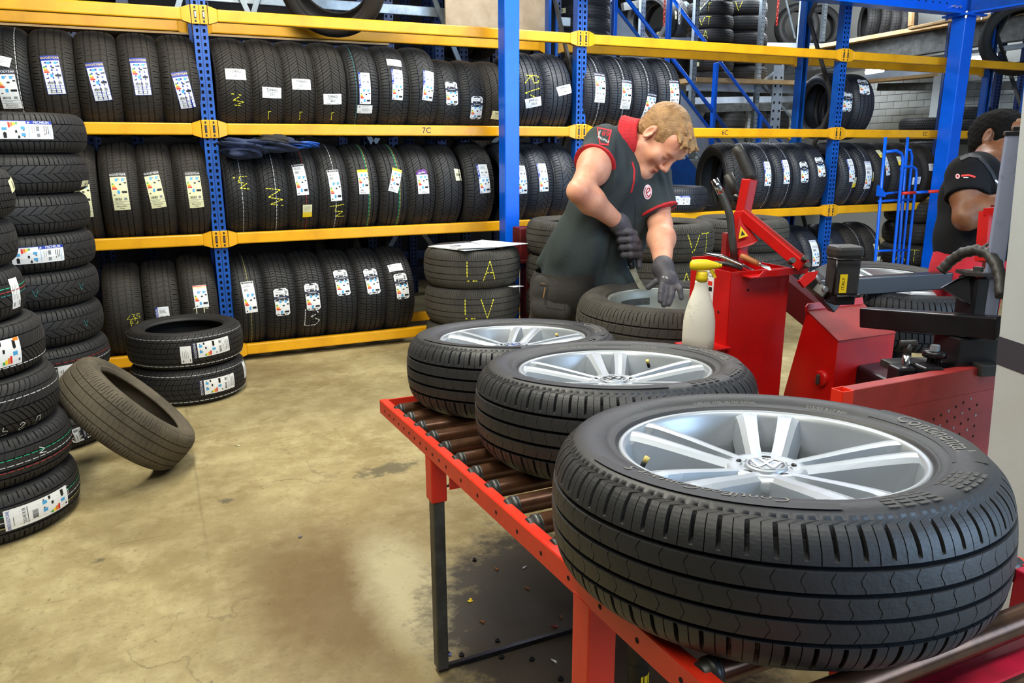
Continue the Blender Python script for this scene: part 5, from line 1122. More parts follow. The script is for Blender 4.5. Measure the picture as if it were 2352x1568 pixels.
# ------------------------------------------------------------------ store behind the rack
YB_ = 7.0
def bgp(x, y, Y=7.0):
    p = sv_y(x, y, Y)
    return p if p.x < 9.35 else sv_x(x, y, 9.35)      # nothing stands beyond the block wall
st = thing('staircase', 'steel staircase with blue handrails and silver stringer descending behind the rack', 'stairs', bgp(1650, 400)); s0 = Vector(st.location)
def bar(nm, a, b, r, m, par, o, Y=7.0, Y2=None):
    return MB().tube([bgp(*a, Y), bgp(*b, Y2 or Y)], r, m, 10).build(nm, par, -o)
for a, b, Y in (((1430, -16), (1700, 338), 6.95), ((1535, -16), (1800, 336), 7.75), ((1335, 40), (1420, 145), 7.75)): bar('handrail', a, b, .020, M['blue_bright'], st, s0, Y)
for a, b, Y in (((1413, -20), (1413, 330), 6.95), ((1539, -20), (1539, 330), 6.95), ((1645, 144), (1642, 332), 6.95), ((1746, 266), (1743, 340), 7.75)):
    p, q = bgp(*a, Y), bgp(*b, Y); MB().beam(p, (p.x, p.y, q.z), .04, .05, M['blue_bright'], up=(0, 1, 0), bev=.004).build('post', st, -s0)
def strip(nm, a, b, w_, m, Y, th=.012):
    p, q = bgp(*a, Y), bgp(*b, Y); d = (q - p).normalized(); n_ = Vector((-d.z, 0, d.x)); n_ = n_ if n_.z > 0 else -n_
    return MB().prism([p, q, q - n_ * w_, p - n_ * w_], (0, th, 0), m).build(nm, st, -s0)
stl = mat('pale_steel_sheet', (176, 188, 202), .45, .3, (150, 162, 178), 5)
strip('stringer', (1405, 0), (1720, 410), .30, stl, 7.05); strip('stringer_edge', (1407, 0), (1722, 410), .028, M['blue'], 7.03); strip('stringer', (1560, 335), (1700, 520), .42, M['blue'], 6.90)
for (x, y) in ((1571, 362), (1600, 361), (1604, 404)): MB().tube([bgp(x, y, 6.895), bgp(x, y, 6.88)], .018, M['steel'], 8, sm=False).build('bolt', st, -s0)
p0, p1 = bgp(1480, 300, 7.4), bgp(1640, 500, 7.4)
for k in range(7):
    c = p0.lerp(p1, k / 6); MB().box((c.x, c.y, c.z), (.26, .78, .035), M['steel']).build('tread', st, -s0)

# grey store rack with shelves
gr = thing('store_rack', 'galvanised store rack with perforated uprights, diagonal braces and wooden shelf boards', 'rack', bgp(1700, 340, 7.9)); g0_ = Vector(gr.location); GS = M['steel']
def upr(x, y0, y1, w_, Y, m=GS, holes=True):
    p, q = bgp(x, y0, Y), bgp(x, y1, Y); mb = MB(); mb.box((p.x, Y, (p.z + q.z) / 2), (w_, .05, abs(p.z - q.z)), m)
    if holes:
        z = q.z
        while z < p.z:
            for s in (-1, 1): mb.box((p.x + s * w_ * .25, Y - .0255, z), (.009, .001, .012), M['dark_void'])
            z += .05
    return mb.build('upright', gr, -g0_)
for x, y0, y1, w_, Y in ((1477, -30, 92, .062, 8.2), (1602, -30, 420, .062, 7.8), (1755, -30, 420, .062, 8.0), (1846, -30, 130, .055, 8.6), (1899, -30, 95, .06, 9.2), (1574, 230, 420, .06, 9.5), (1735, 30, 420, .05, 9.3), (1575, -30, 95, .10, 9.0)): upr(x, y0, y1, w_, Y)
mb = MB(); p, q = bgp(1790, 150, 7.9), bgp(1780, 340, 7.9); mb.box((p.x, 7.9, (p.z + q.z) / 2), (.16, .01, p.z - q.z), stl)
for k in range(9):
    for s in (-1, 1): mb.tube([(p.x + s * .045, 7.893, q.z + .06 + k * .10), (p.x + s * .045, 7.892, q.z + .06 + k * .10)], .016, M['dark_void'], 10, sm=False)
mb.build('perforated_plate', gr, -g0_)
for a, b, Y in (((1755, 185), (1800, 150), 7.95), ((1755, 195), (1830, 285), 7.95), ((1760, 340), (1830, 310), 7.95), ((1608, 26), (1632, 0), 8.1), ((1805, 0), (1826, 88), 9.2), ((1582, 218), (1605, 180), 8.2), ((1580, 240), (1600, 258), 8.4)): MB().beam(bgp(*a, Y), bgp(*b, Y), .012, .028, GS).build('brace', gr, -g0_)
mb = MB(); p, q = bgp(1836, 150, 7.9), bgp(1822, 340, 7.9); mb.box((p.x, 7.9, (p.z + q.z) / 2), (.02, .05, p.z - q.z), GS)
for k in range(22): mb.beam((p.x - .05, 7.88, q.z + k * .045), (p.x - .01, 7.88, q.z + k * .045 + .03), .006, .012, M['black'])
mb.build('toothed_post', gr, -g0_)
def shelf_bar(x0, x1, y, h, Y, m, nm='shelf_beam', dep=.06, y2=None):
    p, q = bgp(x0, y, Y), bgp(x1, y2 or y, Y); return MB().beam((p.x, Y, p.z), (q.x, Y, q.z), dep, h, m).build(nm, gr, -g0_)
shelf_bar(1478, 1600, 92, .05, 8.15, stl); shelf_bar(1570, 1840, 186, .05, 8.1, M['wood'], 'shelf_board', .5, 194); shelf_bar(1580, 1840, 198, .10, 8.05, stl, y2=206); shelf_bar(1580, 1840, 216, .07, 8.3, M['steel_dark'], y2=214)
shelf_bar(1580, 1840, 232, .09, 9.5, stl, y2=226); shelf_bar(1580, 1840, 251, .10, 9.2, M['steel_dark'], y2=243); shelf_bar(1430, 1600, 16, .09, 8.6, M['steel_dark'], y2=-10)
shelf_bar(1690, 2000, 106, .10, 9.0, stl, y2=96); shelf_bar(1478, 1640, 96, .03, 8.6, M['wood'], 'shelf_board', .7, y2=100); shelf_bar(1560, 1640, 178, .03, 8.9, M['wood'], 'shelf_board', .8, y2=180); shelf_bar(1640, 1860, 304, .04, 9.4, M['wood'], 'shelf_board', .8, y2=302)
def bt(px, py, Y, lie, style, label, R=.31, W=.2, m=0, turn=.25, slip=False, group=None, chalk=None):
    p = bgp(px, py, Y); st_ = [('slip', face(p.x, p.y, -.55) if lie else .1, 0, 0)] if slip else []
    ch = [(chalk, .10, face(p.x, p.y, -.15), 0, -PI / 2, GY)] if chalk else []
    return tire(style, (p.x, p.y + (.31 if lie else 0), p.z), LIE if lie else (0, 0, turn), label, R, W, m, st_, ch, [], group)
for k, y in enumerate((-24, 16, 47, 79, 113, 146, 177)):
    bt(1668, y, 8.0, True, 'worn', 'tire in the slimmer high pile behind the stairs, ' + ('topmost', 'second down', 'third down chalked VT', 'fourth down chalked A', 'fifth down', 'sixth down', 'lowest')[k], .29, .165, 0, slip=k in (1, 2, 3, 5), group='slim pile behind the stairs', chalk={2: 'VT', 3: 'A', 1: 'VT'}.get(k))
for k, y in enumerate((-20, 15, 51, 90, 130, 168)):
    bt(1738, y, 8.15, True, 'worn', 'tire in the wider high pile beside the silver post, ' + ('topmost', 'second down with yellow chalk', 'third down', 'fourth down', 'fifth down', 'lowest')[k], .34, .185, 0, slip=k in (2, 3), group='wide pile beside the silver post', chalk={1: 'RV'}.get(k))
for k, y in enumerate((-10, 22, 52, 82)):
    bt(1370, y, 6.6, True, 'worn', 'tire in the pile behind the second upright, ' + ('topmost', 'second down', 'third down', 'lowest')[k], .29, .155, 4, slip=k > 0, group='pile behind the second upright')
for k, (x, y) in enumerate(((1497, 48), (1522, 52))): bt(x, y, 8.5, False, 'worn', ('tire standing on the high shelf with a cream slip', 'tire standing on the high shelf beside the red chain')[k], .33, .2, 0, .45, k == 0)
for k, (x, y) in enumerate(((1578, 76), (1615, 70), (1588, 148), (1610, 160))): bt(x, y, 8.6, True, 'worn', 'dark tire lying in the high store rack, ' + ('with a slip near the chains', 'beside the silver post', 'lower with a slip', 'lowest in shadow')[k], .30, .19, 0, slip=k in (0, 2))
for k, (x, y) in enumerate(((1998, 54), (2030, 50), (2052, 56), (2075, 62))): bt(x, y, 9.4, False, 'block', 'winter tire on the high board, ' + ('nearest the blue upright', 'second along', 'third along', 'last along')[k], .31, .2, 0, -.6, group='tires on the high board')
for k, (x, y) in enumerate(((1830, 62), (1880, 66))): bt(x, y, 9.4, False, 'worn', ('dark tire seen end on between grey posts', 'dark tire behind the blue uprights')[k], .33, .2, 0, 1.2)
for k in range(4): bt(2180, 286 + 26 * k, 7.2, True, 'block', 'dark winter tire piled behind the blue column, ' + ('topmost', 'second', 'third', 'lowest')[k], .34, .18, 0, group='winter tires behind the blue column')
for k in range(3): bt(2280, 262 + 26 * k, 7.4, True, 'block', 'dark winter tire piled behind the man in black, ' + ('topmost', 'second', 'lowest')[k], .32, .18, 0, group='winter tires behind the man in black')
for k in range(3): bt(1695 + 50 * k, 285, 9.6, True, 'worn', 'low dark tire glimpsed beyond the stairs, ' + ('first', 'second', 'third')[k] + ' along', .33, .4, 0)
tire('block', (7.95, 5.27, LEV[3] + .30), (0, 0, .5), 'big dark tire on the top level at the picture edge', .36, .26, 0)
# far row of tyres between the shelves, partly added to darken the gaps
for k, (x, z) in enumerate(((-.62, 2.1), (-.38, 2.1), (-.14, 2.1), (1.95, 2.1), (2.15, 2.1), (.75, 1.0), (.98, 1.0), (1.3, .33), (1.6, .33), (2.05, 1.0), (2.3, 1.0))):
    tire('worn', (x + .5 * (x > 1.9), 6.45, z + .26), (0, 0, .1), 'dark tire on the second rack row seen through the gap, ' + ('at the far end', 'beside it', 'by the first blue post', 'behind the plywood', 'beside the plywood', 'behind the jacket', 'beyond the jacket', 'low in the shade', 'low by the silver brace', 'behind the blue column', 'past the blue column')[k], .31, .2, 1)
# chains
for x, m, Y, n, lab in ((1525, 'sred', 7.6, 9, 'red plastic chain hanging beside the stairs'), (1560, 'white', 7.6, 8, 'white plastic chain hanging beside the stairs'), (1784, 'sred', 8.0, 7, 'red plastic chain hanging by the grey rack')):
    p = bgp(x, 54 if m == 'sred' else 50, Y); me = MB(); me.tube([(.012 * math.cos(t), 0, .026 * math.sin(t)) for t in np.linspace(0, 2 * PI, 12, endpoint=False)], .0045, M[m], 6, closed=True); lm = me.mesh('chain_link')
    ch = thing('chain', lab, 'chain', p)
    for k in range(n): link('chain_link', lm, ch, (0, 0, .042 * k), (0, 0, (k % 2) * PI / 2))
# mezzanine edges, decking and lamps on the far right
mz = thing('mezzanine', 'dark steel mezzanine edge with a wooden board rising over the rack', 'mezzanine', (8.5, 8, 3)); m0 = Vector((8.5, 8, 3))
def edge(nm, a, b, Ya, Yb_, h, m, dep=.1): return MB().beam(bgp(*a, Ya), bgp(*b, Yb_), dep, h, m, bev=.004).build(nm, mz, -m0)
def ed(nm, a, b, Xa, Xb, h, m, dep=.1): return MB().beam(sv_x(*a, Xa), sv_x(*b, Xb), dep, h, m, bev=.004).build(nm, mz, -m0)
ed('edge_board', (1800, 124), (2360, 26), 8.6, 8.9, .05, M['wood'], .25); ed('channel', (1800, 152), (2360, 62), 8.65, 8.95, .26, M['steel_dark']); ed('edge_board', (2090, 66), (2200, 44), 8.5, 8.6, .03, M['wood']); ed('edge_board', (2094, 24), (2092, 60), 8.55, 8.55, .05, M['wood'], .05)
ed('channel', (1900, 168), (2360, 104), 8.9, 9.2, .05, stl)
for k in range(9):
    ed('deck_sheet', (1990 + k * 30, 122 - k * 2.2), (2075 + k * 34, 112 - k * 2.8), 9.6, 9.0, .03, mat('white_decking', (224, 228, 230), .5) if k % 2 else M['steel_dark'], .22)
ed('edge_board', (1990, 188), (2200, 168), 9.2, 9.4, .04, M['wood'], .2); ed('channel', (1990, 176), (2200, 158), 9.25, 9.45, .10, stl); ed('channel', (2020, 200), (2360, 196), 9.5, 9.6, .10, M['steel_dark'])
for k, (a, b, X_, lab) in enumerate((((2234, 138), (2288, 131), 8.5, 'lit fluorescent tube beyond the blue column'), ((1990, 166), (2028, 160), 8.8, 'lit fluorescent tube over the large sideways tires'))):
    t = thing('lamp', lab, 'lamp', sv_x(*a, X_)); l0 = Vector(t.location)
    MB().tube([sv_x(*a, X_), sv_x(*b, X_)], .030, mat('lit_tube', (245, 250, 255), .5, emit=9.0), 12).build('tube', t, -l0)
    MB().beam(sv_x(*a, X_) + Vector((0, 0, .05)), sv_x(*b, X_) + Vector((0, 0, .05)), .06, .03, M['white']).build('housing', t, -l0)
pc_ = thing('concrete_column', 'pale square building column against the block wall', 'column', bgp(2152, 300, 8.6)); q0 = bgp(2152, 300, 8.6); q1 = bgp(2152, 205, 8.6)
MB().box((0, 0, -.3), (.16, .16, 2.2), M['cabinet']).build('shaft', pc_)
for x, Y, m in ((2176, 6.6, 'blue_dark'), (2318, 6.4, 'blue_dark'), (2352, 6.0, 'blue_dark')):
    p = bgp(x, 150, Y); o = link('rack_post', pm2, None, (p.x, Y, 0), (0, 0, -.5)); tag(o, {2176: 'navy perforated post in front of the block wall', 2318: 'navy perforated post beside the dark haired man', 2352: 'navy perforated post at the picture edge'}[x], 'post')
# ------------------------------------------------------------------ people: smooth distance-field bodies, meshed once
V3 = lambda p: np.array(p, dtype=np.float64)
class Field:
    def __init__(s, lo, hi, h):
        s.lo = V3(lo); s.h = h; s.n = np.ceil((V3(hi) - s.lo) / h).astype(int) + 1
        s.F = np.full(tuple(s.n), 0.5, dtype=np.float32)
    def _sub(s, lo, hi, pad):
        a = np.maximum(0, np.floor((V3(lo) - pad - s.lo) / s.h).astype(int)); b = np.minimum(s.n, np.ceil((V3(hi) + pad - s.lo) / s.h).astype(int) + 1)
        if (b <= a).any(): return None
        g = [(s.lo[i] + s.h * np.arange(a[i], b[i])).astype(np.float32) for i in range(3)]
        return tuple(slice(a[i], b[i]) for i in range(3)), g[0][:, None, None], g[1][None, :, None], g[2][None, None, :]
    def _put(s, sl, d, k, op):
        A = s.F[sl]
        if op == 'sub': d = -d
        if k <= 0: s.F[sl] = np.minimum(A, d) if op == 'add' else np.maximum(A, d); return
        if op == 'add':
            h = np.clip(.5 + .5 * (A - d) / k, 0, 1); s.F[sl] = A * (1 - h) + d * h - k * h * (1 - h)
        else:
            h = np.clip(.5 - .5 * (A - d) / k, 0, 1); s.F[sl] = A * (1 - h) + d * h + k * h * (1 - h)
    def cap(s, a, b, ra, rb=None, k=.02, op='add'):
        a, b = V3(a), V3(b); rb = ra if rb is None else rb; R_ = max(ra, rb)
        q = s._sub(np.minimum(a, b) - R_, np.maximum(a, b) + R_, k + 3 * s.h)
        if q is None: return s
        sl, X, Y, Z = q; d = b - a; dd = float(d @ d) or 1e-9
        t = np.clip(((X - a[0]) * d[0] + (Y - a[1]) * d[1] + (Z - a[2]) * d[2]) / dd, 0, 1)
        D = np.sqrt((X - a[0] - t * d[0]) ** 2 + (Y - a[1] - t * d[1]) ** 2 + (Z - a[2] - t * d[2]) ** 2) - (ra + (rb - ra) * t)
        s._put(sl, D, k, op); return s
    def ell(s, c, r, axes=None, k=.02, op='add'):
        c = V3(c); r = V3(r); A = np.eye(3) if axes is None else np.array([list(v) for v in axes], dtype=float); R_ = r.max()
        q = s._sub(c - R_, c + R_, k + 3 * s.h)
        if q is None: return s
        sl, X, Y, Z = q; X, Y, Z = X - c[0], Y - c[1], Z - c[2]
        e = [(X * A[i][0] + Y * A[i][1] + Z * A[i][2]) for i in range(3)]
        k0 = np.sqrt(sum((e[i] / r[i]) ** 2 for i in range(3))); k1 = np.sqrt(sum((e[i] / r[i] ** 2) ** 2 for i in range(3))) + 1e-6
        s._put(sl, k0 * (k0 - 1) / k1, k, op); return s
    def plane(s, p, n, k=0.0):
        """keep the side n points away from"""
        n = V3(n) / np.linalg.norm(V3(n)); p = V3(p); sl, X, Y, Z = s._sub(s.lo, s.lo + s.h * s.n, 0)
        d = (X - p[0]) * n[0] + (Y - p[1]) * n[1] + (Z - p[2]) * n[2]; s.F = np.maximum(s.F, d.astype(np.float32)); return s
    def noise(s, amp, freq, seed=0, mask=None):
        rnd = random.Random(seed); sl, X, Y, Z = s._sub(s.lo, s.lo + s.h * s.n, 0); D = 0
        for _ in range(5):
            v = [rnd.gauss(0, 1) * freq for _ in range(3)]; D = D + np.sin(X * v[0] + Y * v[1] + Z * v[2] + rnd.uniform(0, 6))
        s.F = s.F + (amp * D / 2.5).astype(np.float32); return s
    def folds(s, amp, v, seed=0):
        sl, X, Y, Z = s._sub(s.lo, s.lo + s.h * s.n, 0); ph = X * v[0] + Y * v[1] + Z * v[2]
        s.F = s.F + (amp * np.sin(ph + 1.3 * np.sin(ph * .31 + seed) + 1.1 * np.sin(Z * 14 + seed * 2))).astype(np.float32); return s
    def mesh(s, name, m, smooth=1):
        F_ = s.F; n = np.array(F_.shape) - 1; ins = F_ < 0
        mn = np.zeros(tuple(n), bool); mx = np.ones(tuple(n), bool); sls = {}
        for o in [(i, j, k) for i in (0, 1) for j in (0, 1) for k in (0, 1)]:
            q = ins[o[0]:o[0] + n[0], o[1]:o[1] + n[1], o[2]:o[2] + n[2]]; mn |= q; mx &= q
        act = np.argwhere(mn & ~mx)
        if len(act) == 0: return bpy.data.meshes.new(name)
        idx = np.full(tuple(n), -1, np.int64); idx[tuple(act.T)] = np.arange(len(act))
        C = {o: F_[act[:, 0] + o[0], act[:, 1] + o[1], act[:, 2] + o[2]] for o in [(i, j, k) for i in (0, 1) for j in (0, 1) for k in (0, 1)]}
        P = np.zeros((len(act), 3)); N = np.zeros(len(act))
        for ax_ in range(3):
            for u in (0, 1):
                for v in (0, 1):
                    o = [0, 0, 0]; o[(ax_ + 1) % 3] = u; o[(ax_ + 2) % 3] = v; o2 = list(o); o2[ax_] = 1
                    a, b = C[tuple(o)], C[tuple(o2)]; cr = (a < 0) != (b < 0); t = np.where(cr, a / np.where(cr, a - b, 1), 0)
                    pos = np.repeat(np.array(o, float)[None], len(act), 0); pos[:, ax_] = t
                    P += np.where(cr[:, None], pos, 0); N += cr
        V = s.lo + s.h * (act + P / N[:, None]); faces = []
        for ax_ in range(3):
            b, c = (ax_ + 1) % 3, (ax_ + 2) % 3; sh = [slice(None)] * 3
            A0 = ins[tuple(slice(0, -1) if i == ax_ else slice(1, -1) for i in range(3))]; A1 = ins[tuple(slice(1, None) if i == ax_ else slice(1, -1) for i in range(3))]
            e = np.argwhere(A0 != A1); base = e.copy(); base[:, b] += 1; base[:, c] += 1
            sgn = A0[tuple(e.T)]
            q = []
            for du, dv in ((0, 0), (-1, 0), (-1, -1), (0, -1)):
                g = base.copy(); g[:, b] += du; g[:, c] += dv; q.append(idx[tuple(g.T)])
            Q = np.stack(q, 1); Q[~sgn] = Q[~sgn][:, ::-1]; faces.append(Q)
        Fq = np.concatenate(faces); Fq = Fq[(Fq >= 0).all(1)]
        # light Laplacian smoothing
        if smooth:
            E_ = np.concatenate([Fq[:, [0, 1]], Fq[:, [1, 2]], Fq[:, [2, 3]], Fq[:, [3, 0]]])
            for _ in range(smooth):
                S_ = np.zeros_like(V); c_ = np.zeros(len(V)); 
                for i in range(3): S_[:, i] = np.bincount(E_[:, 0], V[E_[:, 1], i], len(V)) + np.bincount(E_[:, 1], V[E_[:, 0], i], len(V))
                c_ = np.bincount(E_[:, 0], minlength=len(V)) + np.bincount(E_[:, 1], minlength=len(V)); V = V * .5 + .5 * S_ / np.maximum(c_, 1)[:, None]
        me = bpy.data.meshes.new(name); me.vertices.add(len(V)); me.vertices.foreach_set('co', V.ravel())
        me.loops.add(len(Fq) * 4); me.loops.foreach_set('vertex_index', Fq.ravel().astype(np.int32)); me.polygons.add(len(Fq)); me.polygons.foreach_set('loop_start', np.arange(0, len(Fq) * 4, 4, dtype=np.int32))
        me.update(calc_edges=True); me.polygons.foreach_set('use_smooth', np.ones(len(Fq), bool)); me.materials.append(m); return me
def mid(a, b, t=.5): return a + (b - a) * t
from mathutils.bvhtree import BVHTree
def decal(me, items, name, parent, off, depth_dir=None):
    """printed marks laid onto a garment: every outline point is dropped onto the cloth surface"""
    bv = BVHTree.FromPolygons([v.co for v in me.vertices], [tuple(p.vertices) for p in me.polygons]); mb = MB(); C0 = Vector((0, 0, CAM_H))
    def drop(x, y, lift):
        p = survey(x, y, 1.0); d = (p - C0).normalized(); h = bv.ray_cast(C0 + d * 1.5, d)
        return (h[0] + h[1].normalized() * (lift if h[1].dot(d) < 0 else -lift)) if h[0] is not None else None
    for it in items:
        kind, m, lift = it[0], it[1], it[2]
        if kind == 'poly':
            P = [drop(x, y, lift) for x, y in it[3]]
            if all(p is not None for p in P): mb.add(P, [list(range(len(P)))], m)
        elif kind == 'strip':
            pts, wd = it[3], it[4]; fine = []
            for (a, b), (c, d) in zip(pts[:-1], pts[1:]):
                k = max(1, int(math.hypot(c - a, d - b) / 4))
                fine += [(a + (c - a) * i / k, b + (d - b) * i / k) for i in range(k)]
            fine.append(pts[-1])
            for i in range(len(fine) - 1):
                (a, b), (c, d) = fine[i], fine[i + 1]; l = math.hypot(c - a, d - b) or 1; nx, ny = -(d - b) / l * wd / 2, (c - a) / l * wd / 2
                P = [drop(a + nx, b + ny, lift), drop(c + nx, d + ny, lift), drop(c - nx, d - ny, lift), drop(a - nx, b - ny, lift)]
                if all(p is not None for p in P): mb.add(P, [(0, 1, 2, 3)], m)
        elif kind == 'grid':   # quad patch by four corners
            q, n_ = it[3], it[4]; L_ = lambda u, v: ((q[0][0] * (1 - u) + q[1][0] * u) * (1 - v) + (q[3][0] * (1 - u) + q[2][0] * u) * v, (q[0][1] * (1 - u) + q[1][1] * u) * (1 - v) + (q[3][1] * (1 - u) + q[2][1] * u) * v)
            P = [drop(*L_(i / n_, j / n_), lift) for j in range(n_ + 1) for i in range(n_ + 1)]
            for j in range(n_):
                for i in range(n_):
                    f = (j * (n_ + 1) + i, j * (n_ + 1) + i + 1, (j + 1) * (n_ + 1) + i + 1, (j + 1) * (n_ + 1) + i)
                    if all(P[a] is not None for a in f): mb.add([P[a] for a in f], [(0, 1, 2, 3)], m)
        elif kind == 'text':
            s_, x, y, size, ang = it[3:8]; vs, fs = text2d(s_, size); ca, sa = math.cos(ang), math.sin(ang)
            P = [drop(x + a * ca + b * sa, y + a * sa - b * ca, lift) for a, b in vs]
            for f in fs:
                if all(P[a] is not None for a in f): mb.add([P[a] for a in f], [tuple(range(len(f)))], m)
    return mb.build(name, parent, off) if mb.v else None

def skin_mat(name, c1, c2): return mat(name, c1, .48, 0, c2, 14, .06, 300, sss=.12, mixlo=.4, mixhi=.7)
M['skin1'] = skin_mat('fair_skin', (226, 166, 136), (208, 138, 112)); M['skin2'] = skin_mat('brown_skin', (128, 82, 54), (104, 64, 42))
M['polo'] = mat('charcoal_polo_knit', (47, 57, 58), .9, 0, (40, 48, 50), 9, .25, 220); M['polo_red'] = mat('red_knit', (196, 36, 44), .85, 0, (170, 28, 38), 20, .2, 260)
M['glove'] = mat('grey_rubber_glove', (76, 74, 82), .6, 0, (62, 60, 66), 26, .3, 150); M['trouser'] = mat('charcoal_work_cloth', (52, 49, 46), .9, 0, (40, 38, 37), 12, .3, 160)
M['hair_fair'] = mat('sandy_hair', (172, 132, 86), .6, 0, (132, 96, 58), 30, .6, 240, mixlo=.38, mixhi=.66); M['hair_black'] = mat('black_hair', (13, 11, 11), .95, 0, (22, 20, 19), 90, .8, 260, spec=.15)
M['tee'] = mat('black_tee_knit', (20, 20, 22), .95, 0, (27, 27, 29), 10, .2, 220, spec=.2); M['bib'] = mat('red_work_trousers', (196, 22, 42), .8, 0, (160, 14, 34), 9, .3, 120); M['lip1'] = mat('lip_pink', (186, 104, 92), .5); M['brow1'] = mat('brow_sandy', (128, 90, 56), .8)
SV = lambda x, y, d: V3(survey(x, y, d))

def head_prims(F, O, r, f, u, nose=1.0):
    L = lambda x, y, z: O + r * x + f * y + u * z; ax3 = (r, f, u)
    F.ell(L(0, -.016, .036), (.075, .097, .087), ax3, .02); F.ell(L(0, .028, -.028), (.060, .064, .086), ax3, .03)
    for s in (-1, 1):
        F.cap(L(s * .050, .004, -.058), L(s * .014, .070, -.100), .021, .018, .03); F.ell(L(s * .041, .064, -.022), (.024, .022, .024), ax3, .025)
    F.cap(L(-.012, .077, -.098), L(.012, .077, -.098), .019, .019, .025)
    F.cap(L(-.034, .082, .026), L(.034, .082, .026), .014, .014, .018); F.ell(L(0, .060, .055), (.058, .034, .036), ax3, .03)
    for s in (-1, 1): F.ell(L(s * .033, .101, .008), (.017, .013, .011), ax3, .012, 'sub'); F.ell(L(s * .032, .0795, .006), (.015, .0125, .0125), ax3, .003)
    F.cap(L(0, .088, .018), L(0, .113 * nose, -.026), .009, .0115, .012)
    for s in (-1, 1): F.ell(L(s * .0125, .101, -.034), (.009, .011, .008), ax3, .008)
    F.cap(L(-.019, .088, -.059), L(0, .0965, -.057), .0055, .0065, .006); F.cap(L(.019, .088, -.059), L(0, .0965, -.057), .0055, .0065, .006)
    F.cap(L(-.016, .088, -.070), L(.016, .088, -.070), .0068, .0068, .006)
    F.cap(L(-.024, .096, -.0642), L(.024, .096, -.0642), .0022, .0022, .002, 'sub')
    for s in (-1, 1):
        e = L(s * .079, -.010, .002); ea = (r * .94 + f * (-.34 * s), f * .94 + r * (.34 * s), u)
        F.ell(e, (.0085, .0195, .032), ea, .008); F.ell(e + r * s * .008 + f * .004 + u * .002, (.0075, .011, .020), ea, .004, 'sub'); F.ell(e + f * .010 - u * .004, (.006, .005, .008), ea, .004)

# ---------------------------------------------------------------- the mechanic in the charcoal polo
off0 = V3((1.50, 2.62, 0)); man = thing('person', 'man in charcoal polo with red collar bending to pry a wheel with a curved knife', 'person', off0)
OFF = -Vector(off0)
pel, bel, che, neb = SV(1332, 680, 3.02), SV(1362, 585, 2.96), SV(1428, 425, 2.90), SV(1444, 330, 2.86)
shR, elR, wrR = SV(1388, 338, 2.82), SV(1330, 438, 2.64), SV(1424, 515, 2.79)
shL, elL, wrL = SV(1497, 398, 2.98), SV(1517, 520, 2.86), SV(1523, 617, 2.67)
sx = (shR - shL); sx /= np.linalg.norm(sx)
camr, camu, camf = V3(_r), V3(_u), V3(_f)
hf = camr * .32 - camu * .90 - camf * .26; hf /= np.linalg.norm(hf); hu = camr * .72 + camu * .40 - camf * .52; hu -= hf * (hu @ hf); hu /= np.linalg.norm(hu); hr = np.cross(hf, hu)
ear = SV(1491, 303, 2.74); HO = ear - hr * .078 + hf * .010
HL = lambda x, y, z: HO + hr * x + hf * y + hu * z
def torso(F, gr_, sl, pad=.02):
    F.cap(pel + sx * .070, bel + sx * .055, .112 + gr_, .112 + gr_, .05); F.cap(pel - sx * .075, bel - sx * .070, .112 + gr_, .114 + gr_, .05)
    F.cap(bel + sx * .055, che + sx * .070, .112 + gr_, .108 + gr_, .05); F.cap(bel - sx * .070, che - sx * .085, .114 + gr_, .110 + gr_, .05)
    F.cap(che + sx * .065, mid(shR, neb, .35), .106 + gr_, .060 + gr_, .05); F.cap(che - sx * .07, mid(shL, neb, .35), .106 + gr_, .060 + gr_, .05)
    F.cap(shR, shL, .064 + gr_, .062 + gr_, .04); F.cap(mid(neb, che, .25), mid(neb, che, .05), .075 + gr_, .060 + gr_, .04)
body = Field(np.minimum.reduce([pel, elR, wrL, HO, shR]) - .26, np.maximum.reduce([pel, neb, HO, wrL, shL]) + .24, .0042)
body.lo[2] = .80; body = Field(body.lo, body.lo + body.h * (body.n - 1), .0042)
torso(body, -.012, False)
body.cap(neb - (neb - che) * .1, HL(0, -.022, -.035), .060, .052, .035)
body.cap(HL(-.03, -.05, -.04), mid(neb, shR, .3), .03, .035, .03)
head_prims(body, HO, hr, hf, hu)
# arms: deltoid, biceps, forearm bulge, tapering wrist
body.cap(shR, mid(shR, elR, .45), .058, .054, .03).cap(mid(shR, elR, .35), elR, .053, .038, .03).cap(elR, mid(elR, wrR, .28), .038, .044, .02).cap(mid(elR, wrR, .28), wrR, .044, .027, .03)
bi = mid(shR, elR, .5) + camr * .012 + camu * .006; body.ell(bi, (.043, .045, .066), None, .03); body.ell(elR - camr * .010 - camu * .006, (.025, .026, .028), None, .018)
body.cap(shL, mid(shL, elL, .5), .056, .054, .03).cap(mid(shL, elL, .4), elL, .053, .042, .03).cap(elL, mid(elL, wrL, .3), .042, .047, .02).cap(mid(elL, wrL, .3), wrL, .047, .028, .03)
link('body', body.mesh('body', M['skin1'], 1), man, OFF); del body

def box_of(pts, pad): return np.minimum.reduce(pts) - pad, np.maximum.reduce(pts) + pad
lo, hi = box_of([pel, bel, che, neb, shR, shL, elR, mid(shL, elL, .75)], .22); lo[2] = max(lo[2], .72)
cutR, cutRn = mid(shR, elR, .40), (elR - shR); cutL, cutLn = SV(1504, 489, 2.88), camr * .36 - camu * .90 - camf * .12
shirt = Field(lo, hi, .0048); arm = Field(lo, hi, .0048)
arm.cap(shR, mid(shR, elR, .50), .074, .076, .03); arm.plane(cutR, cutRn)
armL = Field(lo, hi, .0048); armL.cap(shL, mid(shL, elL, .85), .070, .066, .03); armL.plane(cutL, cutLn)
torso(shirt, .004, True)
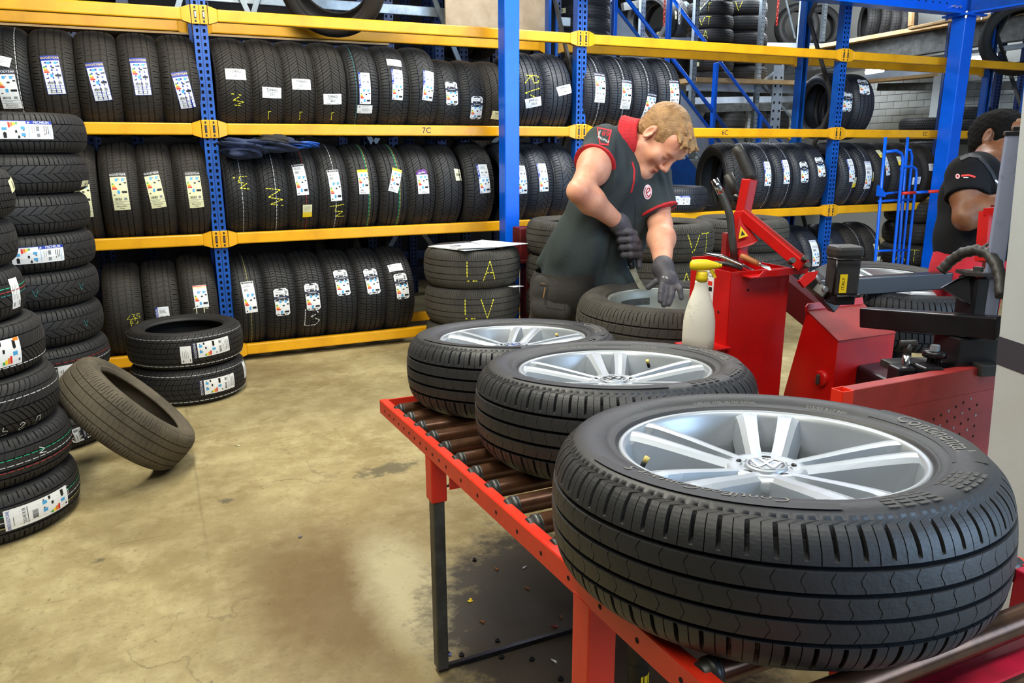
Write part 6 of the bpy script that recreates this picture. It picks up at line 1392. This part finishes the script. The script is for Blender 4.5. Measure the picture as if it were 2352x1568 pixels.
# hem flare and the tail that stands off at the back
hem = SV(1238, 603, 3.02); shirt.cap(SV(1318, 530, 2.98), hem, .050, .016, .07)
shirt.cap(SV(1308, 612, 2.97), SV(1420, 650, 2.93), .070, .065, .05)
for F2 in (arm, armL): shirt._put(tuple(slice(0, n) for n in shirt.n), F2.F, .025, 'add')
hp0 = SV(1330, 640, 2.86); nd = V3(pel) - V3(che); nd = nd / np.linalg.norm(nd) + camr * .30; shirt.plane(SV(1330, 662, 2.95), nd)
shirt.folds(.0032, sx * 62 + camu * 9, 1).folds(.0022, sx * 105 - camu * 26, 2).noise(.0018, 22, 4)
# neck opening
shirt.cap(neb + (HL(0, -.03, -.03) - neb) * .35, HL(0, -.02, -.03), .064, .07, .01, 'sub')
shirt_me = shirt.mesh('polo_shirt', M['polo'], 1); so = link('polo_shirt', shirt_me, man, OFF)
for nm, (a, b), (c, cn), rr_ in (('cuff', (shR, mid(shR, elR, .50)), (cutR, cutRn), .0775), ('cuff', (shL, mid(shL, elL, .85)), (cutL, cutLn), .0755)):
    lo2, hi2 = box_of([V3(c)], .13); Fc_ = Field(lo2, hi2, .004); Fc_.cap(a, b, rr_, rr_ + .0005, 0); n1 = V3(cn) / np.linalg.norm(cn)
    Fc_.plane(c + n1 * .002, n1); Fc_.plane(c - n1 * .009, -n1); link('cuff', Fc_.mesh('cuff', M['polo_red'], 1), so, None)
# red collar wrapped round the neck
nd_ = HL(0, -.022, -.035) - neb; nl = np.linalg.norm(nd_); nd_ = nd_ / nl; e1 = np.cross(nd_, sx); e1 /= np.linalg.norm(e1); e2 = np.cross(nd_, e1)
lo2, hi2 = box_of([neb], .17); Fc_ = Field(lo2, hi2, .0036); base_ = neb + nd_ * .028
for k in range(40):
    t0, t1 = 2 * PI * k / 40 - PI, 2 * PI * (k + 1) / 40 - PI
    # open at the front of the neck (towards the chest)
    fr = hf * 1.0; q0 = e1 * math.cos(t0) + e2 * math.sin(t0)
    w0 = q0 @ (fr - nd_ * (fr @ nd_)); drop_ = .040 * max(0, w0); hgt = .030 - .012 * max(0, w0)
    def P_(t, z, rr): return base_ + (e1 * math.cos(t) + e2 * math.sin(t)) * rr + nd_ * z
    for z, rr in ((-.030 - drop_, .097), (-.018 - drop_ * .8, .091), (-.006 - drop_ * .6, .085), (.004 - drop_ * .45, .080), (.013 - drop_ * .3, .076), (.021 - drop_ * .25, .074)): Fc_.cap(P_(t0, z, rr), P_(t1, z, rr), .0065, .0065, .006)
link('collar', Fc_.mesh('collar', M['polo_red'], 1), so, None)
WT, RDm = M['white'], M['polo_red']
decal(shirt_me, [('grid', mat('patch_red', (206, 44, 52), .8), .0018, [(1371, 292), (1405, 299), (1397, 335), (1377, 333)], 5), ('grid', M['polo'], .0026, [(1374, 296), (1401, 302), (1394, 331), (1379, 329)], 5), ('text', mat('patch_red', (206, 44, 52)), .0034, '89', 1391, 309, 17, .22), ('text', WT, .0034, 'PROFILE', 1386, 322, 7.5, .45), ('text', WT, .0034, 'TEAM', 1376.5, 308, 6, 1.75)], 'sleeve_patch', so, None)
cx_, cy_ = 1487, 441
ring = lambda rx, ry, m, l: ('poly', m, l, [(cx_ + rx * math.cos(t) + 0, cy_ + ry * math.sin(t)) for t in np.linspace(0, 2 * PI, 20, endpoint=False)])
decal(shirt_me, [ring(10, 17, mat('emblem_pink', (232, 200, 208), .8), .002), ring(7.6, 13.6, RDm, .0026), ring(6.4, 12, WT, .0032), ('strip', RDm, .0040, [(1489, 451), (1485, 447), (1483, 440), (1487, 432), (1491, 434), (1490, 440), (1485, 442)], 2.4), ('strip', RDm, .0040, [(1490, 452), (1494, 444)], 2.0)], 'chest_emblem', so, None)
decal(shirt_me, [('strip', RDm, .0012, [(1452, 372), (1457, 392), (1455, 420), (1449, 442)], 4)], 'placket', so, None)
decal(shirt_me, [('strip', mat('seam_dark', (30, 36, 38), .9), .0012, [(1459, 470), (1458, 520), (1455, 560)], 1.2)], 'seam', so, None)  # seam drawn as a thin darker strip on the cloth

# hair, brows, lids, lips
def hair(O, r, f, u, grow, cutn, cutc, m, noise_, par, tufts=(), ears=.026, h=.0036):
    L = lambda x, y, z: O + r * x + f * y + u * z
    lo2, hi2 = box_of([O], .17); Fh = Field(lo2, hi2, h)
    Fh.ell(L(0, -.018, .038), (.074 + grow, .095 + grow, .084 + grow), (r, f, u), .01)
    Fh.ell(L(0, -.045, -.02), (.060 + grow * .6, .050 + grow * .6, .05), (r, f, u), .02)
    for a, b, ra, rb in tufts: Fh.cap(L(*a), L(*b), ra, rb, .010)
    for amp, fr in noise_: Fh.noise(amp, fr, int(fr))
    cn = r * cutn[0] + f * cutn[1] + u * cutn[2]; Fh.plane(O + cn * cutc, -cn)
    for s in (-1, 1): Fh.ell(L(s * .086, -.004, -.004), (.022, ears, .036), (r, f, u), .01, 'sub')
    Fh.ell(L(0, .125, -.005), (.074, .062, .075), (r, f, u), .012, 'sub'); Fh.ell(L(0, .06, -.05), (.10, .055, .05), (r, f, u), .012, 'sub')
    return link('hair', Fh.mesh('hair', m, 0), par, OFF_H)
OFF_H = OFF
hair(HO, hr, hf, hu, .0075, (0, -.52, .854), -.016, M['hair_fair'], ((.0007, 150), (.0008, 330)), man,
     [((.03, .055, .095), (.036, .098, .088), .016, .006), ((.0, .06, .102), (.002, .106, .096), .016, .006), ((-.03, .06, .095), (-.035, .098, .090), .016, .006), ((.045, .045, .088), (.056, .080, .078), .014, .005), ((.016, .078, .096), (.026, .108, .074), .010, .004), ((0.012, .03, .118), (.02, .075, .118), .012, .004), ((.040, .02, .106), (.048, .06, .108), .012, .004), ((-.015, .07, .10), (-.02, .110, .104), .010, .004), ((.03, .075, .09), (.046, .098, .066), .009, .004), ((.0, .085, .094), (.010, .114, .080), .009, .004), ((.02, .04, .112), (.034, .082, .112), .010, .004)])
mb = MB()
for s in (-1, 1): mb.tube([HL(s * .016, .0935, .026), HL(s * .032, .0935, .0305), HL(s * .048, .0815, .026)], [.0030, .0042, .002], M['brow1'], 8)
mb.build('eyebrow', man, OFF)
mb = MB()
for s in (-1, 1): mb.tube([HL(s * .019, .0895, -.0005), HL(s * .026, .0925, -.004), HL(s * .034, .0928, -.005), HL(s * .045, .0865, -.002)], .0011, M['brow1'], 6)
mb.build('eyelash', man, OFF)
mb = MB(); mb.tube([HL(.0195, .0905, -.062), HL(.009, .0985, -.0585), HL(0, .1008, -.0595), HL(-.009, .0985, -.0585), HL(-.0195, .0905, -.062)], [.0015, .0035, .003, .0035, .0015], M['lip1'], 8); mb.tube([HL(.016, .0915, -.069), HL(0, .0965, -.0705), HL(-.016, .0915, -.069)], [.002, .0042, .002], M['lip1'], 8); mb.build('lips', man, OFF)

# gloves
lo2, hi2 = box_of([wrR, SV(1455, 600, 2.82)], .09); G = Field(lo2, hi2, .0032)
G.cap(wrR - (wrR - elR) * .06, wrR, .036, .034, .01)
hA, hB = SV(1434, 535, 2.80), SV(1447, 592, 2.82); ha = (hB - hA) / np.linalg.norm(hB - hA)
G.cap(wrR, mid(hA, hB, .3) + camr * .012 + camf * .008, .033, .034, .02); G.ell(mid(hA, hB, .45) + camr * .014 + camf * .006, (.030, .032, .046), None, .02)
for i in range(4):
    c0_ = mid(hA, hB, .02 + .30 * i); k0_ = c0_ + camr * .036 - camf * .006; k1_ = c0_ + camr * (.010 - .004 * i) - camf * .036; k2_ = c0_ - camr * .026 - camf * .026; k3_ = c0_ - camr * .028 + camf * .004; rr = (.0115, .0125, .0128, .0122)[i]
    G.cap(c0_ + camr * .025 + camf * .02, k0_, rr, rr, .006).cap(k0_, k1_, rr, rr, .004).cap(k1_, k2_, rr, rr * .95, .004).cap(k2_, k3_, rr * .95, rr * .85, .004)
tb = mid(hA, hB, .75) + camr * .038; G.cap(tb + camu * .03, tb - camu * .004 + camf * .006, .013, .0135, .01).cap(tb - camu * .004 + camf * .006, SV(1468, 612, 2.815), .0125, .010, .006)
link('glove', G.mesh('glove', M['glove'], 1), man, OFF)
lo2, hi2 = box_of([wrL, SV(1535, 700, 2.6)], .10); G = Field(lo2, hi2, .0032)
G.cap(wrL + (elL - wrL) * .07, wrL, .036, .034, .01); pa_ = SV(1535, 643, 2.645); G.cap(wrL, pa_, .033, .033, .02)
for q in ((1524, 650), (1534, 652), (1545, 652), (1553, 650)): G.cap(pa_, SV(q[0], q[1], 2.632), .026, .0135, .012)
for pts, rr in (([(1522, 651), (1519, 672), (1517, 690)], .0118), ([(1533, 653), (1530, 678), (1525, 700)], .0122), ([(1545, 653), (1543, 677), (1536, 698)], .0118), ([(1554, 650), (1562, 666), (1565, 684)], .0105), ([(1524, 642), (1506, 647), (1489, 660)], .0120)):
    dz = (2.632, 2.605, 2.60) if pts[0][0] != 1524 else (2.65, 2.66, 2.665)
    Q = [SV(x, y, d) for (x, y), d in zip(pts, dz)]; G.cap(Q[0], Q[1], rr, rr * .97, .004).cap(Q[1], Q[2], rr * .97, rr * .82, .003)
g2 = link('glove', G.mesh('glove', M['glove'], 1), man, OFF)
decal(g2.data, [('text', WT, .001, 'ATG', 1528, 637, 7, .25)], 'glove_print', g2, None)

# trousers with a hanging tool pocket, boots
hipR, hipL = pel + sx * .10 - V3((0, 0, .02)), pel - sx * .09 - V3((0, 0, .02)); knR, knL = V3((1.36, 2.72, .44)), V3((1.66, 2.86, .44)); ftR, ftL = V3((1.33, 2.92, .09)), V3((1.68, 3.02, .09))
lo2, hi2 = box_of([pel, hipR, hipL, knR, knL, ftR, ftL], .2); lo2[2] = .06; hi2[2] = pel[2] + .11
Tq = Field(lo2, hi2, .0075); Tq.cap(pel + sx * .075, pel - sx * .075, .120, .120, .03).cap(pel + sx * .085, bel + sx * .085, .124, .122, .03)
Tq.cap(hipR, knR, .108, .078, .05).cap(hipL, knL, .105, .076, .05).cap(knR, ftR, .076, .062, .03).cap(knL, ftL, .076, .062, .03); Tq.noise(.004, 24, 3)
tr = link('trousers', Tq.mesh('trousers', M['trouser'], 1), man, OFF)
pcn = SV(1272, 682, 2.87); lo2, hi2 = box_of([pcn], .13); Pk = Field(lo2, hi2, .004); pa3 = (camr * .97 + camf * .2, camu * .97 - camr * .12, camf)
for a_, b_ in (((-.050, .060), (.050, .045)), ((-.055, .02), (.045, .01)), ((-.06, -.03), (.04, -.04)), ((-.05, -.060), (.035, -.068))):
    Pk.cap(pcn + camr * a_[0] + camu * a_[1] + camf * .02, pcn + camr * b_[0] + camu * b_[1], .024, .024, .035)
pk = Pk.mesh('tool_pocket', M['trouser'], 1); pko = link('tool_pocket', pk, tr)
tan_ = mat('tan_stitch', (150, 110, 60), .8); drk = mat('dark_stitch', (22, 20, 20), .9)
decal(pk, [('strip', drk, .001, [(1258, 668), (1300, 672), (1296, 712), (1254, 706), (1258, 668)], 1.2), ('strip', drk, .001, [(1240, 655), (1312, 660)], 1.4), ('strip', tan_, .0016, [(1252, 660), (1248, 684)], 2.2), ('strip', drk, .0012, [(1259, 662), (1250, 700)], 2.5), ('strip', tan_, .0014, [(1285, 678), (1282, 697)], 1.6), ('strip', tan_, .0014, [(1244, 650), (1252, 652)], 1.5)], 'stitching', pko, None)
for ft in (ftR, ftL):
    lo2, hi2 = box_of([ft], .2); Bf = Field(lo2, hi2, .007); dr = V3((.12, -.99, 0)); Bf.cap(ft + V3((0, 0, .03)), ft - V3((0, 0, .02)), .062, .055, .02).cap(ft - V3((0, 0, .035)) - dr * .03, ft - V3((0, 0, .045)) + dr * .13, .052, .042, .03); Bf.plane(V3((0, 0, .002)), V3((0, 0, -1))); link('boot', Bf.mesh('boot', M['sblack'], 1), man, OFF)

# curved knife
kn = thing('knife', 'curved steel knife with a black riveted handle held in the mechanic\'s glove', 'knife', Vector(hB)); k0 = Vector(hB)
mb = MB(); hh = Vector(hA) - k0; e_ = Vector(SV(1452, 617, 2.83)) - k0; fd = Vector(_f)
mb.tube([hh * .9, hh * .3, Vector((0, 0, 0)), e_ * .6, e_], [.011, .0125, .0115, .0115, .0095], M['sblack'], 10); hd_ = mb.build('handle', kn)
mb = MB()
for x, y in ((1446, 594), (1450, 606), (1443, 613)): p = Vector(SV(x, y, 2.808)) - k0; mb.tube([p, p + fd * .006], .003, M['chrome'], 8, sm=False)
mb.build('rivet', hd_)
edge_l, edge_r = [(1445, 618), (1456, 640), (1466, 660), (1478, 672), (1494, 681)], [(1460, 614), (1468, 638), (1479, 655), (1488, 664), (1499, 676)]
dk = (2.83, 2.845, 2.862, 2.872, 2.878); V = []
for (a, b), (c, d), z in zip(edge_l, edge_r, dk):
    for q, x, y in ((0, a, b), (0, c, d), (.003, a, b), (.003, c, d)): V.append(Vector(SV(x, y, z)) - k0 + fd * q)
Fk = []
for i in range(4): o = 4 * i; Fk += [(o, o + 1, o + 5, o + 4), (o + 2, o + 6, o + 7, o + 3), (o, o + 4, o + 6, o + 2), (o + 1, o + 3, o + 7, o + 5)]
mb = MB(); mb.add(V, Fk + [(0, 2, 3, 1), (16, 17, 19, 18)], mat('blade_steel', (196, 190, 170), .38, .55, (150, 142, 120), 30)); mb.build('blade', kn)

# ---------------------------------------------------------------- the man in black beyond the machine
off2 = V3(SV(2225, 620, 2.95)); off2[2] = 0; man2 = thing('person', 'dark haired man in black t-shirt and red bib trousers beside the blue column', 'person', off2); OFF2 = -Vector(off2); OFF_H = OFF2
pe2, be2, ch2, nb2 = SV(2232, 625, 2.98), SV(2246, 540, 2.97), SV(2258, 450, 2.97), SV(2270, 378, 2.95)
sR2, eR2, wR2 = SV(2220, 402, 2.84), SV(2220, 500, 2.78), SV(2335, 450, 2.76); sL2 = SV(2312, 398, 3.10); eL2 = SV(2345, 500, 3.15)
s2 = (sR2 - sL2); s2 /= np.linalg.norm(s2)
f2 = camr * .50 - camu * .28 - camf * .82; f2 /= np.linalg.norm(f2); u2 = camr * .30 + camu * .93 - camf * .10; u2 -= f2 * (u2 @ f2); u2 /= np.linalg.norm(u2); r2 = np.cross(f2, u2)
ea2 = SV(2267, 313, 3.0); O2 = ea2 - r2 * .078 + f2 * .010; L2 = lambda x, y, z: O2 + r2 * x + f2 * y + u2 * z
def torso2(F, g):
    for a, b, ra, rb in ((pe2, be2, .108, .110), (be2, ch2, .112, .116)):
        for s in (-1, 1): F.cap(a + s2 * .06 * s, b + s2 * .075 * s, ra + g, rb + g, .05)
    F.cap(ch2 + s2 * .06, mid(sR2, nb2, .35), .108 + g, .064 + g, .05).cap(ch2 - s2 * .06, mid(sL2, nb2, .35), .108 + g, .064 + g, .05).cap(sR2, sL2, .064 + g, .062 + g, .04)
lo2, hi2 = box_of([pe2, wR2, O2, sR2, eL2], .2); lo2[2] = .85; bd2 = Field(lo2, hi2, .0048); torso2(bd2, -.012)
bd2.cap(nb2, L2(0, -.022, -.035), .058, .050, .035); head_prims(bd2, O2, r2, f2, u2)
bd2.cap(sR2, mid(sR2, eR2, .45), .055, .052, .03).cap(mid(sR2, eR2, .3), eR2, .053, .044, .03).cap(eR2, mid(eR2, wR2, .3), .042, .046, .02).cap(mid(eR2, wR2, .3), wR2, .046, .028, .03)
bd2.cap(sL2, eL2, .052, .042, .03)
hd2 = wR2 + (wR2 - eR2) / np.linalg.norm(wR2 - eR2) * .06; bd2.cap(wR2, hd2, .03, .034, .02); fw = (hd2 - wR2) / np.linalg.norm(hd2 - wR2)
for i in range(4): q = hd2 + camu * (.022 - .016 * i) + fw * .02; bd2.cap(q, q + fw * (.055, .062, .058, .045)[i] - camu * .012, .0095, .0078, .003)
bd2.cap(hd2 + camu * .015 - camf * .02, hd2 + camu * .045 + fw * .03 - camf * .025, .011, .009, .01)
link('body', bd2.mesh('body', M['skin2'], 1), man2, OFF2); del bd2
lo2, hi2 = box_of([pe2, be2, sR2, sL2, nb2, eR2], .2); lo2[2] = .9; ts = Field(lo2, hi2, .0055); torso2(ts, .004); a2 = Field(lo2, hi2, .0055); a2.cap(sR2, mid(sR2, eR2, .7), .069, .074, .03); a2.plane(mid(sR2, eR2, .54), eR2 - sR2)
a3 = Field(lo2, hi2, .0055); a3.cap(sL2, mid(sL2, eL2, .7), .068, .070, .03); a3.plane(mid(sL2, eL2, .54), eL2 - sL2)
for F2 in (a2, a3): ts._put(tuple(slice(0, n) for n in ts.n), F2.F, .025, 'add')
ts.noise(.003, 28, 5); ts.cap(mid(nb2, L2(0, -.02, -.03), .45), L2(0, -.02, -.03), .060, .07, .01, 'sub'); ts_me = ts.mesh('tee_shirt', M['tee'], 1); tso = link('tee_shirt', ts_me, man2, OFF2)
decal(ts_me, [('poly', mat('emblem_pink', (232, 200, 208), .8), .0014, [(2200 + 5 * math.cos(t), 405 + 6 * math.sin(t)) for t in np.linspace(0, 2 * PI, 14, endpoint=False)]), ('poly', M['polo_red'], .0022, [(2200 + 2.6 * math.cos(t), 405 + 3.2 * math.sin(t)) for t in np.linspace(0, 2 * PI, 12, endpoint=False)]), ('strip', mat('logo_red', (220, 66, 60), .8), .0014, [(2208, 404), (2224, 402), (2240, 407)], 4.2), ('strip', WT, .0016, [(2213, 408), (2224, 408)], 1.6)], 'sleeve_logo', tso, None)
decal(ts_me, [('strip', mat('strap_black', (40, 40, 43), .7), .003, [(2206, 366), (2226, 357), (2246, 360), (2262, 376), (2278, 398), (2290, 424)], 8), ('strip', M['chrome'], .006, [(2283, 414), (2290, 420)], 4)], 'bib_strap', tso, None)
hair(O2, r2, f2, u2, .013, (0, -.42, .907), -.030, M['hair_black'], ((.0016, 200), (.0012, 420)), man2, (), .024)
mb = MB(); mb.tube([L2(.016, .0945, .027), L2(.032, .095, .0315), L2(.048, .0825, .027)], [.0030, .0042, .002], M['hair_black'], 8); mb.build('eyebrow', man2, OFF2)
hp2 = [pe2 + s2 * .08, pe2 - s2 * .08]; k2_ = [V3((pe2[0] + .0, pe2[1] - .02, .45)), V3((pe2[0] + .14, pe2[1] + .08, .45))]
lo2, hi2 = box_of([pe2, be2] + k2_, .2); lo2[2] = .02; hi2[2] = be2[2] + .05; Tq = Field(lo2, hi2, .008)
for s in (-1, 1): Tq.cap(pe2 + s2 * .062 * s, be2 + s2 * .068 * s, .118, .116, .03)
for a, b in zip(hp2, k2_): Tq.cap(a, b, .10, .075, .04).cap(b, b - V3((0, -.06, .37)), .074, .060, .03)
Tq.noise(.004, 24, 6); Tq.plane(SV(2235, 545, 2.9), camu + camr * (-.35)); link('bib_trousers', Tq.mesh('bib_trousers', M['bib'], 1), man2, OFF2)
for b in k2_:
    ft = b - V3((0, -.06, .37)); lo2, hi2 = box_of([ft], .2); Bf = Field(lo2, hi2, .007); Bf.cap(ft + V3((0, 0, .02)), ft - V3((0, 0, .03)), .06, .052, .02).cap(ft - V3((0, 0, .035)), ft - V3((-.10, .04, .045)), .05, .042, .03); Bf.plane(V3((0, 0, .002)), V3((0, 0, -1))); link('boot', Bf.mesh('boot', M['sblack'], 1), man2, OFF2)
